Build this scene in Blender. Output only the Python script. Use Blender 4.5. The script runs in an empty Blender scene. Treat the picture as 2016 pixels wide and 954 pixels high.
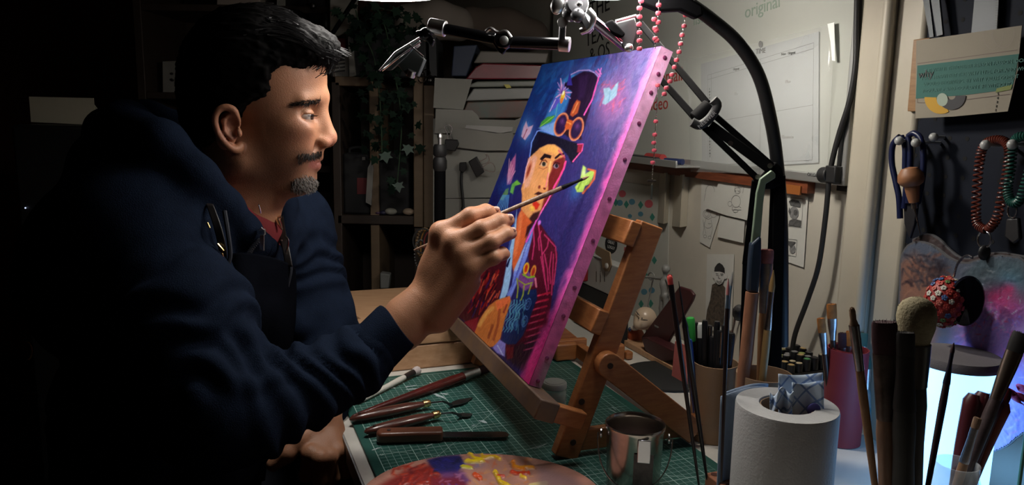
import bpy, bmesh, math, random
import numpy as np
from mathutils import Vector, Matrix
PI = math.pi
rng = np.random.default_rng(7); random.seed(7)
SC = bpy.context.scene; COL = SC.collection

# ------------------------------------------------------------------ camera
DESK = 0.75
CAMZ = DESK + 0.4706; PITCH = 0.16486; ROLL = 0.01827; FOC = 1500.0
def _axes():
    cp, sp = math.cos(PITCH), math.sin(PITCH); cr, sr = math.cos(ROLL), math.sin(ROLL)
    fw = np.array([0, cp, -sp]); up = np.array([0, sp, cp]); rt = np.array([1., 0, 0])
    return rt*cr + up*sr, -rt*sr + up*cr, fw
RT, UP, FW = _axes(); CAM = np.array([0, 0, CAMZ])
cd = bpy.data.cameras.new('camera'); cam = bpy.data.objects.new('camera', cd); COL.objects.link(cam)
cd.sensor_width = 36; cd.lens = 36*FOC/2016; cd.clip_start = 0.02; cd.clip_end = 50
M = Matrix([[RT[i], UP[i], -FW[i], CAM[i]] for i in range(3)] + [[0, 0, 0, 1]])
cam.matrix_world = M; SC.camera = cam
# ------------------------------------------------------------------ world + exposure
w = bpy.data.worlds.new('world'); SC.world = w; w.use_nodes = True
w.node_tree.nodes['Background'].inputs[0].default_value = (0.8, 0.62, 0.5, 1)
w.node_tree.nodes['Background'].inputs[1].default_value = 0.004
SC.view_settings.view_transform = 'Standard'; SC.view_settings.look = 'None'
SC.view_settings.exposure = 0.0; SC.view_settings.gamma = 1.0; SC.view_settings.use_curve_mapping = False

# ------------------------------------------------------------------ pixel -> point on a real plane
def ray(x, y):
    d = RT*((x-1008)/FOC) + UP*(-(y-477)/FOC) + FW
    return d
def P(x, y, Y):            # point of the scene at world depth Y
    d = ray(x, y); return CAM + d*(Y/d[1])
def D(x, y, z=0.0):        # point on a horizontal plane z above the desk top
    d = ray(x, y); return CAM + d*((DESK+z-CAMZ)/d[2])
YAW = 0.37338
VV = np.array([-math.sin(YAW), math.cos(YAW), 0]); NN = np.array([math.cos(YAW), math.sin(YAW), 0]); ZZ = np.array([0, 0, 1.])
WALLC = 0.93
def Wl(x, y, c=WALLC):     # point on a plane parallel to the whiteboard wall
    d = ray(x, y); t = (c - CAM@NN)/(d@NN); return CAM + d*t
def hit(x, y, o, n):
    d = ray(x, y); return CAM + d*(((np.array(o)-CAM)@n)/(d@n))
def px(p):
    c = np.asarray(p) - CAM
    return np.stack([1008+FOC*(c@RT)/(c@FW), 477-FOC*(c@UP)/(c@FW)], -1)

# ------------------------------------------------------------------ materials
MATS = {}
def mat(name, col, rough=0.6, metal=0.0, var=0.0, vscale=20.0, bump=0.0, bscale=80.0, emit=None, estr=0.0,
        alpha=None, trans=0.0, col2=None, attr=False, stretch=None, coat=0.0, sss=0.0, spec=None, sheen=0.0):
    if name in MATS: return MATS[name]
    m = bpy.data.materials.new(name); m.use_nodes = True; nt = m.node_tree; b = nt.nodes['Principled BSDF']
    b.inputs['Base Color'].default_value = (*col, 1); b.inputs['Roughness'].default_value = rough
    b.inputs['Metallic'].default_value = metal
    if spec is not None: b.inputs['Specular IOR Level'].default_value = spec
    if coat: b.inputs['Coat Weight'].default_value = coat; b.inputs['Coat Roughness'].default_value = .15
    if sheen: b.inputs['Sheen Weight'].default_value = sheen; b.inputs['Sheen Roughness'].default_value = .5
    if sss:
        b.inputs['Subsurface Weight'].default_value = sss; b.inputs['Subsurface Radius'].default_value = (1, .3, .15)
        b.inputs['Subsurface Scale'].default_value = .006
    if trans: b.inputs['Transmission Weight'].default_value = trans
    if alpha is not None: b.inputs['Alpha'].default_value = alpha
    if emit: b.inputs['Emission Color'].default_value = (*emit, 1); b.inputs['Emission Strength'].default_value = estr
    tc = nt.nodes.new('ShaderNodeTexCoord'); mp = nt.nodes.new('ShaderNodeMapping')
    nt.links.new(tc.outputs['Object'], mp.inputs[0])
    if stretch: mp.inputs['Scale'].default_value = stretch
    src = None
    if attr:
        a = nt.nodes.new('ShaderNodeAttribute'); a.attribute_name = 'col'; src = a.outputs['Color']
    if var or col2:
        n = nt.nodes.new('ShaderNodeTexNoise'); n.inputs['Scale'].default_value = vscale; n.inputs['Detail'].default_value = 6
        n.inputs['Roughness'].default_value = .65
        nt.links.new(mp.outputs[0], n.inputs['Vector'])
        mr = nt.nodes.new('ShaderNodeMapRange'); mr.inputs[1].default_value = .35; mr.inputs[2].default_value = .65
        nt.links.new(n.outputs[0], mr.inputs[0])
        mx = nt.nodes.new('ShaderNodeMix'); mx.data_type = 'RGBA'
        nt.links.new(mr.outputs[0], mx.inputs[0])
        c2 = col2 or tuple(c*(1-var) for c in col)
        if attr:
            mx.blend_type = 'MULTIPLY'; nt.links.new(src, mx.inputs[6]); mx.inputs[7].default_value = (1-var, 1-var, 1-var, 1)
        else:
            mx.inputs[6].default_value = (*col, 1); mx.inputs[7].default_value = (*c2, 1)
        src = mx.outputs[2]
    if src: nt.links.new(src, b.inputs['Base Color'])
    if bump:
        n2 = nt.nodes.new('ShaderNodeTexNoise'); n2.inputs['Scale'].default_value = bscale; n2.inputs['Detail'].default_value = 4
        nt.links.new(mp.outputs[0], n2.inputs['Vector'])
        bp = nt.nodes.new('ShaderNodeBump'); bp.inputs['Strength'].default_value = bump; bp.inputs['Distance'].default_value = .002
        nt.links.new(n2.outputs[0], bp.inputs['Height']); nt.links.new(bp.outputs[0], b.inputs['Normal'])
    MATS[name] = m; return m

# ------------------------------------------------------------------ objects
ABS = {}
def thing(name, label, cat, loc, group=None):
    o = bpy.data.objects.new(name, None); COL.objects.link(o); o.location = Vector(loc); o.empty_display_size = .02
    o['label'] = label; o['category'] = cat
    if group: o['group'] = group
    ABS[o.name] = np.array(loc, float); return o
def tag(o, label, cat, group=None):
    o['label'] = label; o['category'] = cat
    if group: o['group'] = group
    return o
def npmesh(name, V, Fq, material, parent=None, smooth=True, cols=None, label=None, angle=None):
    V = np.asarray(V, float); me = bpy.data.meshes.new(name)
    c = (V.min(0)+V.max(0))/2 if len(V) else np.zeros(3)
    if parent is None: c[2] = V[:, 2].min()
    n = len(V); me.vertices.add(n); me.vertices.foreach_set('co', (V-c).astype(np.float32).ravel())
    if isinstance(Fq, np.ndarray):
        k = Fq.shape[1]; m_ = len(Fq); lens = np.full(m_, k); flat = Fq.ravel()
    else:
        lens = np.array([len(f) for f in Fq]); flat = np.array([i for f in Fq for i in f]); m_ = len(Fq)
    me.loops.add(len(flat)); me.loops.foreach_set('vertex_index', flat.astype(np.int32))
    me.polygons.add(m_); me.polygons.foreach_set('loop_start', np.concatenate([[0], np.cumsum(lens)[:-1]]).astype(np.int32))
    me.polygons.foreach_set('loop_total', lens.astype(np.int32))
    me.update(calc_edges=True); me.validate()
    me.polygons.foreach_set('use_smooth', np.full(len(me.polygons), bool(smooth)))
    if smooth and angle: me.set_sharp_from_angle(angle=angle)
    if cols is not None:
        a = me.color_attributes.new('col', 'FLOAT_COLOR', 'POINT')
        a.data.foreach_set('color', np.concatenate([cols, np.ones((n, 1))], 1).astype(np.float32).ravel())
    if material: me.materials.append(material)
    o = bpy.data.objects.new(name, me); COL.objects.link(o)
    base = np.zeros(3)
    if parent is not None: o.parent = parent; base = ABS[parent.name]
    o.location = Vector(c-base); ABS[o.name] = c
    if label: o['label'] = label
    return o
def unit(v): v = np.asarray(v, float); return v/(np.linalg.norm(v)+1e-12)
def frame(z, x=None):
    z = unit(z)
    if x is None: x = np.array([1., 0, 0]) if abs(z[0]) < .9 else np.array([0, 1., 0])
    y = unit(np.cross(z, x)); x = np.cross(y, z); return x, y, z
class MB:
    def __init__(s): s.v = []; s.f = []
    def add(s, V, F):
        n = len(s.v); s.v += [tuple(map(float, p)) for p in V]; s.f += [tuple(int(i)+n for i in f) for f in F]; return s
    def box(s, c, X, Y, Z):        # centre, full axis vectors
        c, X, Y, Z = (np.asarray(a, float) for a in (c, X, Y, Z))
        if np.cross(X, Y)@Z < 0: X = -X
        V = [c+.5*(a*X+b*Y+d*Z) for a in (-1, 1) for b in (-1, 1) for d in (-1, 1)]
        return s.add(V, [(0, 1, 3, 2), (4, 6, 7, 5), (0, 4, 5, 1), (2, 3, 7, 6), (0, 2, 6, 4), (1, 5, 7, 3)])
    def ab(s, lo, hi):
        lo = np.array(lo, float); hi = np.array(hi, float); d = hi-lo
        return s.box((lo+hi)/2, (d[0], 0, 0), (0, d[1], 0), (0, 0, d[2]))
    def lathe(s, prof, o, z=(0, 0, 1), n=24, x=None, cap=True, sx=1, sy=1):   # profile of (radius, height)
        X, Y, Z = frame(z, x); o = np.asarray(o, float); V = []; F = []
        for r, h in prof:
            for k in range(n):
                a = 2*PI*k/n; V.append(o+X*r*sx*math.cos(a)+Y*r*sy*math.sin(a)+Z*h)
        for i in range(len(prof)-1):
            for k in range(n):
                k2 = (k+1) % n; F.append((i*n+k, i*n+k2, (i+1)*n+k2, (i+1)*n+k))
        if cap:
            if prof[0][0] > 1e-6: F.append(tuple(range(n))[::-1])
            if prof[-1][0] > 1e-6: F.append(tuple((len(prof)-1)*n+k for k in range(n)))
        return s.add(V, F)
    def cyl(s, a, b, r0, r1=None, n=16):
        a = np.asarray(a, float); b = np.asarray(b, float); L = np.linalg.norm(b-a)
        return s.lathe([(r0, 0), (r1 if r1 is not None else r0, L)], a, b-a, n)
    def tube(s, pts, r, n=8, closed=False):
        pts = [np.asarray(p, float) for p in pts]; m = len(pts); rs = r if hasattr(r, '__len__') else [r]*m
        V = []; F = []; X = None
        for i, p in enumerate(pts):
            t = (pts[(i+1) % m]-pts[i-1]) if closed else (pts[min(i+1, m-1)]-pts[max(i-1, 0)])
            t = unit(t)
            if X is None: X, Y, _ = frame(t)
            else:
                X = X-t*(X@t); X = unit(X); Y = np.cross(t, X)
            for k in range(n):
                a = 2*PI*k/n; V.append(p+X*rs[i]*math.cos(a)+Y*rs[i]*math.sin(a))
        for i in range(m if closed else m-1):
            j = (i+1) % m
            for k in range(n):
                k2 = (k+1) % n; F.append((i*n+k, i*n+k2, j*n+k2, j*n+k))
        if not closed: F.append(tuple(range(n))[::-1]); F.append(tuple((m-1)*n+k for k in range(n)))
        return s.add(V, F)
    def prism(s, poly, o, X, Y, T):      # 2D polygon in axes X,Y at o, extruded by vector T
        o, X, Y, T = (np.asarray(a, float) for a in (o, X, Y, T)); n = len(poly)
        ar = sum(poly[i][0]*poly[(i+1) % n][1]-poly[(i+1) % n][0]*poly[i][1] for i in range(n))
        if ar*(np.cross(X, Y)@T) < 0: poly = poly[::-1]
        V = [o+X*a+Y*b for a, b in poly]+[o+X*a+Y*b+T for a, b in poly]
        return s.add(V, [tuple(range(n))[::-1], tuple(range(n, 2*n))]+[(i, (i+1) % n, (i+1) % n+n, i+n) for i in range(n)])
    def poly(s, pts, T):                 # planar world polygon extruded by T
        pts = [np.asarray(p, float) for p in pts]; T = np.asarray(T, float); n = len(pts)
        nr = sum(np.cross(pts[i]-pts[0], pts[(i+1) % n]-pts[0]) for i in range(n))
        if nr@T < 0: pts = pts[::-1]
        V = pts+[p+T for p in pts]
        return s.add(V, [tuple(range(n))[::-1], tuple(range(n, 2*n))]+[(i, (i+1) % n, (i+1) % n+n, i+n) for i in range(n)])
    def ball(s, c, r, n=12, X=None):
        r = np.array(r if hasattr(r, '__len__') else (r, r, r), float); m = n//2; A = np.eye(3) if X is None else np.array(X)
        V = []; F = []
        for i in range(m+1):
            t = PI*i/m
            for k in range(n):
                a = 2*PI*k/n; q = np.array([math.sin(t)*math.cos(a), math.sin(t)*math.sin(a), math.cos(t)])*r
                V.append(np.asarray(c)+q@A)
        for i in range(m):
            for k in range(n):
                k2 = (k+1) % n; F.append((i*n+k, (i+1)*n+k, (i+1)*n+k2, i*n+k2))
        return s.add(V, F)
    def build(s, name, material, parent=None, smooth=True, bevel=0, label=None, angle=.7, seg=2):
        o = npmesh(name, np.array(s.v), s.f, material, parent, smooth, None, label, angle)
        if bevel:
            b = o.modifiers.new('bevel', 'BEVEL'); b.width = bevel; b.segments = seg; b.limit_method = 'ANGLE'
        return o
def struct(o): o['kind'] = 'structure'; return o
def spline(pts, n=8):
    pts = [np.asarray(p, float) for p in pts]; out = []; m = len(pts)
    for i in range(m-1):
        p0 = pts[max(i-1, 0)]; p1 = pts[i]; p2 = pts[i+1]; p3 = pts[min(i+2, m-1)]
        for k in range(n):
            t = k/n; out.append(.5*((2*p1)+(-p0+p2)*t+(2*p0-5*p1+4*p2-p3)*t*t+(-p0+3*p1-3*p2+p3)*t**3))
    out.append(pts[-1]); return out
def text(body, size, o, X, Y, material, parent, name='lettering', depth=.0003, label=None):
    cu = bpy.data.curves.new('t', 'FONT'); cu.body = body; cu.size = size; cu.extrude = depth; cu.align_x = 'CENTER'; cu.align_y = 'CENTER'
    cu.resolution_u = 3
    t = bpy.data.objects.new('t', cu); COL.objects.link(t); bpy.context.view_layer.update()
    me = t.evaluated_get(bpy.context.evaluated_depsgraph_get()).to_mesh()
    V = np.array([v.co[:] for v in me.vertices]); Fc = [tuple(p.vertices) for p in me.polygons]
    bpy.data.objects.remove(t)
    X = unit(X); Y = unit(Y); Z = np.cross(X, Y)
    V = np.asarray(o)+V[:, :1]*X+V[:, 1:2]*Y+V[:, 2:3]*Z
    return npmesh(name, V, Fc, material, parent, False, label=label)

# ------------------------------------------------------------------ implicit surfaces (for organic bodies)
class Field:
    def __init__(s, lo, hi, h):
        s.lo = np.array(lo, float); s.h = h; s.n = np.ceil((np.array(hi)-s.lo)/h).astype(int)+1
        s.D = np.full(s.n, 1.0, np.float32)
    def blk(s, lo, hi):
        a = np.maximum(np.floor((lo-s.lo)/s.h).astype(int), 0); b = np.minimum(np.ceil((hi-s.lo)/s.h).astype(int)+1, s.n)
        if (b <= a).any(): return None, None
        ax = [(s.lo[i]+np.arange(a[i], b[i])*s.h).astype(np.float32) for i in range(3)]
        return (slice(a[0], b[0]), slice(a[1], b[1]), slice(a[2], b[2])), (ax[0][:, None, None], ax[1][None, :, None], ax[2][None, None, :])
    def op(s, sl, d, k, sub=False):
        A = s.D[sl]
        if sub: A = -A
        hh = np.maximum(k-np.abs(A-d), 0)/k; r = np.minimum(A, d)-hh*hh*k*.25
        s.D[sl] = -r if sub else r
    def cone(s, a, b, r1, r2, k=.01, sub=False):
        a = np.asarray(a, float); b = np.asarray(b, float); R = max(r1, r2)+k+3*s.h
        sl, g = s.blk(np.minimum(a, b)-R, np.maximum(a, b)+R)
        if sl is None: return
        ab = b-a; L2 = max(ab@ab, 1e-12)
        p = [g[i]-a[i] for i in range(3)]
        t = np.clip((p[0]*ab[0]+p[1]*ab[1]+p[2]*ab[2])/L2, 0, 1)
        d = np.sqrt((p[0]-t*ab[0])**2+(p[1]-t*ab[1])**2+(p[2]-t*ab[2])**2)-(r1+(r2-r1)*t)
        s.op(sl, d, k, sub)
    def chain(s, pts, rs, k=.01, sub=False):
        for i in range(len(pts)-1):
            r0 = rs[i] if hasattr(rs, '__len__') else rs; r1 = rs[i+1] if hasattr(rs, '__len__') else rs
            s.cone(pts[i], pts[i+1], r0, r1, k, sub)
    def ell(s, c, r, k=.01, sub=False, A=None, clip=None):
        c = np.asarray(c, float); r = np.asarray(r if hasattr(r, '__len__') else (r, r, r), float); R = r.max()+k+3*s.h
        sl, g = s.blk(c-R, c+R)
        if sl is None: return
        p = [g[i]-c[i] for i in range(3)]
        if A is not None: A = np.asarray(A, float); p = [p[0]*A[i][0]+p[1]*A[i][1]+p[2]*A[i][2] for i in range(3)]
        k0 = np.sqrt((p[0]/r[0])**2+(p[1]/r[1])**2+(p[2]/r[2])**2)
        k1 = np.sqrt((p[0]/r[0]**2)**2+(p[1]/r[1]**2)**2+(p[2]/r[2]**2)**2)+1e-9
        d = k0*(k0-1)/k1
        if clip is not None:           # keep only the side n.(p-o) < 0
            n_, o_ = clip; n_ = np.asarray(n_, float); q = (g[0]-o_[0])*n_[0]+(g[1]-o_[1])*n_[1]+(g[2]-o_[2])*n_[2]
            d = np.maximum(d, q)
        s.op(sl, d, k, sub)
    def plane(s, o, n):                # cut away everything on the +n side
        ax = [(s.lo[i]+np.arange(s.n[i])*s.h) for i in range(3)]
        q = (ax[0][:, None, None]-o[0])*n[0]+(ax[1][None, :, None]-o[1])*n[1]+(ax[2][None, None, :]-o[2])*n[2]
        s.D = np.maximum(s.D, q.astype(np.float32))
    def mesh(s):
        Dd = s.D; S = Dd < 0; n = np.array(Dd.shape)-1
        cs = np.zeros(n, np.int8)

        corner = [(i, j, k) for i in (0, 1) for j in (0, 1) for k in (0, 1)]
        for c in corner: cs += S[c[0]:c[0]+n[0], c[1]:c[1]+n[1], c[2]:c[2]+n[2]]
        act = np.argwhere((cs > 0) & (cs < 8)); idx = np.full(n, -1, np.int64); idx[tuple(act.T)] = np.arange(len(act))
        acc = np.zeros((len(act), 3)); cnt = np.zeros(len(act))
        for a in corner:
            for d in range(3):
                if a[d]: continue
                b = list(a); b[d] = 1
                ia = act+np.array(a); ib = act+np.array(b)
                va = Dd[tuple(ia.T)]; vb = Dd[tuple(ib.T)]; m = (va < 0) != (vb < 0)
                t = va[m]/(va[m]-vb[m]); p = np.tile(np.array(a, float), (m.sum(), 1)); p[:, d] = t
                acc[m] += p; cnt[m] += 1
        V = s.lo+(act+acc/cnt[:, None])*s.h; Fs = []
        for d in range(3):
            e = [slice(None)]*3; e2 = [slice(None)]*3; e[d] = slice(0, -1); e2[d] = slice(1, None)
            A = S[tuple(e)]; B = S[tuple(e2)]; ch = np.argwhere(A != B)
            u, v = [(1, 2), (2, 0), (0, 1)][d]
            ok = (ch[:, u] > 0) & (ch[:, v] > 0) & (ch[:, u] < n[u]) & (ch[:, v] < n[v]) & (ch[:, d] < n[d]); ch = ch[ok]
            flip = ~A[tuple(ch.T)]
            q = []
            for du, dv in ((0, 0), (-1, 0), (-1, -1), (0, -1)):
                c = ch.copy(); c[:, u] += du; c[:, v] += dv; q.append(idx[tuple(c.T)])
            q = np.stack(q, 1); q[flip] = q[flip][:, ::-1]; Fs.append(q)
        return V, np.concatenate(Fs)
def vnormals(V, Q):
    a = V[Q[:, 2]]-V[Q[:, 0]]; b = V[Q[:, 3]]-V[Q[:, 1]]; fn = np.cross(a, b); N = np.zeros_like(V)
    for i in range(4): np.add.at(N, Q[:, i], fn)
    return N/(np.linalg.norm(N, axis=1, keepdims=True)+1e-12)
_pt = rng.random((64, 64, 64)).astype(np.float32)
def vnoise(p, s):                      # smooth value noise, p (N,3)
    q = np.asarray(p)*s+100; i = np.floor(q).astype(int); f = q-i; f = f*f*(3-2*f); r = 0
    for a in (0, 1):
        for b in (0, 1):
            for c in (0, 1):
                wgt = (f[:, 0] if a else 1-f[:, 0])*(f[:, 1] if b else 1-f[:, 1])*(f[:, 2] if c else 1-f[:, 2])
                r = r+wgt*_pt[(i[:, 0]+a) % 64, (i[:, 1]+b) % 64, (i[:, 2]+c) % 64]
    return r
def join(parts):
    V = []; Q = []; n = 0
    for v, q in parts: V.append(v); Q.append(q+n); n += len(v)
    return np.concatenate(V), np.concatenate(Q)
def sst(a, b, x): t = np.clip((x-a)/(b-a), 0, 1); return t*t*(3-2*t)
def sheet(name, grid, m, parent, th=.003, label=None):
    G = np.array(grid, float); a, b = G.shape[:2]; V = G.reshape(-1, 3); Fq = [(i*b+j, i*b+j+1, (i+1)*b+j+1, (i+1)*b+j) for i in range(a-1) for j in range(b-1)]
    o = npmesh(name, V, Fq, m, parent, True, label=label)
    if th: s = o.modifiers.new('s', 'SOLIDIFY'); s.thickness = th; s.offset = 0
    return o
def interp_grid(rows, n=7):
    return np.array([spline(r, n) for r in np.array([spline([np.array(r[i]) for r in rows], n) for i in range(len(rows[0]))]).transpose(1, 0, 2)])
chrome = mat('chrome', (.75, .74, .74), rough=.18, metal=1.0)
brass = mat('brass', (.75, .55, .25), rough=.25, metal=1.0)
# ================================================================== lamps of the room (placed first: they set the light)
white_led = mat('led_diffuser', (1, 1, 1), emit=(1.0, .96, .90), estr=27.0)
black_plastic = mat('black_plastic', (.010, .010, .012), rough=.45, bump=.1)
black_metal = mat('black_metal', (.012, .012, .014), rough=.5, metal=.0, bump=.2, bscale=300)
steel = mat('brushed_steel', (.62, .62, .64), rough=.22, metal=1.0)
def lamp_head(c, r, name, label, led=None, drop=.004):
    t = thing(name, label, 'lamp', c+[0, 0, -.02]); MB().lathe([(.02, .035), (r*.7, .03), (r, .015), (r+.004, .002), (r-.004, .002), (r-.006, .004)], c, n=40).build('housing', black_plastic, t)
    MB().lathe([(0, -drop), (r*.5, -drop), (r-.02, -drop*.8), (r-.006, -.002), (r-.006, .002)], c, n=40).build('diffuser', led or white_led, t)
    return t
c1 = P(750, -26, 1.04); c1 = np.array([P(750, 0, 1.13)[0], 1.13, P(750, 4, 1.225)[2]+.002]); lamp1 = lamp_head(c1, .095, 'desk_lamp_head', 'round white lit lamp head above and left of the canvas, cut by the frame')
c2 = P(1192, -18, .96); c2 = np.array([c2[0], .95, P(1190, 8, 1.03)[2]+.017]); lamp2 = lamp_head(c2, .080, 'desk_lamp_head', 'round lit lamp head above the top of the canvas, held by the black arm', mat('led_diffuser_bright', (1, 1, 1), emit=(1.0, .96, .90), estr=22.0), .018)

# ================================================================== the room
def vplane(c, s0, s1, z0, z1, th=.04):      # slab parallel to the whiteboard wall, from plane c away from the camera
    o = NN*(c+th/2)+VV*((s0+s1)/2)+ZZ*((z0+z1)/2); return MB().box(o, NN*th, VV*(s1-s0), ZZ*(z1-z0))
wall_m = mat('wall_paint', (.46, .43, .37), rough=.75, var=.12, vscale=5, bump=.15, bscale=60)
brown_wall = mat('brown_wall', (.13, .05, .03), rough=.9, var=.2, vscale=3)
struct(MB().ab((-3.2, -1.2, -.05), (3.0, 4.2, 0)).build('floor', mat('floor_boards', (.05, .035, .025), rough=.6, var=.3, vscale=6), smooth=False))
struct(MB().ab((-3.2, -1.2, 2.5), (3.0, 4.2, 2.55)).build('ceiling', mat('ceiling_paint', (.10, .09, .08), rough=.9), smooth=False))
SW = VV@np.array([0, 0, 0])
struct(vplane(WALLC, -1.4, 3.9, 0, 2.5).build('wall_right', wall_m, smooth=False))
struct(MB().ab((-3.2, 3.6, 0), (.3, 3.65, 2.5)).build('wall_back', brown_wall, smooth=False))
struct(MB().ab((-3.05, -1.2, 0), (-3.0, 3.62, 2.5)).build('wall_left', brown_wall, smooth=False))
struct(MB().ab((-3.0, -1.2, 0), (1.9, -1.15, 2.5)).build('wall_front', brown_wall, smooth=False))
# cream door frame / pipes standing proud of the wall between whiteboard and pegboard
cream = mat('cream_gloss_paint', (.47, .43, .35), rough=.45, var=.1, vscale=7, bump=.1)
def sw(x, y, c=WALLC): return Wl(x, y, c)@VV
def vtrim(n, x0, x1, y, c0, c1, m):          # vertical strip between the wall and plane c0
    a = sw(x0, y, c0); b = sw(x1, y, c0); mb = MB(); mb.box(NN*((c0+c1)/2)+VV*((a+b)/2)+ZZ*1.25, NN*(c1-c0), VV*abs(b-a), ZZ*2.5)
    return struct(mb.build(n, m, bevel=.006))
vtrim('trim_1', 1653, 1712, 500, WALLC-.030, WALLC+.01, cream)
vtrim('trim_2', 1718, 1774, 500, WALLC-.022, WALLC+.01, cream)
mb = MB(); a = NN*(WALLC-.034)+VV*sw(1708, 500, WALLC-.03); mb.cyl(a, a+ZZ*2.5, .008, n=16); struct(mb.build('trim_3', cream))
# thin dark gap beside the whiteboard
a = sw(1662, 200, WALLC-.01); b = sw(1690, 100, WALLC-.01); zg = Wl(1660, 375, WALLC)[2]
struct(MB().box(NN*(WALLC-.004)+VV*((a+b)/2)+ZZ*(zg+2.5)/2, NN*.012, VV*abs(b-a), ZZ*(2.5-zg)).build('trim_4', mat('dark_gap', (.02, .018, .016), rough=.8)))
# ================================================================== desk
desk_top_m = mat('white_laminate', (.62, .60, .55), rough=.42, var=.10, vscale=9, bump=.05)
edge_m = mat('grey_edge', (.30, .30, .30), rough=.4)
s0 = D(665, 810)@VV; nL = (D(665, 815)@NN+D(712, 954)@NN)/2
dk = thing('desk', 'white laminate desk with grey edge standing against the whiteboard wall', 'desk', NN*(nL+.4)+VV*1.0)
def slab(mb, n0, n1, v0, v1, z0, z1): return mb.box(NN*(n0+n1)/2+VV*(v0+v1)/2+ZZ*(z0+z1)/2, NN*(n1-n0), VV*(v1-v0), ZZ*(z1-z0))
slab(MB(), nL, WALLC-.003, .15, 1.75, DESK-.028, DESK-.0005).build('desktop', desk_top_m, dk, bevel=.001)
slab(MB(), nL-.0025, nL-.0002, .15, 1.75, DESK-.029, DESK-.0012).build('edge_band', edge_m, dk)
for a, b in ((nL+.06, .2), (nL+.06, 1.70), (WALLC-.08, .2), (WALLC-.08, 1.70)):
    slab(MB(), a-.02, a+.02, b-.02, b+.02, 0, DESK-.028).build('leg', black_metal, dk)
# ------------------------------------------------------------------ 2-D painting in a mesh's own surface (flat artwork)
def lin(c): c = np.asarray(c, float)/255.; return np.where(c <= .04045, c/12.92, ((c+.055)/1.055)**2.4)
class Art:
    def __init__(s, XY, base): s.p = np.asarray(XY, float); s.c = np.tile(np.array(base, float), (len(s.p), 1))
    def mix(s, a, col):
        col = np.array(col, float); s.c = s.c*(1-a[:, None])+col*a[:, None]; return s
    def poly(s, pts, col, soft=1.2, al=1.0):
        pts = np.array(pts, float); x, y = s.p[:, 0], s.p[:, 1]
        ix = np.where((x > pts[:, 0].min()-soft*2) & (x < pts[:, 0].max()+soft*2) & (y > pts[:, 1].min()-soft*2) & (y < pts[:, 1].max()+soft*2))[0]
        if not len(ix): return s
        X, Y = x[ix], y[ix]; ins = np.zeros(len(ix), bool); d = np.full(len(ix), 1e9); n = len(pts)
        for i in range(n):
            a, b = pts[i], pts[(i+1) % n]; ab = b-a
            t = np.clip(((X-a[0])*ab[0]+(Y-a[1])*ab[1])/(ab@ab+1e-9), 0, 1); d = np.minimum(d, np.hypot(X-a[0]-t*ab[0], Y-a[1]-t*ab[1]))
            if abs(ab[1]) > 1e-9: ins ^= ((a[1] > Y) != (b[1] > Y)) & (X < ab[0]*(Y-a[1])/ab[1]+a[0])
        sd = np.where(ins, -d, d); m = sst(soft, -soft, sd)*al; s.c[ix] = s.c[ix]*(1-m[:, None])+np.array(col, float)*m[:, None]; return s
    def line(s, pts, w, col, soft=.8, al=1.0, taper=False):
        pts = np.array(pts, float); x, y = s.p[:, 0], s.p[:, 1]; R = w+soft*2
        ix = np.where((x > pts[:, 0].min()-R) & (x < pts[:, 0].max()+R) & (y > pts[:, 1].min()-R) & (y < pts[:, 1].max()+R))[0]
        if not len(ix): return s
        X, Y = x[ix], y[ix]; d = np.full(len(ix), 1e9)
        for i in range(len(pts)-1):
            a, b = pts[i], pts[i+1]; ab = b-a; t = np.clip(((X-a[0])*ab[0]+(Y-a[1])*ab[1])/(ab@ab+1e-9), 0, 1)
            ww = w*(1-.8*(i+t)/(len(pts)-1)) if taper else w; d = np.minimum(d, np.hypot(X-a[0]-t*ab[0], Y-a[1]-t*ab[1])-ww/2)
        m = sst(soft, -soft*.5, d)*al; s.c[ix] = s.c[ix]*(1-m[:, None])+np.array(col, float)*m[:, None]; return s
    def ell(s, cx, cy, rx, ry, col, ang=0, soft=.15, al=1.0, ring=None):
        dx, dy = s.p[:, 0]-cx, s.p[:, 1]-cy; ca, sa = math.cos(ang), math.sin(ang); r = np.hypot((dx*ca+dy*sa)/rx, (-dx*sa+dy*ca)/ry)
        if ring: r = 1+np.abs(r-1)/ring-1+0*r; m = sst(1+soft, 1-soft, np.abs(np.hypot((dx*ca+dy*sa)/rx, (-dx*sa+dy*ca)/ry)-1)/ring)
        else: m = sst(1+soft, 1-soft, r)
        return s.mix(m*al, col)
    def glow(s, cx, cy, rx, ry, col, al=1.0, ang=0):
        dx, dy = s.p[:, 0]-cx, s.p[:, 1]-cy; ca, sa = math.cos(ang), math.sin(ang)
        return s.mix(al*np.exp(-((dx*ca+dy*sa)/rx)**2-((-dx*sa+dy*ca)/ry)**2), col)
    def brush(s, n, xr, yr, L, w, cols, ang, al=.5, jit=.3):
        for i in range(n):
            x0, y0 = rng.uniform(*xr), rng.uniform(*yr); a = ang+rng.normal(0, jit); l = L*rng.uniform(.5, 1.3)
            s.line([(x0, y0), (x0+l*math.cos(a), y0+l*math.sin(a))], w*rng.uniform(.5, 1.3), cols[rng.integers(len(cols))], w*.5, al)
        return s
    def out(s): return lin(np.clip(s.c, 0, 255))
paint_m = mat('oil_paint', (.5, .5, .5), rough=.38, attr=True, bump=.25, bscale=350, spec=.5)
matte_print = mat('matte_print', (.5, .5, .5), rough=.8, attr=True)
def grid(o, X, Y, nx, ny):
    a, b = np.meshgrid(np.linspace(0, 1, nx), np.linspace(0, 1, ny), indexing='ij'); a = a.ravel(); b = b.ravel()
    V = np.asarray(o)+a[:, None]*X+b[:, None]*Y; i = np.arange(nx*ny).reshape(nx, ny)
    return V, np.stack([i[:-1, :-1], i[1:, :-1], i[1:, 1:], i[:-1, 1:]], -1).reshape(-1, 4), a, b
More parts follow.
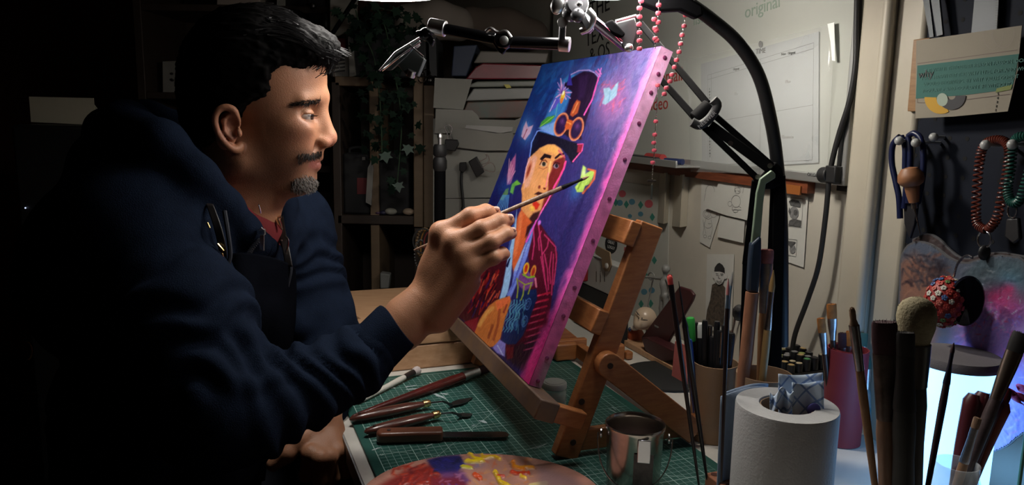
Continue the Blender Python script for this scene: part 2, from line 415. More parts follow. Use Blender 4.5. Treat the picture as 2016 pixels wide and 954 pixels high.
# ------------------------------------------------------------------ cutting mat
mu, mv = NN, VV
BLm = np.array([-.3087, 1.2807, DESK]); MW, ML = .45, .60; MT = .003
cm = thing('cutting_mat', 'green self-healing cutting mat with white grid lying on the desk', 'mat', BLm+mu*.225-mv*.3)
green = mat('mat_green', (.012, .085, .068), rough=.5, var=.25, vscale=14, bump=.15, bscale=500)
gline = mat('mat_white_print', (.34, .48, .44), rough=.6)
MB().box(BLm+mu*MW/2-mv*ML/2+ZZ*MT/2, mu*MW, mv*ML, ZZ*MT).build('board', green, cm, bevel=.001)
mb = MB(); bd = .014; zt_ = MT+.00012
def ml(a, b, w):
    a = np.array(a, float); b = np.array(b, float); d = unit(b-a); n_ = np.array([-d[1], d[0]])
    q = [a+n_*w/2, b+n_*w/2, b-n_*w/2, a-n_*w/2]; V = [BLm+mu*p[0]-mv*p[1]+ZZ*zt_ for p in q]; mb.add(V, [(3, 2, 1, 0)])
nx_, ny_ = 42, 57
for i in range(nx_+1): ml((bd+i*.01, bd), (bd+i*.01, ML-bd), .0010 if i % 5 == 0 else .00042)
for j in range(ny_+1): ml((bd, bd+j*.01), (MW-bd, bd+j*.01), .0010 if j % 5 == 0 else .00042)
for k in (.12, .26): ml((bd, bd+k), (bd+.30, bd+k+.30*.0), .0012)
ml((bd, .42), (.34, .10), .0006); ml((.02, .30), (.40, .52), .0006)
o = mb.build('grid_print', gline, cm, False); o['kind'] = 'stuff'
for k, s_ in enumerate(['20', '15', '10', '5']):
    pass
for k in range(1, 11):
    p = BLm+mu*(bd+.006)-mv*(bd+.05*k)+ZZ*(MT+.0002); text(str(5*(11-k)), .0065, p, -mv, mu, gline, cm, 'ruler_number', .00005)
blot = mat('dried_pale_paint', (.42, .50, .52), rough=.5)
# dried paint smears on the mat
smear = MB()
for (x0, y0, x1, y1, w_) in [(795, 762, 820, 758, .004), (800, 766, 832, 764, .004), (855, 775, 875, 783, .006), (868, 774, 882, 776, .005), (845, 752, 850, 755, .003), (945, 828, 958, 832, .006), (928, 838, 936, 836, .002), (1060, 880, 1078, 872, .0015), (785, 868, 802, 862, .002), (840, 878, 852, 873, .002), (760, 760, 775, 764, .005), (1200, 805, 1214, 812, .0015), (1204, 800, 1212, 806, .0012), (735, 885, 748, 880, .003), (1062, 877, 1040, 884, .001)]:
    a, b = D(x0, y0, MT+.0004), D(x1, y1, MT+.0004); L_ = np.linalg.norm(b-a); X_, Y_, Z_ = frame(ZZ, b-a); pl = []
    for k in range(14):
        th = 2*PI*k/14; r_ = 1+.35*rng.normal(); pl.append((L_/2*math.cos(th)*max(.5, r_), w_/2*math.sin(th)*max(.5, r_)))
    smear.prism(pl, (a+b)/2, X_, Y_, ZZ*.0003)
o = smear.build('paint_smear', blot, cm); o['kind'] = 'stuff'
# ------------------------------------------------------------------ canvas
cy_, ct_ = .336, .374
vC = np.array([-math.sin(cy_), math.cos(cy_), 0]); nC = np.array([math.cos(cy_), math.sin(cy_), 0])
uC = math.cos(ct_)*ZZ+math.sin(ct_)*nC; mC = -math.cos(ct_)*nC+math.sin(ct_)*ZZ
BR = np.array([.0268, 1.0, .1068+DESK]); CW, CH, CT = .445, .494, .019
def cpt(a, b, m=0.0): return BR+vC*a+uC*b+mC*m     # a from the near edge, b up, m out of the face
cv = thing('canvas', 'stretched canvas on the easel painted with a man in a top hat on violet', 'canvas', BR+vC*CW/2-mC*CT/2)
MB().box(cpt(CW/2, CH/2, -CT/2-.0008), vC*(CW-.001), uC*(CH-.001), mC*(CT-.0016)).build('stretcher', mat('raw_canvas', (.45, .40, .33), rough=.9, bump=.3, bscale=600), cv)
NX, NY = 250, 500
V, Q, a_, b_ = grid(cpt(CW, 0, 0), -vC*CW, uC*CH, NX, NY)
A = Art(px(V), (28, 28, 92)); x_, y_ = A.p[:, 0], A.p[:, 1]
# background
A.mix(sst(.0, .95, a_)*.75, (56, 42, 112)); A.mix(sst(.45, 1, a_)*sst(.55, .98, b_)*.8, (142, 134, 188))
A.mix(sst(.55, .0, a_)*sst(.5, .95, b_)*.7, (24, 90, 182)); A.mix(sst(.5, .0, b_)*.55, (30, 18, 66))
A.brush(900, (880, 1310), (95, 640), 26, 4, [(30, 48, 118), (52, 40, 108), (64, 52, 128), (74, 58, 130), (24, 42, 112), (40, 30, 92)], -1.05, .22)
A.brush(260, (1050, 1200), (100, 230), 26, 4, [(28, 98, 190), (32, 76, 176), (48, 118, 200)], -.9, .25)
A.brush(200, (1190, 1290), (100, 330), 30, 5, [(132, 120, 170), (112, 96, 160), (122, 84, 155)], -1.2, .25)
A.glow(1200, 190, 34, 50, (140, 120, 185), .6); A.glow(1150, 140, 50, 20, (90, 120, 200), .5)
# hat
hatc = [(1086, 222), (1110, 165), (1124, 148), (1150, 137), (1168, 140), (1179, 152), (1166, 200), (1150, 262), (1143, 290), (1100, 285), (1070, 258)]
A.poly([(1060, 265), (1080, 215), (1105, 160), (1122, 144), (1140, 150), (1110, 220), (1100, 270)], (60, 140, 215), 3, .8)
A.poly([(1108, 168), (1128, 152), (1150, 140), (1168, 142), (1177, 153), (1164, 205), (1148, 262), (1120, 262), (1112, 230), (1126, 180)], (34, 14, 48), 2)
A.poly([(1140, 150), (1160, 146), (1150, 190), (1138, 200)], (52, 26, 74), 4, .7)
A.line([(1124, 147), (1140, 139), (1160, 138), (1172, 144), (1179, 152)], 1.8, (190, 160, 235), 1, .9)
A.line([(1179, 152), (1166, 196), (1150, 226)], 2.4, (245, 90, 190), .9); A.line([(1173, 140), (1182, 150)], 2, (230, 120, 210)); A.line([(1178, 136), (1184, 146)], 2, (230, 120, 210)); A.line([(1184, 134), (1180, 150)], 1.5, (225, 120, 220))
# flower
for an in np.linspace(0, 2*PI, 15)[:-1]:
    L_ = 17+6*math.sin(an*3+1); cx, cy = 1108, 182; ex, ey = cx+L_*.8*math.cos(an), cy+L_*1.25*math.sin(an)
    A.line([(cx, cy), (ex, ey)], 6, [(195, 120, 205), (92, 60, 170), (225, 150, 215), (70, 60, 180)][int(an*2.3) % 4], 1, .95, True); A.line([(cx, cy), (ex, ey)], 1.2, (215, 190, 245), .6, .7)
A.poly([(1116, 168), (1122, 140), (1127, 168)], (60, 50, 165), 1); A.poly([(1080, 222), (1092, 192), (1104, 196), (1094, 212)], (100, 90, 210), 1.5)
A.line([(1082, 220), (1094, 196)], 1.2, (200, 200, 250), .7); A.ell(1108, 190, 3.6, 12, (250, 205, 60), .3); A.ell(1106, 198, 2.6, 6, (240, 130, 60), .3); A.ell(1109, 183, 2, 5, (255, 245, 200), .3)
A.poly([(1062, 250), (1066, 240), (1078, 230), (1094, 227), (1084, 240)], (70, 150, 60), 1.2); A.line([(1064, 249), (1090, 229)], 1.2, (140, 205, 90), .8)
A.poly([(1060, 252), (1082, 244), (1094, 238), (1096, 250), (1090, 266), (1070, 256)], (120, 165, 230), 2); A.line([(1098, 205), (1094, 228)], 1.2, (90, 170, 190), .8)
# crown ornament, goggles
A.poly([(1122, 226), (1130, 205), (1136, 196), (1143, 200), (1138, 222), (1128, 230)], (180, 80, 45), 1.5); A.line([(1128, 222), (1138, 202)], 2, (240, 150, 90), 1, .8)
A.poly([(1108, 262), (1124, 238), (1142, 250), (1146, 275), (1120, 270)], (40, 14, 30), 2)
for gx, gy in ((1105, 245), (1135, 254)):
    A.ell(gx, gy, 12.5, 23, (190, 90, 60), .32, .1); A.ell(gx, gy, 9.6, 19.5, (38, 18, 62), .32, .12); A.glow(gx+2, gy-6, 5, 7, (110, 60, 130), .7); A.ell(gx, gy, 12.5, 23, (235, 150, 110), .32, .3, .8, .07)
A.poly([(1112, 248), (1118, 234), (1128, 238), (1124, 254), (1114, 256)], (200, 88, 40), 1.5); A.line([(1116, 240), (1124, 244)], 2, (250, 160, 80), 1, .8)
# brim
brim = [(1046, 296), (1050, 275), (1058, 258), (1074, 262), (1100, 270), (1122, 278), (1144, 284), (1147, 296), (1134, 314), (1126, 322), (1118, 306), (1106, 292), (1090, 284), (1074, 286), (1058, 300), (1046, 318), (1042, 314)]
A.poly(brim, (17, 12, 36), 1.6); A.line([(1043, 308), (1047, 280), (1058, 258), (1066, 256), (1090, 265)], 1.8, (120, 150, 240), .9); A.line([(1138, 284), (1148, 284), (1146, 296), (1128, 318)], 2.4, (240, 90, 170), .9); A.poly([(1138, 284), (1148, 284), (1144, 300), (1136, 300)], (150, 30, 60), 1.2)
# face
face = [(1040, 312), (1050, 303), (1062, 292), (1078, 284), (1092, 284), (1104, 292), (1112, 306), (1113, 322), (1106, 344), (1098, 364), (1086, 384), (1074, 404), (1062, 424), (1046, 436), (1034, 432), (1026, 412), (1028, 384), (1026, 372), (1034, 345)]
A.poly(face, (222, 150, 92), 1.6); A.poly([(1090, 318), (1100, 312), (1113, 308), (1112, 325), (1100, 358), (1088, 384), (1074, 408), (1064, 420), (1070, 395), (1080, 372), (1078, 352), (1086, 335)], (120, 32, 34), 2.2)
A.poly([(1062, 292), (1080, 285), (1092, 286), (1102, 294), (1096, 306), (1086, 300), (1070, 300)], (245, 178, 96), 3, .9); A.poly([(1042, 316), (1052, 304), (1058, 310), (1050, 340), (1042, 366), (1032, 372), (1034, 345)], (236, 170, 150), 2.5, .9)
A.ell(1041, 334, 5, 19, (226, 145, 110), .3); A.ell(1041, 336, 2.4, 13, (150, 60, 45), .3, .5); A.line([(1044, 309), (1036, 330), (1031, 360)], 1.4, (240, 180, 200), .8)
A.poly([(1063, 313), (1072, 302), (1086, 306), (1084, 312), (1074, 310), (1067, 316)], (28, 12, 20), 1); A.line([(1094, 311), (1102, 304), (1109, 303)], 3.4, (40, 14, 22), 1)
A.ell(1070, 323, 6.5, 4.6, (215, 180, 150), .1, .2); A.ell(1071, 322.5, 3.6, 4.4, (44, 40, 36), 0, .3); A.line([(1063, 324), (1067, 316), (1074, 315), (1077, 319)], 1.6, (110, 40, 26), .8); A.line([(1062, 330), (1070, 333), (1077, 329)], 1.2, (170, 90, 60), .8)
A.ell(1095, 327, 5.5, 4.6, (150, 120, 140), .1, .2); A.ell(1096, 326, 3, 4, (30, 26, 36), 0, .3); A.line([(1089, 326), (1094, 319), (1102, 322)], 1.4, (40, 10, 20), .8)
A.line([(1084, 318), (1080, 345), (1076, 365)], 2.6, (255, 205, 130), 1.2, .7); A.poly([(1062, 362), (1070, 352), (1080, 356), (1077, 368), (1068, 374)], (236, 160, 100), 2); A.ell(1062, 368, 2.4, 3.4, (120, 40, 30), .3, .4); A.ell(1072, 371, 2.8, 2, (120, 34, 30), .3, .4)
A.line([(1080, 340), (1075, 368)], 1.4, (250, 110, 160), .8, .8); A.line([(1114, 318), (1110, 332), (1100, 352), (1090, 370)], 3.2, (245, 70, 150), 1); A.line([(1090, 372), (1078, 396), (1066, 416), (1058, 432)], 2, (250, 100, 200), .9)
A.line([(1100, 296), (1112, 310)], 2, (200, 60, 120), 1, .8); A.glow(1052, 360, 9, 14, (250, 175, 120), .6); A.glow(1046, 395, 9, 14, (245, 180, 110), .6)
A.poly([(1052, 382), (1060, 377), (1072, 381), (1070, 386), (1060, 384)], (60, 22, 24), 1.5); A.poly([(1049, 398), (1056, 396), (1063, 402), (1058, 412), (1048, 412)], (205, 45, 30), 2); A.ell(1048, 410, 5, 5, (245, 190, 80), 0, .5)
A.poly([(1040, 432), (1050, 420), (1064, 414), (1060, 428), (1050, 440), (1040, 444)], (56, 24, 28), 2.5)
# neck, shirt
A.poly([(1026, 412), (1050, 440), (1040, 460), (1026, 500), (1012, 540), (1008, 520), (1012, 470), (1018, 430)], (206, 92, 48), 2); A.line([(1026, 420), (1022, 460), (1014, 500)], 5, (235, 130, 80), 3, .7); A.poly([(1038, 446), (1056, 430), (1046, 452), (1034, 468)], (50, 16, 30), 2)
A.poly([(1018, 412), (1012, 448), (1006, 480), (998, 510), (990, 560), (982, 592), (990, 594), (1000, 575), (1006, 545), (1010, 500), (1016, 455)], (146, 186, 232), 1.5); A.poly([(1052, 440), (1044, 452), (1036, 478), (1024, 505), (1012, 532), (1008, 560), (998, 580), (1004, 590), (1022, 548), (1040, 500), (1048, 470)], (110, 130, 220), 1.5)
A.line([(1038, 480), (1028, 504), (1016, 530)], 6, (165, 190, 240), 2, .8)
for k in range(16):
    t = k/15; A.line([(1014-26*t, 430+140*t), (1008-26*t, 452+140*t)], 1, (60, 100, 180), .6, .7); A.line([(1044-30*t, 466+90*t), (1036-30*t, 480+90*t)], 1, (60, 70, 170), .6, .6)
A.poly([(1002, 510), (1006, 506), (1000, 526), (996, 524)], (14, 16, 60), .8)
# left coat side
A.poly([(985, 500), (1000, 505), (990, 560), (982, 590), (972, 604), (958, 618), (945, 640), (930, 640), (915, 632), (886, 612), (892, 592), (920, 560), (950, 535)], (64, 10, 24), 2)
A.brush(90, (925, 985), (530, 600), 22, 2.4, [(150, 24, 26), (190, 40, 30), (96, 14, 30), (40, 20, 90), (30, 6, 18), (210, 90, 60)], 2.0, .7, .2)
A.poly([(884, 604), (892, 590), (904, 584), (902, 600), (894, 616), (888, 628)], (110, 66, 150), 1.5); A.poly([(900, 640), (912, 634), (942, 624), (938, 650), (932, 662)], (140, 22, 40), 1.5, .9)
# right coat
A.poly([(1056, 434), (1064, 440), (1078, 462), (1092, 478), (1098, 500), (1094, 540), (1088, 575), (1082, 620), (1074, 660), (1066, 700), (1050, 720), (1010, 706), (985, 690), (1020, 640), (1044, 560), (1040, 500)], (78, 8, 34), 2)
A.poly([(1040, 670), (1074, 640), (1078, 660), (1064, 720), (1050, 742), (1010, 716), (985, 690)], (34, 8, 34), 5, .9)
for q in [[(1060, 440), (1064, 470), (1070, 520), (1074, 560)], [(1066, 455), (1060, 470), (1062, 492)], [(1072, 462), (1080, 470), (1078, 485), (1068, 500)], [(1080, 470), (1094, 486), (1096, 510), (1090, 560)], [(1072, 500), (1078, 530), (1080, 570)], [(1086, 496), (1082, 530), (1084, 558)], [(1065, 505), (1072, 545), (1078, 580)], [(1090, 500), (1088, 545), (1086, 580)], [(1050, 445), (1052, 480), (1048, 510)]]: A.line(q, 2.0, (196, 50, 108), 1.1, .85)
for k in range(9): yy = 585+13*k; A.line([(1048-2*k, yy), (1062-2*k, yy-4), (1082-3*k, yy-9)], 3.4-.1*k, (190-9*k, 28, 62), 1.6, .85); A.line([(1052-2*k, yy-1), (1066-2*k, yy-5)], 1.2, (240-10*k, 80, 120), .8, .7)
A.line([(1056, 434), (1048, 452), (1036, 476)], 2.4, (220, 80, 190), 1); A.ell(1062, 438, 3, 5, (205, 110, 225), .3, .4)
# frog and bottle
A.poly([(1020, 575), (1056, 568), (1058, 585), (1044, 625), (1030, 660), (1016, 677), (1000, 678), (990, 672), (990, 655), (1004, 620)], (18, 34, 84), 1.5); A.brush(60, (1004, 1036), (588, 640), 14, 1.6, [(80, 150, 175), (60, 110, 160), (40, 80, 140)], 1.8, .7, .15)
for k in range(5): A.line([(1030-6*k+4*math.sin(t*1.7)-t*3.6+6, 590+t*7) for t in range(10)], 1.3, (96, 160, 185), .8, .75)
for gx, gy in ((1040, 598), (1033, 632)): A.ell(gx, gy, 5, 11, (70, 105, 170), .25, .2, .9, .12); A.ell(gx, gy, 2.4, 6, (70, 105, 170), .25, .2, .8, .2)
A.poly([(1018, 560), (1024, 538), (1040, 534), (1052, 546), (1050, 562), (1034, 572)], (112, 60, 128), 2); A.ell(1036, 528, 5.5, 12, (220, 170, 40), .25, .15); A.ell(1036, 528, 3, 8, (190, 50, 24), .25, .3); A.ell(1050, 534, 5, 13, (205, 130, 50), .25, .15); A.ell(1050, 535, 3, 9, (160, 40, 30), .25, .3); A.line([(1030, 540), (1040, 546), (1052, 544)], 3, (120, 165, 40), 1)
for q in [[(1018, 548), (1020, 566), (1018, 586)], [(1032, 562), (1030, 580), (1026, 590)], [(1046, 560), (1040, 578)], [(1022, 552), (1034, 560), (1048, 556)]]: A.line(q, 2.2, (140, 150, 50), .9, .95)
A.line([(1054, 548), (1056, 564)], 3.4, (205, 110, 140), 1)
# painted hand
A.poly([(944, 628), (962, 602), (978, 590), (1004, 582), (1006, 592), (1000, 612), (994, 628), (988, 655), (984, 672), (972, 682), (958, 684), (940, 668), (934, 655)], (196, 110, 52), 1.6); A.poly([(976, 594), (1004, 583), (1004, 594), (990, 604), (980, 612)], (222, 106, 62), 1.6); A.line([(944, 640), (958, 616), (970, 606)], 6, (226, 160, 84), 3, .8)
A.line([(970, 640), (962, 664)], 4, (120, 50, 30), 2, .7); A.line([(984, 610), (980, 640), (972, 668)], 4, (140, 60, 36), 2, .7); A.line([(992, 614), (998, 600)], 3, (130, 46, 40), 1.5, .8); A.poly([(970, 684), (984, 668), (996, 676), (994, 702), (978, 694)], (130, 120, 200), 1.6); A.line([(980, 680), (990, 698)], 2, (190, 195, 240), 1, .8)
A.poly([(996, 684), (1012, 682), (1010, 704), (998, 708)], (110, 12, 34), 2, .9)
# butterflies, hummingbird
A.glow(1036, 256, 14, 26, (80, 150, 230), .8)
A.poly([(1026, 268), (1030, 252), (1036, 238), (1040, 250), (1050, 246), (1044, 262), (1034, 276)], (222, 180, 215), 1.5, .95); A.line([(1038, 254), (1030, 272)], 1.4, (150, 60, 90), .8, .8)
A.glow(1205, 200, 26, 40, (170, 90, 150), .75, .3); A.brush(40, (1180, 1225), (165, 225), 14, 2, [(205, 90, 120), (190, 110, 170)], -.9, .5, .5); A.poly([(1190, 190), (1188, 174), (1200, 172), (1204, 178), (1212, 166), (1218, 160), (1214, 188), (1206, 196), (1192, 206), (1186, 204)], (150, 184, 210), 1.4); A.line([(1202, 178), (1198, 202)], 1.2, (120, 160, 200), .8)
A.poly([(998, 345), (1006, 318), (1016, 302), (1014, 335), (1006, 362), (998, 364)], (196, 104, 160), 1.5, .9)
for k in range(5): A.line([(1000, 360), (1003+3*k, 312+6*k)], 1, (240, 170, 200), .6, .8)
A.poly([(1004, 378), (1008, 362), (1018, 354), (1026, 362), (1014, 366), (1010, 382)], (110, 180, 60), 1.3); A.poly([(984, 392), (996, 372), (1002, 370), (1000, 382), (990, 394)], (110, 140, 60), 1.3)
for k in range(7): A.line([(990+2*k, 384), (974+4*k, 416)], 1.5, (90, 160, 225), .7, .8)
A.glow(996, 368, 16, 20, (40, 110, 200), .35); A.glow(1134, 376, 13, 20, (50, 110, 185), .6, .3); A.poly([(1142, 356), (1148, 325), (1154, 330), (1152, 342), (1166, 334), (1172, 338), (1162, 362), (1152, 366), (1148, 378), (1136, 378), (1132, 368)], (178, 214, 96), 1.6)
A.line([(1158, 333), (1172, 336), (1170, 352), (1160, 366), (1148, 380)], 3, (225, 100, 60), 1.6, .9); A.line([(1148, 350), (1138, 372)], 2, (110, 150, 40), 1, .8); A.glow(1150, 340, 5, 8, (225, 240, 200), .6)
# magenta border by the near edge
edge = sst(.935, 1.0, a_+.028*(vnoise(np.stack([b_*1.0, a_, a_*0], 1), 40)-.5)+.035*sst(.25, 0, b_)); A.mix(edge*.95, (238, 96, 190)); A.mix(edge*sst(.35, 0, b_)*.8, (205, 30, 110)); A.mix(edge*sst(.6, 1, b_)*.5, (252, 200, 236)); A.mix(sst(.06, 0, a_)*.4, (30, 50, 140))
tx = vnoise(V, 260)*.6+vnoise(V*[1, 1, .35], 500)*.4; A.c *= (.92+.16*tx)[:, None]
V = V+mC*(.0006*(vnoise(V*[1, 1, .6], 350)-.5))[:, None]+mC*.0002
npmesh('painted_face', V, Q, paint_m, cv, True, A.out())
# painted side with tacks
V, Q, a2, b2 = grid(cpt(-.0006, 0, -CT), mC*CT, uC*CH, 14, 300)
A = Art(px(V), (240, 130, 200)); A.mix(sst(.45, .9, b2)*.75, (250, 205, 235)); A.mix(sst(.35, .05, b2)*.55, (205, 70, 140)); A.mix(sst(.13, .06, b2)*sst(.9, .2, a2)*.8, (170, 150, 165))
A.c *= (.88+.24*vnoise(V, 120))[:, None]; npmesh('painted_side', V, Q, paint_m, cv, True, A.out())
V, Q, a2, b2 = grid(cpt(CW, CH+.0006, -CT), -vC*CW, mC*CT, 120, 8); A = Art(px(V), (70, 100, 190)); A.mix(a2*.8, (190, 170, 220)); npmesh('painted_top', V, Q, paint_m, cv, True, A.out())
tack = mat('tack_head', (.35, .08, .22), rough=.35, metal=.6)
for (x, y) in [(1304, 111), (1291, 143), (1277, 180), (1252, 240), (1223, 311), (1195, 389), (1164, 472), (1126, 564), (1105, 620), (1072, 703), (1051, 747)]:
    p = hit(x, y, cpt(-.001, 0), -vC); b = min(max((p-BR)@uC, .008), CH-.01); c = cpt(-.001, b, -CT*.55); MB().ball(c, (.0032, .0032, .0012), 10, frame(vC)).build('tack', tack, cv)
# ------------------------------------------------------------------ easel
beech = mat('beech_wood', (.42, .16, .052), rough=.45, col2=(.30, .10, .030), vscale=30, bump=.12, bscale=120, stretch=(1, 1, 6), coat=.25)
beech2 = mat('paint_stained_beech', (.15, .085, .045), rough=.5, col2=(.10, .062, .05), vscale=26, bump=.15, coat=.15)
eb_ = D(1110, 902); es = thing('easel', 'wooden table easel with ledge and hinged rear strut holding the canvas', 'easel', eb_+vC*.2+nC*.12)
LV = D(902, 722)
def beam(a, b, w, W, t, T, name, par=es, m=beech, bev=.002):     # from a to b, thickness w along W, t across
    a = np.asarray(a, float); b = np.asarray(b, float); Wd = unit(W); Td = unit(np.cross(b-a, Wd)); return MB().box((a+b)/2, b-a, Wd*w, Td*t).build(name, m, par, bevel=bev)
topn = hit(1279, 440, eb_, vC); base_n = eb_+[0, 0, .004]
dleg = unit(topn-base_n); dist_v = .405
for k in (0, 1):
    off = vC*dist_v*k; sgn = -1 if k else 1
    beam(base_n+off, topn+off, .018, vC, .036, None, 'leg')
    pv = hit(1196, 716, eb_-vC*.017, vC)+off*1.0+(vC*.034*k); en = D(1392, 868, .022)
    en = pv+unit(en+off-pv)*np.linalg.norm(en+off-pv); en = en-vC*((en-pv)@vC)
    mbx = MB(); dd = unit(en-pv); pn = unit(np.cross(dd, vC)); pn = pn if pn[2] > 0 else -pn
    prof = [(math.cos(t)*.0175, math.sin(t)*.0175) for t in np.linspace(PI/2, 3*PI/2, 9)]+[(np.linalg.norm(en-pv), -.0175), (np.linalg.norm(en-pv), .0175)]
    mbx.prism(prof, pv-vC*.008, dd, pn, vC*.016); mbx.build('strut', beech, es, bevel=.0015)
    MB().cyl(pv-vC*.0095, pv+vC*.0095, .0042, n=14).build('bolt', mat('dark_bolt', (.05, .035, .03), rough=.4, metal=.8), es)
    bb = eb_+off+nC*.015+[0, 0, .026]+vC*.0; be = np.array([en[0], en[1], bb[2]])-vC*((en-bb)@vC)+nC*.02; be[2] = bb[2]
    MB().box((bb+be)/2, be-bb, vC*.014, ZZ*.030).build('foot_rail', beech, es, bevel=.002)
    if k == 0:
        en0, bb0 = en, bb
bm = beam(en0+vC*.02+[0, 0, .0], en0+vC*(dist_v), .028, ZZ, .016, None, 'back_rail')
fl = -(nC*math.cos(ct_)-ZZ*math.sin(ct_))      # out of the leg front
for y0, nm in ((447, 'cross_bar'), (612, 'cross_bar')):
    p = hit(1228 if y0 < 500 else 1155, y0+8 if y0 < 500 else 625, eb_, vC); c0 = eb_+dleg*((p-eb_)@dleg)
    c0 = c0+mC*(.018+.009); beam(c0-vC*.012, c0+vC*(dist_v+.012), .034, uC, .017, None, nm)
gap = ((BR-mC*CT)-(eb_+mC*.018))@mC
c0 = cpt(-.056, -.0150, .000); c1_ = cpt(CW+.004, -.0150, .000)
MB().box((c0+c1_)/2+(-mC*.012), c1_-c0, uC*.028, mC*.030).build('ledge', beech2, es, bevel=.002)
for q in (0, 1):
    c = cpt(-.046+q*(CW+.03), -.015, -.034); MB().box(c-mC*.012, mC*.05, vC*.018, uC*.024).build('ledge_bracket', beech, es, bevel=.002)
for (x, y, Z_) in [(1128, 870, 0), (1145, 790, 0)]:
    p = hit(x, y, eb_-vC*.0095, vC); MB().lathe([(.0045, 0), (.0045, .0012)], p, -vC, 12).build('screw_hole', mat('dark_hole', (.03, .015, .01), rough=.7), es)
# ------------------------------------------------------------------ wooden case behind
pale = mat('pale_beech', (.50, .30, .17), rough=.5, col2=(.40, .22, .115), vscale=12, bump=.06, stretch=(1, 9, 9))
fr = D(757, 733); nr = D(1010, 700)@NN; nl = D(640, 745)@NN; v0_ = fr@VV; v1_ = D(700, 572, .082)@VV
bx = thing('wooden_case', 'pale beech wooden case lying closed on the desk behind the easel', 'case', NN*(nl+nr)/2+VV*(v0_+v1_)/2+ZZ*DESK)
slab(MB(), nl, nr, v0_, v1_, DESK, DESK+.046).build('case_base', pale, bx, bevel=.003)
slab(MB(), nl-.002, nr+.002, v0_-.002, v1_, DESK+.0475, DESK+.083).build('lid', pale, bx, bevel=.003)
p = D(694, 624, .0835); text('ROYAL\nLONGOR', .012, p, -VV+NN*.2, NN+VV*.2, mat('burnt_print', (.16, .08, .04)), bx, 'stamp', .0002)
# ================================================================== whiteboard wall
def wp(pts, c, th, m, name, parent=None, label=None, bev=0):
    o = MB().poly([Wl(x, y, c) for x, y in pts], NN*th).build(name, m, parent, bevel=bev, label=label); return o
def wline(mb, pts, c, w=.0009):
    pts = [Wl(x, y, c) for x, y in pts]
    for a, b in zip(pts[:-1], pts[1:]):
        d = unit(b-a); n_ = np.cross(NN, d)*w/2; mb.add([a+n_-d*w*.3, a-n_-d*w*.3, b-n_+d*w*.3, b+n_+d*w*.3], [(0, 1, 2, 3)])
def ink(name, strokes, c, m, parent, w=.0009):
    mb = MB()
    for s_ in strokes: wline(mb, s_, c, w)
    o = mb.build(name, m, parent, False); return o
def arc(cx, cy, rx, ry, a0=0, a1=360, n=14): return [(cx+rx*math.cos(math.radians(a0+(a1-a0)*k/n)), cy+ry*math.sin(math.radians(a0+(a1-a0)*k/n))) for k in range(n+1)]
wb_m = mat('whiteboard_enamel', (.44, .455, .42), rough=.28, var=.08, vscale=3, spec=.5)
alu = mat('aluminium', (.55, .56, .55), rough=.4, metal=.8)
CB = WALLC-.018
zb = Wl(1640, 348, CB)[2]; sA, sB = sw(1656, 340, CB), sw(1085, 200, CB)
wbd = thing('whiteboard', 'large wall whiteboard with handwritten words and a metal frame', 'whiteboard', NN*CB+VV*(sA+sB)/2+ZZ*zb)
slab(MB(), CB, CB+.016, sA, sB, zb+.001, 2.3).build('board', wb_m, wbd)
slab(MB(), CB-.004, CB+.017, sA-.012, sA, zb-.012, 2.31).build('frame', alu, wbd, bevel=.002)
slab(MB(), CB-.004, CB+.017, sA-.012, sB, zb-.012, zb+.004).build('frame', alu, wbd, bevel=.002)
pA, pB = sw(1383, 320, CB), sw(1228, 300, CB)
slab(MB(), CB-.06, CB-.004, pA, pB, zb-.010, zb-.006).build('pen_tray', alu, wbd, bevel=.001)
slab(MB(), CB-.062, CB-.058, pA, pB, zb-.010, zb+.004).build('tray_lip', alu, wbd, bevel=.001)
blk_ink = mat('black_ink', (.02, .02, .02), rough=.6); red_ink = mat('red_ink', (.35, .04, .03), rough=.6); grn_ink = mat('green_ink', (.26, .33, .27), rough=.6); grey_ink = mat('grey_pencil', (.12, .12, .12), rough=.7); pale_ink = mat('pale_print', (.30, .30, .30), rough=.7)
def wtext(s_, x, y, size, m, par, c=CB-.0006, rot=0.0, name='handwriting'):
    X = -VV*math.cos(rot)+ZZ*math.sin(rot); Y = ZZ*math.cos(rot)+VV*math.sin(rot); return text(s_, size, Wl(x, y, c), X, Y, m, par, name, .0003)
for s_, x, y, sz, m_, r in [('THE', 1180, 14, .06, blk_ink, .1), ('TEXT', 1176, 70, .055, blk_ink, .1), ('& OS', 1180, 104, .05, blk_ink, .1), ('email', 1322, 150, .040, red_ink, .05), ('video', 1294, 205, .040, red_ink, .05), ('original', 1500, 14, .032, grn_ink, .1), ('list', 1375, 38, .03, grn_ink, .1)]: wtext(s_, x, y, sz, m_, wbd, rot=r)
wtext('ORION', 1600, 344, .0075, blk_ink, wbd, CB-.0046, 0, 'maker_mark'); wp([(1610, 337), (1618, 337), (1618, 350), (1610, 350)], CB-.005, .0005, mat('mark_red', (.45, .03, .03)), 'maker_square', wbd)
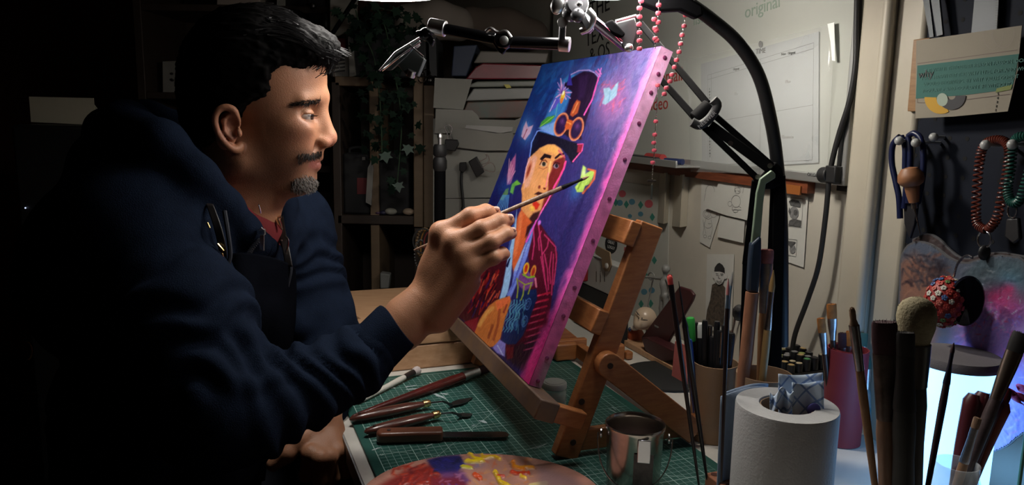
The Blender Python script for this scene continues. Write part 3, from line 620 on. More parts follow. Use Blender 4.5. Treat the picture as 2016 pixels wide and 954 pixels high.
# planner sheet in a clear sleeve
paper = mat('white_paper', (.36, .38, .39), rough=.8, var=.04, vscale=30)
pl_ = thing('planner_sheet', 'printed landscape planner grid headed TIME in a clear sleeve on the whiteboard', 'paper', Wl(1495, 320, CB-.003))
wp([(1380, 126), (1612, 62), (1611, 320), (1382, 333)], CB-.0030, .0006, paper, 'sheet', pl_)
L = CB-.0034
def qd(u, v): a = np.array([1393, 136+12.]), np.array([1602, 84.]), np.array([1599, 315.]), np.array([1394, 325.]); p = (a[0]*(1-u)+a[1]*u)*(1-v)+(a[3]*(1-u)+a[2]*u)*v; return tuple(p)
ink('ruled_lines', [[qd(0, 0), qd(1, 0), qd(1, 1), qd(0, 1), qd(0, 0)], [qd(0, .05), qd(1, .05)], [qd(.035, 0), qd(.035, 1)], [qd(.5, 0), qd(.5, 1)], [qd(.035, .53), qd(1, .53)]], L, grey_ink, pl_, .0005)
for s_, u, v, sz, m_, nm in [('TIME', .5, -.075, .0125, blk_ink, 'heading'), ('Urgent', .27, .026, .0062, blk_ink, 'heading'), ('Non - Urgent', .76, .026, .0062, blk_ink, 'heading'), ('Do', .27, .28, .008, pale_ink, 'faint_word'), ('Plan', .76, .28, .008, pale_ink, 'faint_word'), ('Eliminate', .76, .78, .008, pale_ink, 'faint_word')]:
    x, y = qd(u, v); wtext(s_, x, y, sz, m_, pl_, L, .03, nm)
for k, ch in enumerate('IMPORTANT'): x, y = qd(.018, .16+.033*k); wtext(ch, x, y, .0055, blk_ink, pl_, L, 0, 'side_letter'); x, y = qd(.018, .64+.033*k); wtext(ch, x, y, .0055, blk_ink, pl_, L, 0, 'side_letter')
wp(arc(1497, 87, 4, 7, 0, 330, 7), L, .0004, grey_ink, 'emblem', pl_)
clear = mat('clear_plastic', (.9, .92, .9), rough=.12, alpha=.10, spec=.8)
mb = MB(); rows_ = []
for k in range(9):
    v = k/8; rows_.append([Wl(1352+(1644-1352)*u+(-16*v if u > .5 else 8*v), (118-u*72)*(1-v)+(338+8*u)*v, CB-.0055-.0035*math.sin(5*u+9*v*u)*u) for u in np.linspace(0, 1, 16)])
sheet('clear_sleeve', rows_, clear, pl_, .0004)
gl = mat('sleeve_highlight', (.85, .88, .86), rough=.3)
wp([(1629, 47), (1642, 44), (1643, 70), (1644, 120), (1638, 119), (1635, 84)], CB-.010, .0004, gl, 'highlight_patch', pl_)  # white highlight on the crumpled sleeve, painted as a pale patch
# timber rail under the board
rail_m = mat('red_brown_rail', (.20, .055, .022), rough=.45, col2=(.10, .028, .014), vscale=20, stretch=(1, 1, 8))
z1 = zb-.012; z0 = Wl(1590, 381, WALLC-.015)[2]
struct(slab(MB(), WALLC-.016, WALLC+.002, sw(1590, 365, WALLC-.016), sw(1190, 330, WALLC-.016), z0, z1).build('trim_5', rail_m, smooth=False))
tag(wp([(1545, 362), (1576, 366), (1574, 384), (1545, 380)], WALLC-.020, .003, mat('amber_label', (.28, .09, .02), rough=.5), 'wood_label'), 'small orange-brown tab on the rail right of the lamp post', 'label')
# pens on the tray
mkr = mat('red_eraser', (.42, .05, .05), rough=.5)
zt2 = zb-.006
def on_tray(x, dn): q = Wl(x, 305, CB-.03-dn); return np.array([q[0], q[1], zt2])
a = on_tray(1275, .0); b = on_tray(1306, .0); tag(MB().cyl(a+[0, 0, .009], b+[0, 0, .009], .009, n=16).build('marker_pen', mkr), 'red marker on the whiteboard tray', 'pen')
a = on_tray(1310, .012); b = on_tray(1345, .0); tag(MB().cyl(a+[0, 0, .0062], b+[0, 0, .0062], .006, n=14).build('marker_pen', mat('blue_marker', (.02, .03, .10), rough=.4)), 'dark blue marker right of the red one on the tray', 'pen')
a = on_tray(1248, .015); b = on_tray(1296, .018); tag(MB().cyl(a+[0, 0, .0062], b+[0, 0, .0062], .006, n=14).build('marker_pen', mat('dark_marker', (.03, .03, .035), rough=.4)), 'black marker nearest the canvas on the tray', 'pen')
# dotted sheet
dots = thing('dotted_sheet', 'pale sheet with pink, blue and green dots on the wall behind the easel', 'poster', Wl(1260, 440, WALLC-.003))
wp([(1188, 352), (1318, 372), (1312, 640), (1180, 650)], WALLC-.002, .0012, mat('pale_sheet', (.42, .42, .38), rough=.7), 'sheet', dots)
cols = {'r': mat('dot_pink', (.50, .10, .12)), 'b': mat('dot_blue', (.08, .22, .30)), 'g': mat('dot_green', (.04, .22, .17))}
for k_, x, y, r in [('r', 1225, 381, 7), ('r', 1277, 401, 8), ('b', 1244, 397, 6), ('b', 1220, 399, 6), ('g', 1233, 402, 0), ('g', 1261, 403, 0), ('g', 1284, 427, 0), ('b', 1261, 421, 5), ('g', 1212, 398, 0), ('g', 1288, 512, 0), ('g', 1270, 540, 0), ('b', 1283, 571, 6), ('b', 1268, 574, 6), ('g', 1262, 598, 0), ('g', 1281, 597, 0), ('b', 1240, 425, 4)]:
    pts = arc(x, y, r, r, 0, 340, 13) if r else [(x, y-8), (x+5, y), (x, y+8), (x-5, y)]
    wp(pts, WALLC-.0026, .0005, cols[k_], 'dot' if r else 'diamond', dots)
# cream angle hooks
for i, (xa, xb, ya, yb, lab) in enumerate([(1294, 1314, 343, 440, 'left cream plastic trunking piece hanging on the wall under the tray'), (1323, 1350, 347, 447, 'right cream plastic trunking piece hanging on the wall, beside the pencil sketches')]):
    A_, B_, C_ = Wl(xa, yb-2, WALLC-.003), Wl((xa+xb)/2+2, yb, WALLC-.022), Wl(xb, yb-2, WALLC-.003); up = ZZ*(Wl(xa, ya)[2]-Wl(xa, yb)[2])
    mb = MB(); mb.poly([A_, B_, B_+[0, 0, .0001]+NN*.003, A_+NN*.003+VV*.001], up) if False else None
    n_ = NN*.002; V = [A_, B_, C_, A_+up, B_+up, C_+up, A_+n_, B_+n_*1.4, C_+n_, A_+n_+up, B_+n_*1.4+up, C_+n_+up]
    mb.add(V, [(0, 3, 4, 1), (1, 4, 5, 2), (6, 7, 10, 9), (7, 8, 11, 10), (0, 1, 7, 6), (1, 2, 8, 7), (3, 9, 10, 4), (4, 10, 11, 5), (0, 6, 9, 3), (2, 5, 11, 8)])
    tag(mb.build('trunking', cream, smooth=False), lab, 'trunking')
# sketches
pencil = mat('pencil', (.16, .16, .16), rough=.8); skp = mat('sketch_paper', (.50, .50, .47), rough=.85, var=.05)
def sk(name, label, outer, c, strokes, w=.0008, m=pencil, curl=None, pm=skp):
    t = thing(name, label, 'drawing', Wl(*outer[0], c)); wp(outer, c, .0006, pm, 'sheet', t)
    if strokes: ink('pencil_drawing', strokes, c-.0005, m, t, w)
    return t
c_ = WALLC-.003
sk('sketch', 'narrow pencil sketch of a standing figure, leftmost on the wall', [(1381, 355), (1432, 360), (1418, 420), (1397, 487), (1378, 476)], c_,
   [arc(1391, 421, 7, 8), arc(1405, 421, 6, 7), arc(1394, 440, 8, 9, 20, 200), [(1390, 430), (1386, 445), (1390, 460)], [(1400, 432), (1403, 450), (1399, 465)], arc(1388, 465, 3, 3), arc(1397, 467, 3, 3), [(1384, 432), (1386, 448), (1384, 462)], arc(1398, 378, 9, 14, 180, 360), [(1389, 380), (1386, 395)], [(1394, 440), (1400, 440)], arc(1391, 421, 4, 5), [(1388, 428), (1394, 432), (1402, 428)]])
sk('sketch', 'lower blank sheet under the rabbit drawing', [(1418, 424), (1466, 434), (1463, 478), (1412, 466)], WALLC-.006, [])
sk('sketch', 'pencil drawing of a long-eared animal on a lifted sheet', [(1422, 344), (1475, 348), (1492, 362), (1470, 433), (1430, 424), (1388, 409), (1404, 384)], WALLC-.010,
   [[(1446, 375), (1449, 356), (1453, 368), (1460, 369), (1466, 360), (1462, 380)], arc(1452, 375, 6, 6), arc(1449, 396, 9, 12), arc(1437, 401, 4, 5), [(1442, 406), (1441, 413), (1459, 413)], arc(1448, 415, 5, 3), [(1454, 405), (1459, 409)], [(1451, 374), (1453, 376)], arc(1448, 376, 1, 1), arc(1455, 376, 1, 1)])
pt = sk('sketch', 'sheet with two framed pencil portraits right of the lamp post', [(1546, 376), (1591, 386), (1582, 526), (1546, 514)], c_, [[(1549, 388), (1581, 391), (1578, 448), (1550, 445), (1549, 388)], [(1550, 470), (1569, 472), (1567, 505), (1550, 502), (1550, 470)]])
shade = mat('graphite', (.10, .10, .10), rough=.8, var=.5, vscale=200); shade2 = mat('graphite_light', (.22, .22, .22), rough=.8, var=.4, vscale=200)
def shp(pts, m, par, c=c_-.0012, name='shading'): wp(pts, c, .0004, m, name, par)
shp([(1553, 396), (1560, 392), (1572, 395), (1576, 402), (1575, 408), (1556, 404)], shade, pt); shp(arc(1563, 419, 9, 13, 0, 340, 12), shade2, pt, c_-.0010); shp([(1554, 408), (1557, 418), (1555, 424), (1552, 416)], shade, pt, c_-.0015); shp(arc(1566, 418, 4, 6, 0, 320, 9), shade, pt, c_-.0016); shp([(1554, 434), (1562, 430), (1577, 434), (1576, 446), (1552, 443)], shade, pt)
shp([(1552, 474), (1566, 476), (1558, 488), (1552, 482)], shade, pt); shp(arc(1560, 490, 6, 9, 0, 320, 9), shade2, pt, c_-.001)
cu = thing('cutout_figure', 'printed cut-out man in a dark beanie and brown coat above the pens', 'cutout', Wl(1412, 640, WALLC-.02))
wp([(1392, 500), (1445, 500), (1440, 650), (1388, 650)], WALLC-.004, .0006, skp, 'backing_sheet', cu)
c2_ = WALLC-.0062
brn = mat('printed_brown', (.10, .075, .055), rough=.8, var=.7, vscale=160)
wp([(1402, 560), (1410, 556), (1421, 558), (1427, 566), (1426, 600), (1424, 640), (1388, 640), (1392, 610), (1398, 590)], c2_, .0008, brn, 'coat', cu)
wp(arc(1416, 544, 10, 17, 0, 340, 16), c2_-.001, .0006, mat('print_white', (.5, .5, .48), rough=.8), 'face', cu); wp(arc(1405, 542, 3, 6, 0, 330, 8), c2_-.0004, .0006, MATS['print_white'], 'ear', cu); wp(arc(1428, 543, 3, 6, 0, 330, 8), c2_-.0004, .0006, MATS['print_white'], 'ear', cu)
wp([(1406, 534), (1407, 526), (1412, 519), (1416, 517), (1422, 521), (1426, 528), (1426, 537), (1416, 533)], c2_-.0018, .0006, blk_ink, 'beanie', cu)
ink('facial_features', [[(1409, 538), (1414, 539)], [(1418, 539), (1424, 539)], [(1410, 541), (1414, 542)], [(1419, 542), (1423, 542)], [(1416, 541), (1414, 547), (1418, 548)], [(1411, 552), (1416, 555), (1421, 551)], [(1411, 554), (1416, 558), (1421, 554)], arc(1416, 553, 7, 7, 20, 160)], c2_-.0014, blk_ink, cu, .0010)
# black cables beside the board
rub = mat('black_rubber', (.010, .010, .011), rough=.55)
cb = thing('lamp_cable', 'thick black cable hanging beside the whiteboard with a round plug', 'cable', Wl(1600, 670, WALLC-.03))
MB().tube(spline([Wl(x, y, WALLC-.03) for x, y in [(1688, -30), (1686, 60), (1684, 130), (1672, 200), (1650, 270), (1634, 340), (1626, 420), (1612, 520), (1590, 590), (1566, 655), (1558, 700)]], 6), .0042, 10).build('cord', rub, cb)
MB().tube(spline([Wl(x, y, WALLC-.025) for x, y in [(1696, -30), (1690, 80), (1680, 180), (1660, 250), (1650, 335)]], 6), .003, 8).build('cord', rub, cb)
a = Wl(1618, 344, WALLC-.028); b = Wl(1634, 344, WALLC-.028); MB().cyl(a, b, .0125, n=24).build('plug', rub, cb, bevel=.002)
slab(MB(), WALLC-.036, WALLC-.008, sw(1650, 340, WALLC-.03), sw(1629, 340, WALLC-.03), Wl(1640, 360, WALLC-.03)[2], Wl(1640, 326, WALLC-.03)[2]).build('plug_block', rub, cb, bevel=.002)

# ================================================================== pegboard and what hangs on it
CP = WALLC-.016
navyboard = mat('navy_pegboard', (.0045, .0075, .017), rough=.7, spec=.2, var=.15, vscale=10)
hole_m = mat('peg_hole', (.002, .002, .003), rough=.9)
pg = thing('pegboard', 'dark blue perforated pegboard on the right wall', 'pegboard', Wl(1900, 700, CP))
s_l = sw(1776, 400, CP); s_r = s_l-.62; zlo = Wl(1776, 760, CP)[2]
slab(MB(), CP, CP+.006, s_r, s_l, zlo, 2.0).build('board', navyboard, pg, bevel=.001)
nrow = 0
p0 = Wl(1870, 272, CP); sp = .0254
for i in range(-3, 13):
    for j in range(-14, 10):
        p = p0+VV*(-i*sp)+ZZ*(j*sp); s_ = p@VV
        if not (s_r+.01 < s_ < s_l-.008 and zlo+.01 < p[2] < 1.9): continue
        q = px(p)
        if q[0] > 2040 or q[1] < -20: continue
        MB().lathe([(0, .0), (.0031, .0), (.0031, .002)], p-NN*.0003, NN, 10, cap=False).build('peg_hole', hole_m, pg); nrow += 1
pegm = mat('grey_peg', (.35, .36, .36), rough=.35)
def peg(x, y, lab, c=CP-.045):
    h = Wl(x, y, c); t = thing('peg', lab, 'peg', h, 'round-headed pegs on the pegboard'); MB().ball(h, .0060, 16).build('head', pegm, t); MB().cyl(h+NN*.003, h+NN*(CP-c-.001), .0022, n=10).build('pin', pegm, t)
peg(1770, 277, 'grey round-headed peg holding the blue tool, the left one of two'); peg(1803, 281, 'grey round-headed peg holding the blue tool, the right one of two'); peg(1940, 285, 'grey round-headed peg holding the rust coiled cord'); peg(1993, 284, 'grey round-headed peg between the two coiled cords')
peg(1838, 270, 'thin grey peg right of the blue tool', CP-.02)
# printed card
kc = thing('printed_card', 'cream card with a teal block of text and a half-ring chart', 'card', Wl(1900, 232, CP-.03))
crd = mat('card_stock', (.24, .215, .17), rough=.8, var=.06)
cc = CP-.030
wp([(1804, 80), (2012, 50), (2003, 140), (1984, 219), (1880, 229), (1802, 233)], cc, .0008, crd, 'card', kc)
wp([(1806, 129), (2006, 106), (2000, 140), (1992, 175), (1900, 187), (1803, 194)], cc-.0005, .0004, mat('teal_print', (.03, .115, .10), rough=.8), 'teal_block', kc)
wp([(1962, 174), (1993, 166), (1990, 176), (1960, 182)], cc-.0009, .0003, mat('olive_print', (.16, .20, .06), rough=.8), 'olive_bar', kc)
ink('border_line', [[(1806, 125), (2003, 98)], [(1806, 194), (1806, 202), (1832, 202)], [(1900, 196), (1988, 185)]], cc-.0006, mat('brown_print', (.10, .06, .05)), kc, .0006)
def half(cx, cy, R, r_, a0, a1): return [(cx+R*math.cos(math.radians(a)), cy+R*math.sin(math.radians(a))) for a in np.linspace(a0, a1, 12)]+[(cx+r_*math.cos(math.radians(a)), cy+r_*math.sin(math.radians(a))) for a in np.linspace(a1, a0, 12)]
wp(half(1852, 192, 32, 9, 60, 182), cc-.0008, .0004, mat('mustard_print', (.45, .26, .03), rough=.8), 'mustard_arc', kc); wp(half(1873, 188, 28, 8, 0, 130), cc-.0012, .0004, mat('charcoal_print', (.05, .05, .055), rough=.8), 'charcoal_arc', kc); wp(arc(1855, 196, 11, 13, 0, 340, 14), cc-.0014, .0003, mat('mint_print', (.30, .36, .30), rough=.8), 'mint_dot', kc)
pale_txt = mat('pale_teal_letters', (.08, .20, .18), rough=.8)
for i, s_ in enumerate(['THE WHY IS THE DEEPER REASON PASSION. DOES IT', 'MAKE HAPPY? IS IT THE WHY I LIVE, FOR AND WHY', 'WOULD BE DRIVING. BY WHY VALUE GOES IT', 'REGULARLY AND COULDN\'T BE WITHOUT']):
    p = [(1920, 130), (1913, 146), (1906, 160), (1898, 174)][i]; text(s_, .0062, Wl(p[0], p[1]-1, cc-.0010), -VV+ZZ*.045, ZZ+VV*.045, pale_txt, kc, 'text_line', .0001)
wtext('why', 1823, 146, .014, blk_ink, kc, cc-.0010, .05, 'handwriting')
ink('ring_doodle', [arc(1955, 63, 20, 34, 0, 180, 16), arc(1975, 60, 22, 34, 0, 180, 16)], cc-.0005, mat('faint_line', (.25, .22, .19)), kc, .0004)
for k in range(5): wtext(str(5-k), 1965-1.2*k, 185+8*k, .004, blk_ink, kc, cc-.0006, 0, 'tick')
tag(wp([(1798, 78), (1830, 74), (1822, 220), (1786, 219)], CP-.012, .006, mat('oak_strip', (.28, .15, .06), rough=.5, col2=(.20, .10, .035), vscale=30, stretch=(1, 1, 8)), 'wooden_block', bev=.001), 'upright wooden board behind the cream card', 'board')
# steel tools above the card
st_m = mat('dull_steel', (.055, .065, .075), rough=.5, metal=.2)
wp([(1812, -30), (1826, -30), (1838, 72), (1830, 74)], CP-.012, .003, st_m, 'x')
tn = bpy.data.objects['x']; tn.name = 'steel_tongs'; tag(tn, 'left dull steel strip hanging above the card', 'tool')
o = wp([(1828, -30), (1846, -30), (1856, 68), (1844, 71)], CP-.016, .003, st_m, 'steel_tongs'); tag(o, 'right dull steel strip hanging above the card', 'tool')
rl = thing('steel_ruler', 'steel ruler hanging above the teal card', 'ruler', Wl(1940, 60, CP-.01)); wp([(1921, -30), (1968, -30), (1962, 64), (1912, 66)], CP-.010, .0012, st_m, 'blade', rl)
ink('graduation', [[(1966-k*.06, -10+5*k), (1960-k*.06, -9.5+5*k)] for k in range(14)], CP-.0108, blk_ink, rl, .0004)
# blue snips with a wooden tool
sn = thing('snips', 'blue-handled snips hanging from two pegs left on the pegboard', 'snips', Wl(1795, 460, CP-.03))
blueh = mat('blue_handle', (.005, .009, .045), rough=.35)
cs_ = CP-.034
for pts in ([(1772, 268), (1758, 285), (1756, 320), (1764, 360), (1770, 390), (1772, 430)], [(1774, 268), (1782, 290), (1782, 330), (1784, 370), (1780, 410)], [(1788, 268), (1800, 262), (1814, 275), (1818, 310), (1816, 350), (1806, 400)], [(1788, 268), (1792, 300), (1790, 350), (1788, 400)]):
    MB().tube(spline([Wl(x, y, cs_) for x, y in pts], 6), .0040, 10).build('handle', blueh, sn)
MB().poly([Wl(x, y, cs_) for x, y in [(1778, 395), (1806, 395), (1800, 440), (1790, 470), (1780, 440)]], NN*.005).build('blade', mat('dark_steel', (.06, .06, .07), rough=.4, metal=.8), sn, bevel=.001)
wt = thing('wooden_tool', 'small graver with a mushroom-shaped wooden handle over the blue snips', 'tool', Wl(1800, 470, CP-.05))
a = Wl(1791, 334, CP-.052); b = Wl(1800, 402, CP-.046); dz = unit(b-a); MB().lathe([(0, -.004), (.010, -.002), (.0155, .006), (.0165, .014), (.0140, .019), (.0095, .022), (.0080, .034), (.0062, .044), (0, .045)], a, dz, 24).build('handle', mat('turned_wood', (.30, .13, .06), rough=.5, var=.2, vscale=40), wt)
MB().cyl(a+dz*.045, a+dz*.052, .0042, n=12).build('ferrule', steel, wt); MB().cyl(a+dz*.052, Wl(1812, 462, CP-.04), .0016, .0006, 8).build('shaft', steel, wt)
# coiled cords with key rings
def coil(name, label, path, m, R, r, turns):
    t = thing(name, label, 'key cord', path[-1]); pts = spline(path, 12); n_ = len(pts); out = []; X = None; N_ = turns*10
    for i in range(N_):
        u = i/(N_-1)*(n_-1); k = min(int(u), n_-2); f_ = u-k; p = pts[k]*(1-f_)+pts[k+1]*f_; tg = unit(pts[min(k+2, n_-1)]-pts[max(k-1, 0)])
        if X is None: X = frame(tg)[0]
        X = unit(X-tg*(X@tg)); Y = np.cross(tg, X); a_ = 2*PI*i/10; out.append(p+X*R*math.cos(a_)+Y*R*math.sin(a_))
    MB().tube(out, r, 6).build('coil', m, t); return t
cz = CP-.03
rust = mat('rust_plastic', (.11, .022, .013), rough=.35); tealp = mat('teal_plastic', (.013, .075, .06), rough=.35)
k1 = coil('coiled_cord', 'rust-red coiled key cord looped over a grey peg', [Wl(x, y, cz) for x, y in [(1941, 452), (1924, 440), (1922, 400), (1926, 340), (1933, 296), (1948, 278), (1972, 276), (1986, 290), (1984, 330), (1974, 380), (1962, 430), (1945, 452)]], rust, .0046, .0013, 62)
MB().tube([Wl(x, y, cz) for x, y in arc(1938, 471, 13, 17)], .0012, 6).build('key_ring', steel, k1); MB().ball(Wl(1938, 497, cz), (.008, .004, .010), 12).build('fob', black_plastic, k1)
k2 = coil('coiled_cord', 'teal coiled key cord at the right edge of the frame', [Wl(x, y, cz) for x, y in [(2030, 268), (2004, 270), (1994, 290), (1990, 330), (1984, 370), (1990, 396), (2006, 396), (2020, 360), (2030, 320)]], tealp, .0046, .0013, 44)
MB().tube([Wl(x, y, cz) for x, y in arc(1993, 414, 9, 15)], .0012, 6).build('key_ring', steel, k2); MB().poly([Wl(x, y, cz) for x, y in [(1980, 430), (2004, 428), (2008, 470), (1994, 480), (1976, 466)]], NN*.006).build('fob', black_plastic, k2, bevel=.002)
# hanging palettes
def hang_pal(name, label, outer, c, fn, th=.003):
    P_ = [Wl(x, y, c) for x, y in spline([np.array(q, float) for q in outer], 4)]; t = thing(name, label, 'palette', P_[0])
    MB().poly(P_, NN*th).build('plate', mat('smoky_acrylic', (.12, .12, .13), rough=.25), t)
    xs = [q[0] for q in outer]; ys = [q[1] for q in outer]; nx, ny = 150, 190
    X, Yy = np.meshgrid(np.linspace(min(xs), max(xs), nx), np.linspace(min(ys), max(ys), ny), indexing='ij'); XY = np.stack([X.ravel(), Yy.ravel()], 1)
    pts = np.array(spline([np.array(q, float) for q in outer], 4)); ins = np.zeros(len(XY), bool); d = np.full(len(XY), 1e9)
    for i in range(len(pts)):
        a, b = pts[i], pts[(i+1) % len(pts)]; ab = b-a; tt = np.clip(((XY-a)@ab)/(ab@ab+1e-9), 0, 1); d = np.minimum(d, np.linalg.norm(XY-a-tt[:, None]*ab, axis=1))
        if abs(ab[1]) > 1e-9: ins ^= ((a[1] > XY[:, 1]) != (b[1] > XY[:, 1])) & (XY[:, 0] < ab[0]*(XY[:, 1]-a[1])/ab[1]+a[0])
    ok = ins & (d > 2.0); V = np.array([Wl(x, y, c-.0004) for x, y in XY]); A = Art(XY, (60, 60, 70)); fn(A)
    i = np.arange(nx*ny).reshape(nx, ny); Q = np.stack([i[:-1, :-1], i[1:, :-1], i[1:, 1:], i[:-1, 1:]], -1).reshape(-1, 4); Q = Q[ok[Q].all(1)]
    hgt = vnoise(V, 240)*.0012*(vnoise(V, 40) > .45); V = V-NN*hgt[:, None]
    used = np.unique(Q); re = np.full(len(V), -1); re[used] = np.arange(len(used)); npmesh('paint_layer', V[used], re[Q], paint_m, t, True, A.out()[used]); return t
def pf1(A):
    A.c[:] = (84, 92, 108); A.poly([(1768, 520), (1800, 500), (1850, 540), (1840, 700), (1760, 720)], (150, 104, 84), 18, .9); A.brush(120, (1775, 1860), (500, 560), 14, 4, [(60, 60, 70), (130, 92, 80), (40, 34, 44)], .8, .5, 1); A.glow(1850, 530, 18, 18, (40, 30, 36), .7)
    A.brush(120, (1900, 2016), (560, 720), 14, 4, [(70, 150, 190), (60, 60, 100), (150, 70, 110), (90, 90, 140)], 2.2, .5, .8)
    A.poly([(1900, 540), (1930, 505), (2016, 510), (2016, 600), (1960, 590)], (74, 92, 100), 10, .8); A.glow(1990, 560, 26, 26, (80, 140, 165), .7); A.glow(1965, 590, 24, 20, (176, 40, 90), .9, .6); A.glow(1985, 570, 14, 12, (190, 50, 100), .8)
    A.poly([(1885, 610), (2050, 600), (2050, 900), (1870, 900)], (170, 150, 225), 22, .9); A.glow(1950, 640, 45, 40, (170, 140, 225), .8); A.glow(2000, 620, 22, 22, (50, 40, 90), .7); A.brush(240, (1890, 2016), (600, 860), 12, 3, [(190, 160, 235), (215, 135, 215), (135, 135, 225), (225, 200, 245), (110, 90, 180)], 2.2, .5, .8)  # violet paint lightened here: lantern light put into the colour
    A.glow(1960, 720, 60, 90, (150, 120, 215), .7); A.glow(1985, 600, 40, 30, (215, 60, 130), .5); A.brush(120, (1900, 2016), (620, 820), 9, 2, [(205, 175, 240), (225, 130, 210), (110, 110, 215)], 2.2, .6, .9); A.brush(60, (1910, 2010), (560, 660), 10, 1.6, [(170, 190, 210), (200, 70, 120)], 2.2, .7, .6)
hang_pal('hanging_palette', 'rear clear palette, grey with dried paint, hanging behind the painted one', [(1796, 470), (1826, 459), (1850, 470), (1872, 492), (1900, 508), (1940, 498), (1990, 498), (2040, 530), (2040, 700), (1790, 700)], CP-.016, lambda A: (A.c.__setitem__(slice(None), (70, 60, 62)), A.brush(200, (1790, 2030), (460, 700), 14, 4, [(90, 70, 66), (60, 54, 60), (100, 86, 84)], 1, .5, 1)))
hang_pal('hanging_palette', 'front clear kidney palette smeared with brown, magenta and violet paint, lantern light painted into the violet', [(1770, 560), (1772, 510), (1786, 482), (1812, 474), (1840, 484), (1870, 506), (1900, 516), (1930, 508), (1980, 502), (2030, 540), (2044, 800), (2000, 864), (1962, 888), (1920, 897), (1840, 885), (1780, 820), (1764, 700)], CP-.026, pf1)
# beaded skull charm
bc = Wl(1860, 594, CP-.062); ch = thing('flower_charm', 'egg-shaped charm covered in red and white clay flowers with a black disc', 'charm', bc-ZZ*.045)
MB().ball(bc, (.0235, .0235, .032), 24).build('core', mat('red_clay', (.30, .02, .02), rough=.5), ch)
fcol = [mat('clay_red', (.42, .05, .04), rough=.5), mat('clay_white', (.50, .48, .42), rough=.5), mat('clay_coral', (.50, .13, .10), rough=.5), mat('clay_blue', (.05, .10, .26), rough=.5), mat('clay_yellow', (.50, .34, .06), rough=.5), mat('clay_green', (.10, .22, .07), rough=.5)]
for i in range(120):
    th = math.acos(1-2*(i+.5)/120); ph = i*2.39996; n_ = np.array([math.sin(th)*math.cos(ph), math.sin(th)*math.sin(ph), math.cos(th)]); q = bc+n_*[.0240, .0240, .0325]
    if n_[1] > .35: continue
    m_ = fcol[rng.choice(6, p=[.34, .22, .16, .12, .08, .08])]; X, Y, Z = frame(n_); mb = MB(); rr_ = rng.uniform(.0016, .0022)
    for k in range(5): a_ = 2*PI*k/5; mb.ball(q+X*rr_*1.1*math.cos(a_)+Y*rr_*1.1*math.sin(a_), (rr_, rr_, .0011), 6, (X, Y, Z))
    mb.ball(q+Z*.0008, .0011, 6); mb.build('flower', m_, ch)
dn = unit(-NN*.5+np.array([.3, -.6, 0])); MB().lathe([(0, -.002), (.0235, -.002), (.0255, 0), (.0235, .002), (0, .002)], Wl(1903, 592, CP-.055), dn, 32, sx=.8, sy=1.25).build('black_disc', mat('gloss_black', (.006, .006, .012), rough=.12), ch)
mb = MB()
for i, p in enumerate(spline([Wl(x, y, CP-.05) for x, y in [(1878, 543), (1884, 522), (1894, 508), (1906, 503), (1914, 507)]], 6)): mb.ball(p, .0019, 6)
mb.build('chain', steel, ch)
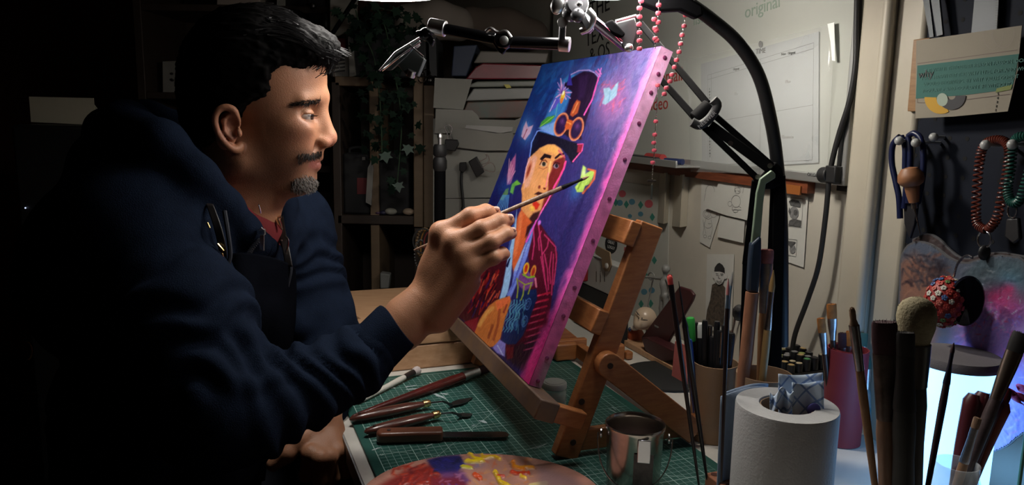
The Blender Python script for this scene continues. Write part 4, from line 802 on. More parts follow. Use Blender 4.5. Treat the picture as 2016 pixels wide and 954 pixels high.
# ================================================================== the painter
HY = 1.12                      # depth of the head's middle plane
def H(x, y, yl=0.0): return P(x, y, HY+yl)
skin_m = mat('skin', (.5, .28, .18), rough=.48, attr=True, sss=.12, bump=.25, bscale=700, spec=.4)
def head_field():
    c = H(510, 230); f = Field(c+[-.14, -.10, -.24], c+[.135, .10, .17], .0022)
    def two(fn, *pts, **k):
        for sg in (-1, 1): fn(*[P_sym(q, sg) for q in pts], **k)
    def P_sym(q, sg):
        p = H(q[0], q[1], q[2]); return p if sg < 0 else np.array([p[0], 2*HY-p[1], p[2]])
    f.ell(H(512, 152), (.095, .077, .086), .01)
    f.ell(H(556, 235), (.060, .058, .080), .02)
    f.ell(H(525, 290), (.058, .054, .058), .02)
    f.ell(H(577, 292), (.041, .036, .040), .02)
    f.ell(H(589, 353), (.0215, .025, .0185), .02)
    f.ell(H(552, 352), (.036, .034, .021), .02)
    for sg in (-1, 1):
        S = lambda x, y, yl: P_sym((x, y, yl), sg)
        f.cone(S(583, 356, -.012), S(478, 318, -.048), .015, .020, .02)
        f.cone(S(628, 190, -.006), S(596, 199, -.042), .0100, .0085, .012)
        f.ell(S(583, 252, -.043), (.023, .015, .015), .02)
        f.ell(S(560, 292, -.038), (.034, .018, .036), .02)
        f.ell(S(619, 225, -.034), (.019, .017, .0135), .012, sub=True)
        ec = S(600, 228, -.032)
        f.ell(ec, .0136, .004, clip=((0, 0, -1), ec+[0, 0, .0015]))
        f.ell(ec, .0132, .004, clip=((0, 0, 1), ec-[0, 0, .0055]))
        f.ell(ec+np.array([.001, 0, -.012]), (.011, .014, .004), .008)
    f.cone(H(627, 206), H(648, 262), .0075, .0092, .014)
    f.ell(H(648, 273), (.0112, .0115, .0100), .008)
    for sg in (-1, 1):
        S = lambda x, y, yl: P_sym((x, y, yl), sg)
        f.ell(S(637, 281, -.011), (.0105, .0070, .0080), .006)
        f.ell(S(644, 290, -.0062), (.0055, .0032, .0040), .003, sub=True)
        f.cone(S(624, 310, -.002), S(600, 320, -.021), .0058, .0030, .007)
        f.cone(S(620, 326, -.002), S(600, 324, -.020), .0068, .0030, .006)
        f.cone(S(634, 318, 0), S(598, 322, -.023), .0016, .0012, .003, sub=True)
        # nasolabial fold
        f.cone(S(622, 285, -.020), S(592, 312, -.030), .0022, .0018, .010, sub=True)
        # ear
        A = np.array([[math.cos(.3), 0, -math.sin(.3)], [0, 1, 0], [math.sin(.3), 0, math.cos(.3)]])
        f.ell(S(449, 252, -.074), (.0155, .006, .029), .008, A=A)
        rim = [(468, 243, -.076), (463, 220, -.082), (449, 211, -.086), (432, 215, -.089), (423, 232, -.090), (427, 256, -.088), (438, 276, -.084), (454, 291, -.080), (467, 294, -.072), (474, 286, -.066)]
        f.chain([S(*q) for q in spline([np.array(q, float) for q in rim], 3)], .0034, .004)
        f.chain([S(*q) for q in [(452, 226, -.082), (441, 238, -.084), (444, 258, -.083), (456, 272, -.080)]], .0030, .004)
        f.ell(S(459, 250, -.083), (.0085, .008, .013), .004, sub=True)
        f.ell(S(471, 262, -.077), (.004, .005, .006), .004)
    f.cone(H(466, 300), H(425, 430), .056, .062, .03)
    f.cone(H(515, 345), H(492, 425), .034, .044, .03)
    f.cone(H(512, 385), H(503, 398), .020, .020, .02)
    return f.mesh()
def skin_cols(V):
    x = px(V); n = vnoise(V, 60); c = np.tile(np.array([.40, .19, .105]), (len(V), 1))*(1+.12*(n-.5))[:, None]
    return c, x
def mixc(c, m, col): return c*(1-m[:, None])+np.array(col)*m[:, None]
hv, hq = head_field()
hc, hx = skin_cols(hv)
near = np.abs(hv[:, 1]-HY)
def gz(cx, cy, rx, ry): return np.exp(-(((hx[:, 0]-cx)/rx)**2+((hx[:, 1]-cy)/ry)**2))
hc = mixc(hc, .55*gz(657, 275, 16, 16), (.58, .24, .16))
hc = mixc(hc, .35*gz(580, 265, 34, 28), (.55, .22, .14))
hc = mixc(hc, .5*gz(445, 255, 28, 48), (.52, .20, .13))
hc = mixc(hc, .85*(gz(616, 322, 19, 7)+gz(622, 326, 12, 8)).clip(0, 1)*(near < .028), (.50, .17, .14))
hc = mixc(hc, .45*gz(598, 240, 26, 9), (.30, .14, .10))
beard = (np.clip(gz(560, 345, 75, 34)*1.2, 0, 1)*.5+.75*gz(605, 302, 30, 9)).clip(0, .8)*(hx[:, 0] > 450)
hc = mixc(hc, beard*(vnoise(hv, 900)*.6+.4), (.09, .06, .05))

# right hand, wrist and forearm ------------------------------------------------
def right_hand():
    a = P(930, 500, 1.04); f = Field(a+[-.22, -.07, -.17], a+[.085, .11, .09], .0017)
    wr = P(826, 604, 1.035)
    f.cone(P(742, 690, 1.0), P(800, 632, 1.03), .030, .028, .02)
    for o in (-.010, .010): f.cone(P(800, 632, 1.03)+[0, 0, o], wr+[0, 0, o], .026, .023, .02)
    mc = [((836, 580, 1.05), (868, 458, 1.038), .019, .0125), ((844, 592, 1.04), (894, 476, 1.022), .019, .0125),
          ((852, 606, 1.03), (915, 500, 1.013), .018, .0120), ((856, 622, 1.025), (927, 527, 1.008), .018, .0118)]
    for a_, b_, r0, r1 in mc: f.cone(P(*a_), P(*b_), r0, r1, .014)
    f.ell(P(880, 545, 1.045), (.035, .020, .040), .02)
    f.cone(P(868, 625, 1.03), P(925, 555, 1.025), .017, .014, .02)
    fg = [[(868, 458, 1.038), (926, 424, 1.040), (956, 416, 1.058), (974, 419, 1.072)],
          [(894, 476, 1.022), (948, 449, 1.018), (983, 434, 1.036), (1001, 433, 1.052)],
          [(915, 500, 1.013), (968, 475, 1.008), (995, 460, 1.026), (1006, 459, 1.042)],
          [(927, 527, 1.008), (972, 506, 1.006), (988, 499, 1.022), (993, 500, 1.036)]]
    rr = [(.0112, .0112, .0102, .0090), (.0112, .0112, .0100, .0088), (.0110, .0108, .0097, .0086), (.0104, .0100, .0090, .0082)]
    for q, r in zip(fg, rr):
        pts = [P(*t) for t in q]; g = Field(f.lo, f.lo+(f.n-1)*f.h, f.h) if False else None
        f.chain(pts, r, .0048)
    for (m0, k) in zip(mc, range(4)): f.ell(P(*m0[1])+[0, .001, 0], .0122, .016)
    f.chain([P(858, 580, 1.075), P(900, 505, 1.085), P(945, 458, 1.100), P(975, 430, 1.096)], (.018, .0125, .0112, .0098), .006)
    return f.mesh()
def left_hand():
    a = P(605, 880, 1.06); f = Field(a+[-.09, -.10, -.10], a+[.08, .12, .10], .0022)
    w0 = P(642, 800, 1.12)
    f.cone(w0, P(640, 832, 1.085), .026, .024, .02)
    f.cone(P(634, 838, 1.085), P(616, 872, 1.045), .017, .013, .012)
    f.cone(P(650, 840, 1.085), P(656, 874, 1.06), .016, .012, .012)
    kn = [(611, 893, 1.022), (630, 902, 1.018), (648, 900, 1.028), (664, 888, 1.045)]
    for i, k_ in enumerate(kn):
        f.cone(P(632+i*7, 842, 1.08), P(*k_), .0135, .0115, .007)
        b = P(*k_); m_ = b+np.array([-.008+.006*i, .004, -.034]); e = m_+np.array([-.004, .028, -.010])
        f.chain([b, m_, e], (.0118, .0102, .009), .004); f.ell(b, .0128, .004)
    f.chain([P(618, 850, 1.06), P(588, 868, 1.035), P(566, 893, 1.02), P(538, 914, 1.015)], (.016, .0135, .0120, .0100), .006)
    f.ell(P(662, 850, 1.085), .012, .01)
    return f.mesh()
def inner_body():
    a = P(430, 600, 1.12); f = Field(a+[-.40, -.40, -.60], a+[.36, .32, .20], .012)
    f.cone(P(440, 410, 1.12), P(400, 500, 1.12), .055, .09, .05); f.cone(P(400, 500, 1.12), P(330, 900, 1.15), .10, .12, .05)
    f.chain([P(400, 480, 1.10), P(285, 470, .99), P(440, 815, .87), P(742, 690, 1.0)], (.06, .06, .04, .028), .03)
    f.chain([P(430, 480, 1.15), P(560, 470, 1.31), P(625, 705, 1.27), P(642, 800, 1.12)], (.06, .055, .04, .024), .03)
    return f.mesh()
rv = right_hand(); lv = left_hand(); iv = inner_body()
def hand_cols(V, dark=0):
    c, x = skin_cols(V); return c
V_, Q_ = join([(hv, hq), rv, lv, iv])
cols_ = np.concatenate([hc, hand_cols(rv[0]), hand_cols(lv[0]), hand_cols(iv[0])])
# creases over the finger joints
man = thing('person', 'man in navy hooded sweatshirt and black apron, painting the canvas with a thin brush', 'person',
            (P(300, 900, 1.15)[0]-.02, 1.15, 0))
body = npmesh('body', V_, Q_, skin_m, man, True, cols_)
eye_m = mat('eye_white', (.62, .55, .50), rough=.15, spec=.7)
iris_m = mat('iris', (.03, .016, .01), rough=.1, spec=.8)
for sg in (-1, 1):
    e = H(600, 228, -.032); e = e if sg < 0 else np.array([e[0], 2*HY-e[1], e[2]])
    eo = MB().ball(e, .0122, 24).build('eye', eye_m, man)
    dr = unit([1, -.12, -.12]); MB().lathe([(0, .0001), (.0030, .0001), (.0056, -.0009), (.0056, -.002)], e+dr*.0124, dr, 20, cap=False).build('iris', iris_m, eo)
nail_m = mat('nail', (.66, .40, .32), rough=.25)
for (x, y, Y) in [(977, 411, 1.064), (1004, 426, 1.043), (1009, 452, 1.034)]:
    MB().ball(P(x, y, Y), (.0052, .003, .0038), 14).build('fingernail', nail_m, man)

# hair --------------------------------------------------------------------------
def hair_mesh():
    c = H(505, 140); f = Field(c+[-.14, -.11, -.15], c+[.15, .11, .13], .0026)
    f.ell(H(500, 143), (.103, .085, .095), .01)
    f.ell(H(470, 190), (.080, .078, .075), .02)
    f.ell(H(590, 95), (.055, .060, .035), .02)
    f.ell(H(622, 100), (.030, .045, .022), .015)
    f.ell(H(425, 240), (.040, .062, .060), .02)
    # clear the face, ears and neck
    f.ell(H(622, 215), (.060, .075, .066), .010, sub=True)
    f.ell(H(560, 262), (.050, .20, .050), .010, sub=True)
    f.ell(H(590, 178), (.022, .20, .030), .010, sub=True)
    f.ell(H(450, 262, -.09), (.024, .022, .036), .008, sub=True)
    q = H(450, 262, -.09); f.ell((q[0], 2*HY-q[1], q[2]), (.024, .022, .036), .008, sub=True)
    f.ell(H(475, 345), (.075, .20, .045), .010, sub=True)
    return f.mesh()
V, Q = hair_mesh(); N = vnormals(V, Q)
st = vnoise(V*[.3, 2.2, 1.2]+[0, 0, 0], 120)+.6*vnoise(V*[.25, 2.4, 1.6], 280)
V = V+N*((st-.8)*.005)[:, None]
hair_m = mat('hair', (.003, .0027, .0027), rough=.7, spec=.05)
npmesh('hair', V, Q, hair_m, man)
# combed strands over the crown and the fringe
mb = MB()
for i in range(620):
    u = rng.random(); yl = rng.uniform(-.072, .055)
    x0 = rng.uniform(430, 600); k = math.sqrt(max(0, 1-(yl/.085)**2))
    y0 = 143-(95/.75)*k*math.sqrt(max(0, 1-((x0-500)/138)**2))*1.0
    L = rng.uniform(35, 95); lift = rng.uniform(-4, 10); pts = []
    for t in np.linspace(0, 1, 6):
        xx = x0+L*t; yb = 143-(97/.75)*k*math.sqrt(max(0, 1-((min(xx, 628)-500)/140)**2))
        pts.append(H(xx, yb-lift*t-3+12*t*t*max(0, (xx-600)/60), yl*(1-.15*t)+rng.normal(0, .0012)))
    mb.tube(pts, [.0007, .0008, .0008, .0007, .0005, .0002], 3)
for i in range(90):
    yl = rng.uniform(-.05, .05); x0 = rng.uniform(600, 640); y0 = rng.uniform(70, 105)
    pts = [H(x0, y0, yl), H(x0+18, y0+8, yl), H(x0+22+rng.uniform(-6, 8), y0+30+rng.uniform(-8, 10), yl+rng.normal(0, .003)), H(x0+14+rng.uniform(-8, 8), y0+48+rng.uniform(-10, 8), yl)]
    mb.tube(spline(pts, 3), .0006, 3)
mb.build('hair_strands', mat('hair_gloss', (.010, .0095, .010), rough=.55, spec=.25), man)
# eyebrow, moustache, goatee
def hairs(name, fn, n, L, r, m):
    mb = MB()
    for i in range(n):
        p, d = fn(); p = np.asarray(p); d = unit(np.asarray(d)+rng.normal(0, .22, 3)); mb.tube([p, p+d*L*.5, p+d*L+np.array([0, 0, -L*.1])], [r, r*.8, r*.3], 3)
    return mb.build(name, m, man)
surfV, surfN = hv, vnormals(hv, hq)
hxx = hx
def on_face(polyf, sgn=-1):
    idx = np.where(polyf(hxx[:, 0], hxx[:, 1]) & ((hv[:, 1]-HY)*sgn > -.004) & (np.abs(hv[:, 1]-HY) < .06))[0]
    def fn(d):
        i = idx[rng.integers(len(idx))]; return surfV[i], surfN[i]*.45+np.asarray(d)
    return fn
dark_hair = mat('dark_facial_hair', (.010, .008, .007), rough=.7, spec=.1)
eb = on_face(lambda x, y: (x > 576) & (x < 632) & (np.abs(y-(206-(x-574)*.16+((x-604)/28)**2*2)) < 4.0))
hairs('eyebrow', lambda: eb((-.6, -.3, .1)), 300, .0070, .00030, dark_hair)
ms = on_face(lambda x, y: (x > 588) & (x < 634) & (y > 297+(633-x)*.12) & (y < 306+(633-x)*.30))
hairs('moustache', lambda: ms((-.3, -.4, -.8)), 420, .006, .00032, dark_hair)
ms2 = on_face(lambda x, y: (x > 580) & (x < 634) & (y > 297) & (y < 322), 1)
hairs('moustache', lambda: ms2((-.3, .4, -.8)), 150, .006, .00032, dark_hair)
gt = on_face(lambda x, y: ((x-598)/29)**2+((y-361-(600-x)*.12)/17)**2 < .75+.35*np.sin(x*1.7)*np.sin(y*1.3))
hairs('goatee', lambda: gt((.25, -.1, -.8)), 620, .0065, .00028, mat('grey_facial_hair', (.20, .18, .165), rough=.6, spec=.2))
hairs('goatee_root', lambda: gt((.1, -.1, -.9)), 350, .006, .0004, dark_hair)
ey = MB()
for k in range(26):
    e = H(600, 228, -.032); a = -.9+1.5*k/25; d = np.array([math.cos(a), math.sin(a)-.25, 0]); d = unit(d)
    p = e+d*.0133+[0, 0, .0008]; ey.tube([p, p+d*.003+[0, 0, -.001], p+d*.0055+[0, 0, .0002]], [.0003, .00025, .0001], 3)
ey.build('eyelashes', dark_hair, man)

# sweatshirt ----------------------------------------------------------------------
navy = mat('navy_fleece', (.0080, .0130, .0265), rough=.92, var=.28, vscale=45, bump=.55, bscale=650, sheen=.0, spec=.03)
def hoodie():
    a = P(430, 600, 1.12); f = Field(a+[-.46, -.42, -.62], a+[.36, .36, .34], .0052)
    f.cone(P(380, 520, 1.13), P(330, 800, 1.14), .125, .15, .05)
    f.cone(P(330, 800, 1.14), P(300, 1050, 1.14), .15, .16, .05)
    f.ell(P(300, 480, 1.13), (.13, .17, .11), .06)
    f.cone(P(290, 455, 1.0), P(560, 452, 1.30), .088, .078, .06)
    f.ell(P(250, 530, 1.08), (.12, .18, .14), .06)
    # hood folded behind the neck
    f.ell(P(300, 322, 1.11), (.105, .12, .068), .03)
    f.chain([P(x, y, Y) for x, y, Y in [(215, 258, 1.12), (250, 246, 1.04), (318, 285, .985), (385, 350, .985), (440, 408, 1.01), (482, 452, 1.045), (512, 480, 1.085)]], (.030, .030, .030, .027, .023, .019, .014), .018)
    f.chain([P(x, y, Y) for x, y, Y in [(215, 258, 1.12), (290, 236, 1.21), (400, 260, 1.27), (490, 330, 1.25), (552, 396, 1.20), (540, 440, 1.15), (518, 480, 1.10)]], (.030, .030, .026, .024, .022, .018, .014), .018)
    f.ell(P(330, 262, 1.13), (.085, .085, .034), .02, sub=True)
    # right arm
    f.chain([P(262, 462, 1.0), P(272, 470, .985), P(360, 640, .915), P(432, 800, .87)], (.092, .094, .082, .076), .03)
    f.chain([P(432, 805, .87), P(500, 806, .885), P(600, 765, .93), P(690, 716, .975), P(722, 694, .99)], (.074, .058, .049, .0435, .0385), .02)
    # left arm
    f.chain([P(560, 455, 1.31), P(585, 540, 1.30), P(612, 640, 1.28), P(628, 712, 1.26)], (.082, .074, .072, .068), .03)
    f.chain([P(628, 712, 1.26), P(645, 770, 1.17), P(646, 800, 1.13)], (.060, .040, .034), .02)
    # open sleeve ends and the neck hole
    f.cone(P(470, 330, 1.12), P(455, 420, 1.115), .060, .052, .012, sub=True)
    f.cone(P(520, 370, 1.12), P(520, 430, 1.115), .040, .028, .012, sub=True)
    e1 = P(781, 643, 1.012); ax = unit(P(781, 643, 1.012)-P(728, 690, .992))
    return f.mesh()
V, Q = hoodie()
def axis_t(V, a, b):
    ab = b-a; t = ((V-a)@ab)/(ab@ab); d = np.linalg.norm(V-a-np.clip(t, 0, 1)[:, None]*ab, axis=1); return t, d
N = vnormals(V, Q); disp = np.zeros(len(V))
def folds(a, b, R, freq, amp, skew, seed, lo=0, hi=1):
    global disp
    t, d = axis_t(V, a, b); wgt = sst(R*1.35, R*1.0, d)*sst(lo-.06, lo+.12, t)*sst(hi+.08, hi-.1, t)
    X, Y, Z = frame(b-a); ang = np.arctan2((V-a)@Y, (V-a)@X)
    L = np.linalg.norm(b-a); w1 = vnoise(V+seed, 14)*2.6
    ph = t*L*freq+skew*np.sin(ang+seed)+w1
    s_ = np.sin(ph*2*PI); s_ = np.sign(s_)*np.abs(s_)**.8
    disp += wgt*amp*s_*(.35+1.0*vnoise(V+3*seed, 17))
folds(P(272, 470, .985), P(432, 800, .87), .105, 17, .0042, .35, 1.0, .25, 1.1)
folds(P(432, 805, .87), P(722, 694, .99), .085, 30, .0050, .45, 2.0, .05, 1.0)
folds(P(560, 455, 1.31), P(628, 712, 1.26), .10, 22, .0050, .5, 5.0, .1, 1.1)
folds(P(300, 480, 1.13), P(330, 800, 1.14), .20, 8, .003, .8, 7.0)
x = px(V)
disp += .004*(vnoise(V, 9)-.5)*2
V = V+N*disp[:, None]
# seams: shallow grooves round the cuff and shoulder
t, d = axis_t(V, P(728, 690, .992), P(780, 644, 1.012)); g = np.exp(-((t*.06-.001)/.0022)**2)*(d < .06); V = V-N*(g*.0035)[:, None]
rib = (t > .04) & (t < 1.2) & (d < .06); X_, Y_, Z_ = frame(P(780, 644, 1.012)-P(728, 690, .992)); an = np.arctan2((V-P(728, 690, .992))@Y_, (V-P(728, 690, .992))@X_)
V = V+N*(rib*.0005*np.sin(an*70))[:, None]
hood = npmesh('sweatshirt', V, Q, navy, man)
ca, cb_ = P(722, 695, .990), P(781, 643, 1.012); LL_ = np.linalg.norm(cb_-ca)
mb = MB(); prof = [(.0375, -.004), (.0392, .004), (.0372, .012), (.0364, .018), (.0360, LL_-.006), (.0352, LL_-.001), (.0335, LL_), (.0318, LL_-.003), (.0314, LL_-.02), (.0314, 0)]
nn_ = 120; X_, Y_, Z_ = frame(cb_-ca); V = []; F = []
for r_, h_ in prof:
    for k in range(nn_):
        a_ = 2*PI*k/nn_; rr_ = r_+(.0005 if k % 2 and h_ > .012 else 0); wob = .0016*math.sin(3*a_+h_*60)*(h_ > 0); V.append(ca+X_*(rr_+wob)*math.cos(a_)+Y_*(rr_+wob)*math.sin(a_)*1.04+Z_*(h_+.003*math.sin(2*a_)*(h_ > .02)))
for i in range(len(prof)-1):
    for k in range(nn_): k2 = (k+1) % nn_; F.append((i*nn_+k, i*nn_+k2, (i+1)*nn_+k2, (i+1)*nn_+k))
mb.add(V, F).build('cuff', navy, man)
# red t-shirt collar
f = Field(P(500, 420, 1.12)-.11, P(500, 420, 1.12)+.11, .003)
f.chain([P(x, y, Y) for x, y, Y in [(440, 385, 1.05), (480, 425, 1.065), (506, 440, 1.09), (526, 420, 1.13), (530, 395, 1.18)]], (.012, .012, .011, .010, .010), .006)
f.ell(P(500, 462, 1.12), (.045, .05, .034), .02)
V, Q = f.mesh(); npmesh('red_collar', V, Q, mat('red_cotton', (.16, .010, .014), rough=.85, bump=.3, bscale=500), man, label='dark red t-shirt neckline under the sweatshirt')
# zip, pull, cords
zt = mat('zip_teeth', (.35, .35, .37), rough=.35, metal=1)
mb = MB()
zp = spline([P(513, 470, 1.035), P(503, 480, 1.025), P(494, 492, 1.018), P(489, 504, 1.012), P(488, 520, 1.01)], 7)
for i, p in enumerate(zp): mb.box(p+[(.0012 if i % 2 else -.0012), 0, 0], (.0042, 0, 0), (0, .0022, 0), (0, 0, .0016))
mb.build('zip', zt, man)
mb = MB(); mb.box(P(515, 456, 1.03), (.010, 0, 0), (0, .005, 0), (0, 0, .008)); mb.tube([P(511, 452, 1.026), P(515, 448, 1.024), P(519, 452, 1.026)], .0014, 6)
mb.box(P(516, 478, 1.024), (.0055, .001, 0), (0, .002, 0), (.001, 0, .022)); mb.build('zip_pull', chrome, man, bevel=.0008)
cord = mat('dark_cord', (.006, .009, .018), rough=.8)
mb = MB(); mb.tube(spline([P(442, 415, .965), P(449, 460, .955), P(453, 505, .950), P(441, 532, .945)], 8), .0030, 8)
mb.tube(spline([P(441, 532, .945), P(437, 556, .943), P(434, 568, .942)], 4), .0016, 6); mb.ball(P(441, 538, .944), (.008, .007, .0075), 12); mb.ball(P(448, 545, .944), (.007, .006, .005), 12)
mb.build('drawstring', cord, man)
mb = MB(); mb.tube(spline([P(560, 400, 1.17), P(548, 430, 1.14), P(552, 470, 1.11), P(565, 505, 1.09), P(573, 530, 1.085), P(562, 580, 1.08)], 6), .0022, 6); mb.build('drawstring', cord, man)
# apron: bib and straps
apron_m = mat('black_apron', (.0035, .004, .006), rough=1.0, spec=0.0, bump=.3, bscale=300, var=.3)
rows = [[P(425, 505, .995), P(470, 498, .985), P(520, 503, 1.02), P(560, 515, 1.07), P(580, 528, 1.12)],
        [P(425, 560, .975), P(475, 560, .965), P(525, 565, 1.01), P(562, 572, 1.07), P(582, 580, 1.13)],
        [P(430, 640, .96), P(480, 650, .955), P(530, 650, 1.0), P(560, 660, 1.06), P(575, 670, 1.14)],
        [P(430, 800, .99), P(475, 800, 1.02), P(510, 800, 1.07), P(530, 800, 1.12), P(540, 800, 1.18)],
        [P(380, 980, .97), P(440, 970, 1.0), P(480, 960, 1.06), P(505, 950, 1.12), P(520, 945, 1.18)]]
ap = sheet('apron', interp_grid(rows, 8), apron_m, man, .003)
splat = mat('dried_paint', (.30, .32, .35), rough=.4)
mb = MB()
for (x, y) in [(385, 804), (390, 828), (412, 850), (420, 848), (458, 886), (460, 890), (470, 905), (350, 793), (430, 930), (448, 920)]:
    mb.ball(P(x, y, .925), (rng.uniform(.001, .004), .0015, rng.uniform(.001, .0025)), 6)
mb.build('paint_splash', splat, man)['kind'] = 'stuff'
strapm = mat('leather_strap', (.010, .008, .008), rough=.45)
sheet('strap', interp_grid([[P(405, 400, .97), P(420, 402, .968)], [P(420, 445, .945), P(436, 446, .945)], [P(430, 490, .94), P(446, 492, .942)], [P(430, 530, .96), P(446, 530, .962)]], 5), strapm, man, .002)
sheet('strap', interp_grid([[P(540, 392, 1.18), P(556, 390, 1.18)], [P(546, 440, 1.13), P(560, 440, 1.13)], [P(556, 490, 1.09), P(570, 490, 1.09)], [P(562, 525, 1.08), P(576, 525, 1.08)]], 5), strapm, man, .002)
mb = MB(); mb.tube([P(538, 432, 1.115), P(546, 428, 1.112), P(554, 426, 1.112)], .0020, 8); mb.tube([P(544, 428, 1.112), P(549, 440, 1.105), P(555, 451, 1.10)], [.0022, .0028, .0014], 8)
mb.tube(spline([P(561, 464, 1.085), P(567, 472, 1.083), P(566, 486, 1.083), P(562, 497, 1.083)], 5), [.0014]*16, 6); mb.ball(P(554, 473, 1.09), .0016, 8); mb.build('clasp', mat('warm_clasp', (.85, .68, .5), rough=.2, metal=1), man)
mb = MB(); mb.tube([P(428, 480, .935), P(434, 487, .934), P(440, 494, .934)], .0016, 6); mb.ball(P(437, 503, .934), (.0025, .002, .004), 8); mb.tube([P(408, 438, .945), P(413, 449, .943)], .0013, 6); mb.build('buckle', brass, man)
mb = MB(); mb.tube(spline([P(509, 402, 1.075), P(512, 412, 1.074), P(513, 420, 1.074)], 3), .0009, 6); mb.build('necklace', chrome, man)
# trousers and shoes below the frame
f = Field(np.array([-.95, .75, 0]), np.array([.12, 1.5, .72]), .012)
hp = np.array([P(300, 900, 1.15)[0]-.02, 1.15, .56])
f.ell(hp, (.15, .18, .13), .05)
for s_ in (-1, 1):
    kx = hp+[.40, s_*.13, .0]; an_ = np.array([kx[0]+.02, kx[1], .09])
    f.chain([hp+[.02, s_*.09, 0], kx, an_], (.095, .068, .045), .03); 
V, Q = f.mesh(); npmesh('trousers', V, Q, mat('dark_denim', (.01, .013, .022), rough=.85), man)
for s_ in (-1, 1):
    a_ = hp+[.42, s_*.13, 0]; MB().ball((a_[0]+.06, a_[1], .045), (.13, .048, .045), 16).build('shoe', apron_m, man)
# ================================================================== brushes and pots
wood_h = mat('handle_wood', (.36, .19, .09), rough=.5, col2=(.26, .12, .05), vscale=60, stretch=(6, 6, 1))
dark_h = mat('handle_dark', (.05, .022, .016), rough=.3); silver = mat('ferrule_silver', (.5, .5, .52), rough=.28, metal=1, var=.3, vscale=90)
def brush(name, label, tip, end, head, hw, hd, ferr, r, hm, bm, fm=None, group=None, flat=True, soft=False, taper=.45, view=None):
    tip = np.asarray(tip, float); end = np.asarray(end, float); d = unit(end-tip); Lt = np.linalg.norm(end-tip)
    t = thing(name, label, 'brush', end if end[2] < tip[2] else tip, group)
    vx = np.cross(d, unit((tip+end)/2-CAM) if view is None else view); X = unit(vx)
    fm = fm or silver
    if soft: prof = [(hw*.05, 0), (hw*.42, head*.03), (hw*.72, head*.10), (hw*.92, head*.22), (hw, head*.42), (hw*.94, head*.66), (r*1.1, head)]
    elif flat: prof = [(hw*.92, 0), (hw, head*.1), (hw*1.02, head*.6), (hw*.95, head)]
    else: prof = [(.0003, 0), (hw*.55, head*.3), (hw, head*.75), (hw*.9, head)]
    fl = hd/hw
    X_, Y_, Z_ = frame(d, X); V = []; 
    mb = MB(); mb.lathe([(a, h) for a, h in prof], tip, d, 20, X, sx=1, sy=(1 if soft or not flat else fl))
    o = mb.build('bristles', bm, t)
    sb = MB()
    for k in range(46 if (flat or soft) else 10):
        a_ = rng.uniform(0, 2*PI); q = math.sqrt(rng.random())*.96; ox = X_*hw*q*math.cos(a_)+Y_*hw*(1 if soft or not flat else fl)*q*math.sin(a_)
        if soft: e = tip+ox*1.02+d*head*(.35*(1-math.sqrt(max(0, 1-q*q)))) - d*.0012; sb.tube([tip+d*head*.6+ox*.8, e], [.0004, .0002], 3)
        elif flat: sb.tube([tip+d*head*.5+ox, tip+ox*1.03-d*rng.uniform(0, head*.06)], [.00035, .0002], 3)
        else: sb.tube([tip+d*head*.6+ox*.8, tip+ox*.1], [.0003, .0001], 3)
    s_o = sb.build('bristle_ends', bm, t); s_o['kind'] = 'stuff'
    fw = hw*.98 if flat else (hw*.9 if not soft else r*1.25)
    MB().lathe([(fw, head), (fw*.97, head+ferr*.35), (r*1.08, head+ferr*.92), (r*1.08, head+ferr)], tip, d, 20, X, sx=1, sy=1, cap=False).build('ferrule', fm, t) if not flat else None
    if flat:
        V = []; F = []; n = 20; st_ = [(0, fw, hd), (.3, fw*.98, hd*1.05), (.9, r*1.08, r*1.08), (1, r*1.08, r*1.08)]
        for u, a1, b1 in st_:
            for k in range(n): an = 2*PI*k/n; V.append(tip+d*(head+ferr*u)+X_*a1*math.cos(an)+Y_*b1*math.sin(an))
        for i in range(3):
            for k in range(n): k2 = (k+1) % n; F.append((i*n+k, i*n+k2, (i+1)*n+k2, (i+1)*n+k))
        MB().add(V, F).build('ferrule', fm, t)
    h0 = head+ferr-.001; LH = Lt-h0
    MB().lathe([(r, h0), (r*1.12, h0+LH*.12), (r, h0+LH*.35), (r*(taper+.25), h0+LH*.8), (r*taper, h0+LH*.98), (r*taper*.5, Lt)], tip, d, 14, X).build('handle', hm, t)
    return t
br_or = mat('orange_bristle', (.50, .17, .03), rough=.7, var=.3, vscale=120); br_mar = mat('maroon_bristle', (.050, .012, .018), rough=.8, var=.3, vscale=150); br_cream = mat('cream_hair', (.42, .36, .22), rough=.9, var=.25, vscale=90, bump=.6, bscale=400)
br_blk = mat('black_bristle', (.012, .010, .010), rough=.7); br_pink = mat('pink_bristle', (.42, .15, .15), rough=.8, var=.3, vscale=120); br_tan = mat('tan_bristle', (.30, .18, .11), rough=.8, var=.2, vscale=120); br_teal = mat('teal_bristle', (.04, .12, .11), rough=.8)
# brush held in the right hand
tp = hit(1160, 347, cpt(0, 0, .004), mC); e_ = P(815, 492, 1.075); e_ = P(815, 492, 1.10)
brush('held_paintbrush', 'thin brown paintbrush held in the raised hand, tip on the canvas', tp, e_, .010, .0024, .0024, .032, .0032, mat('worn_brown_handle', (.13, .07, .045), rough=.35, col2=(.30, .20, .14), vscale=160), br_tan, mat('dark_ferrule', (.03, .03, .035), rough=.3, metal=.8), flat=False, taper=.5)
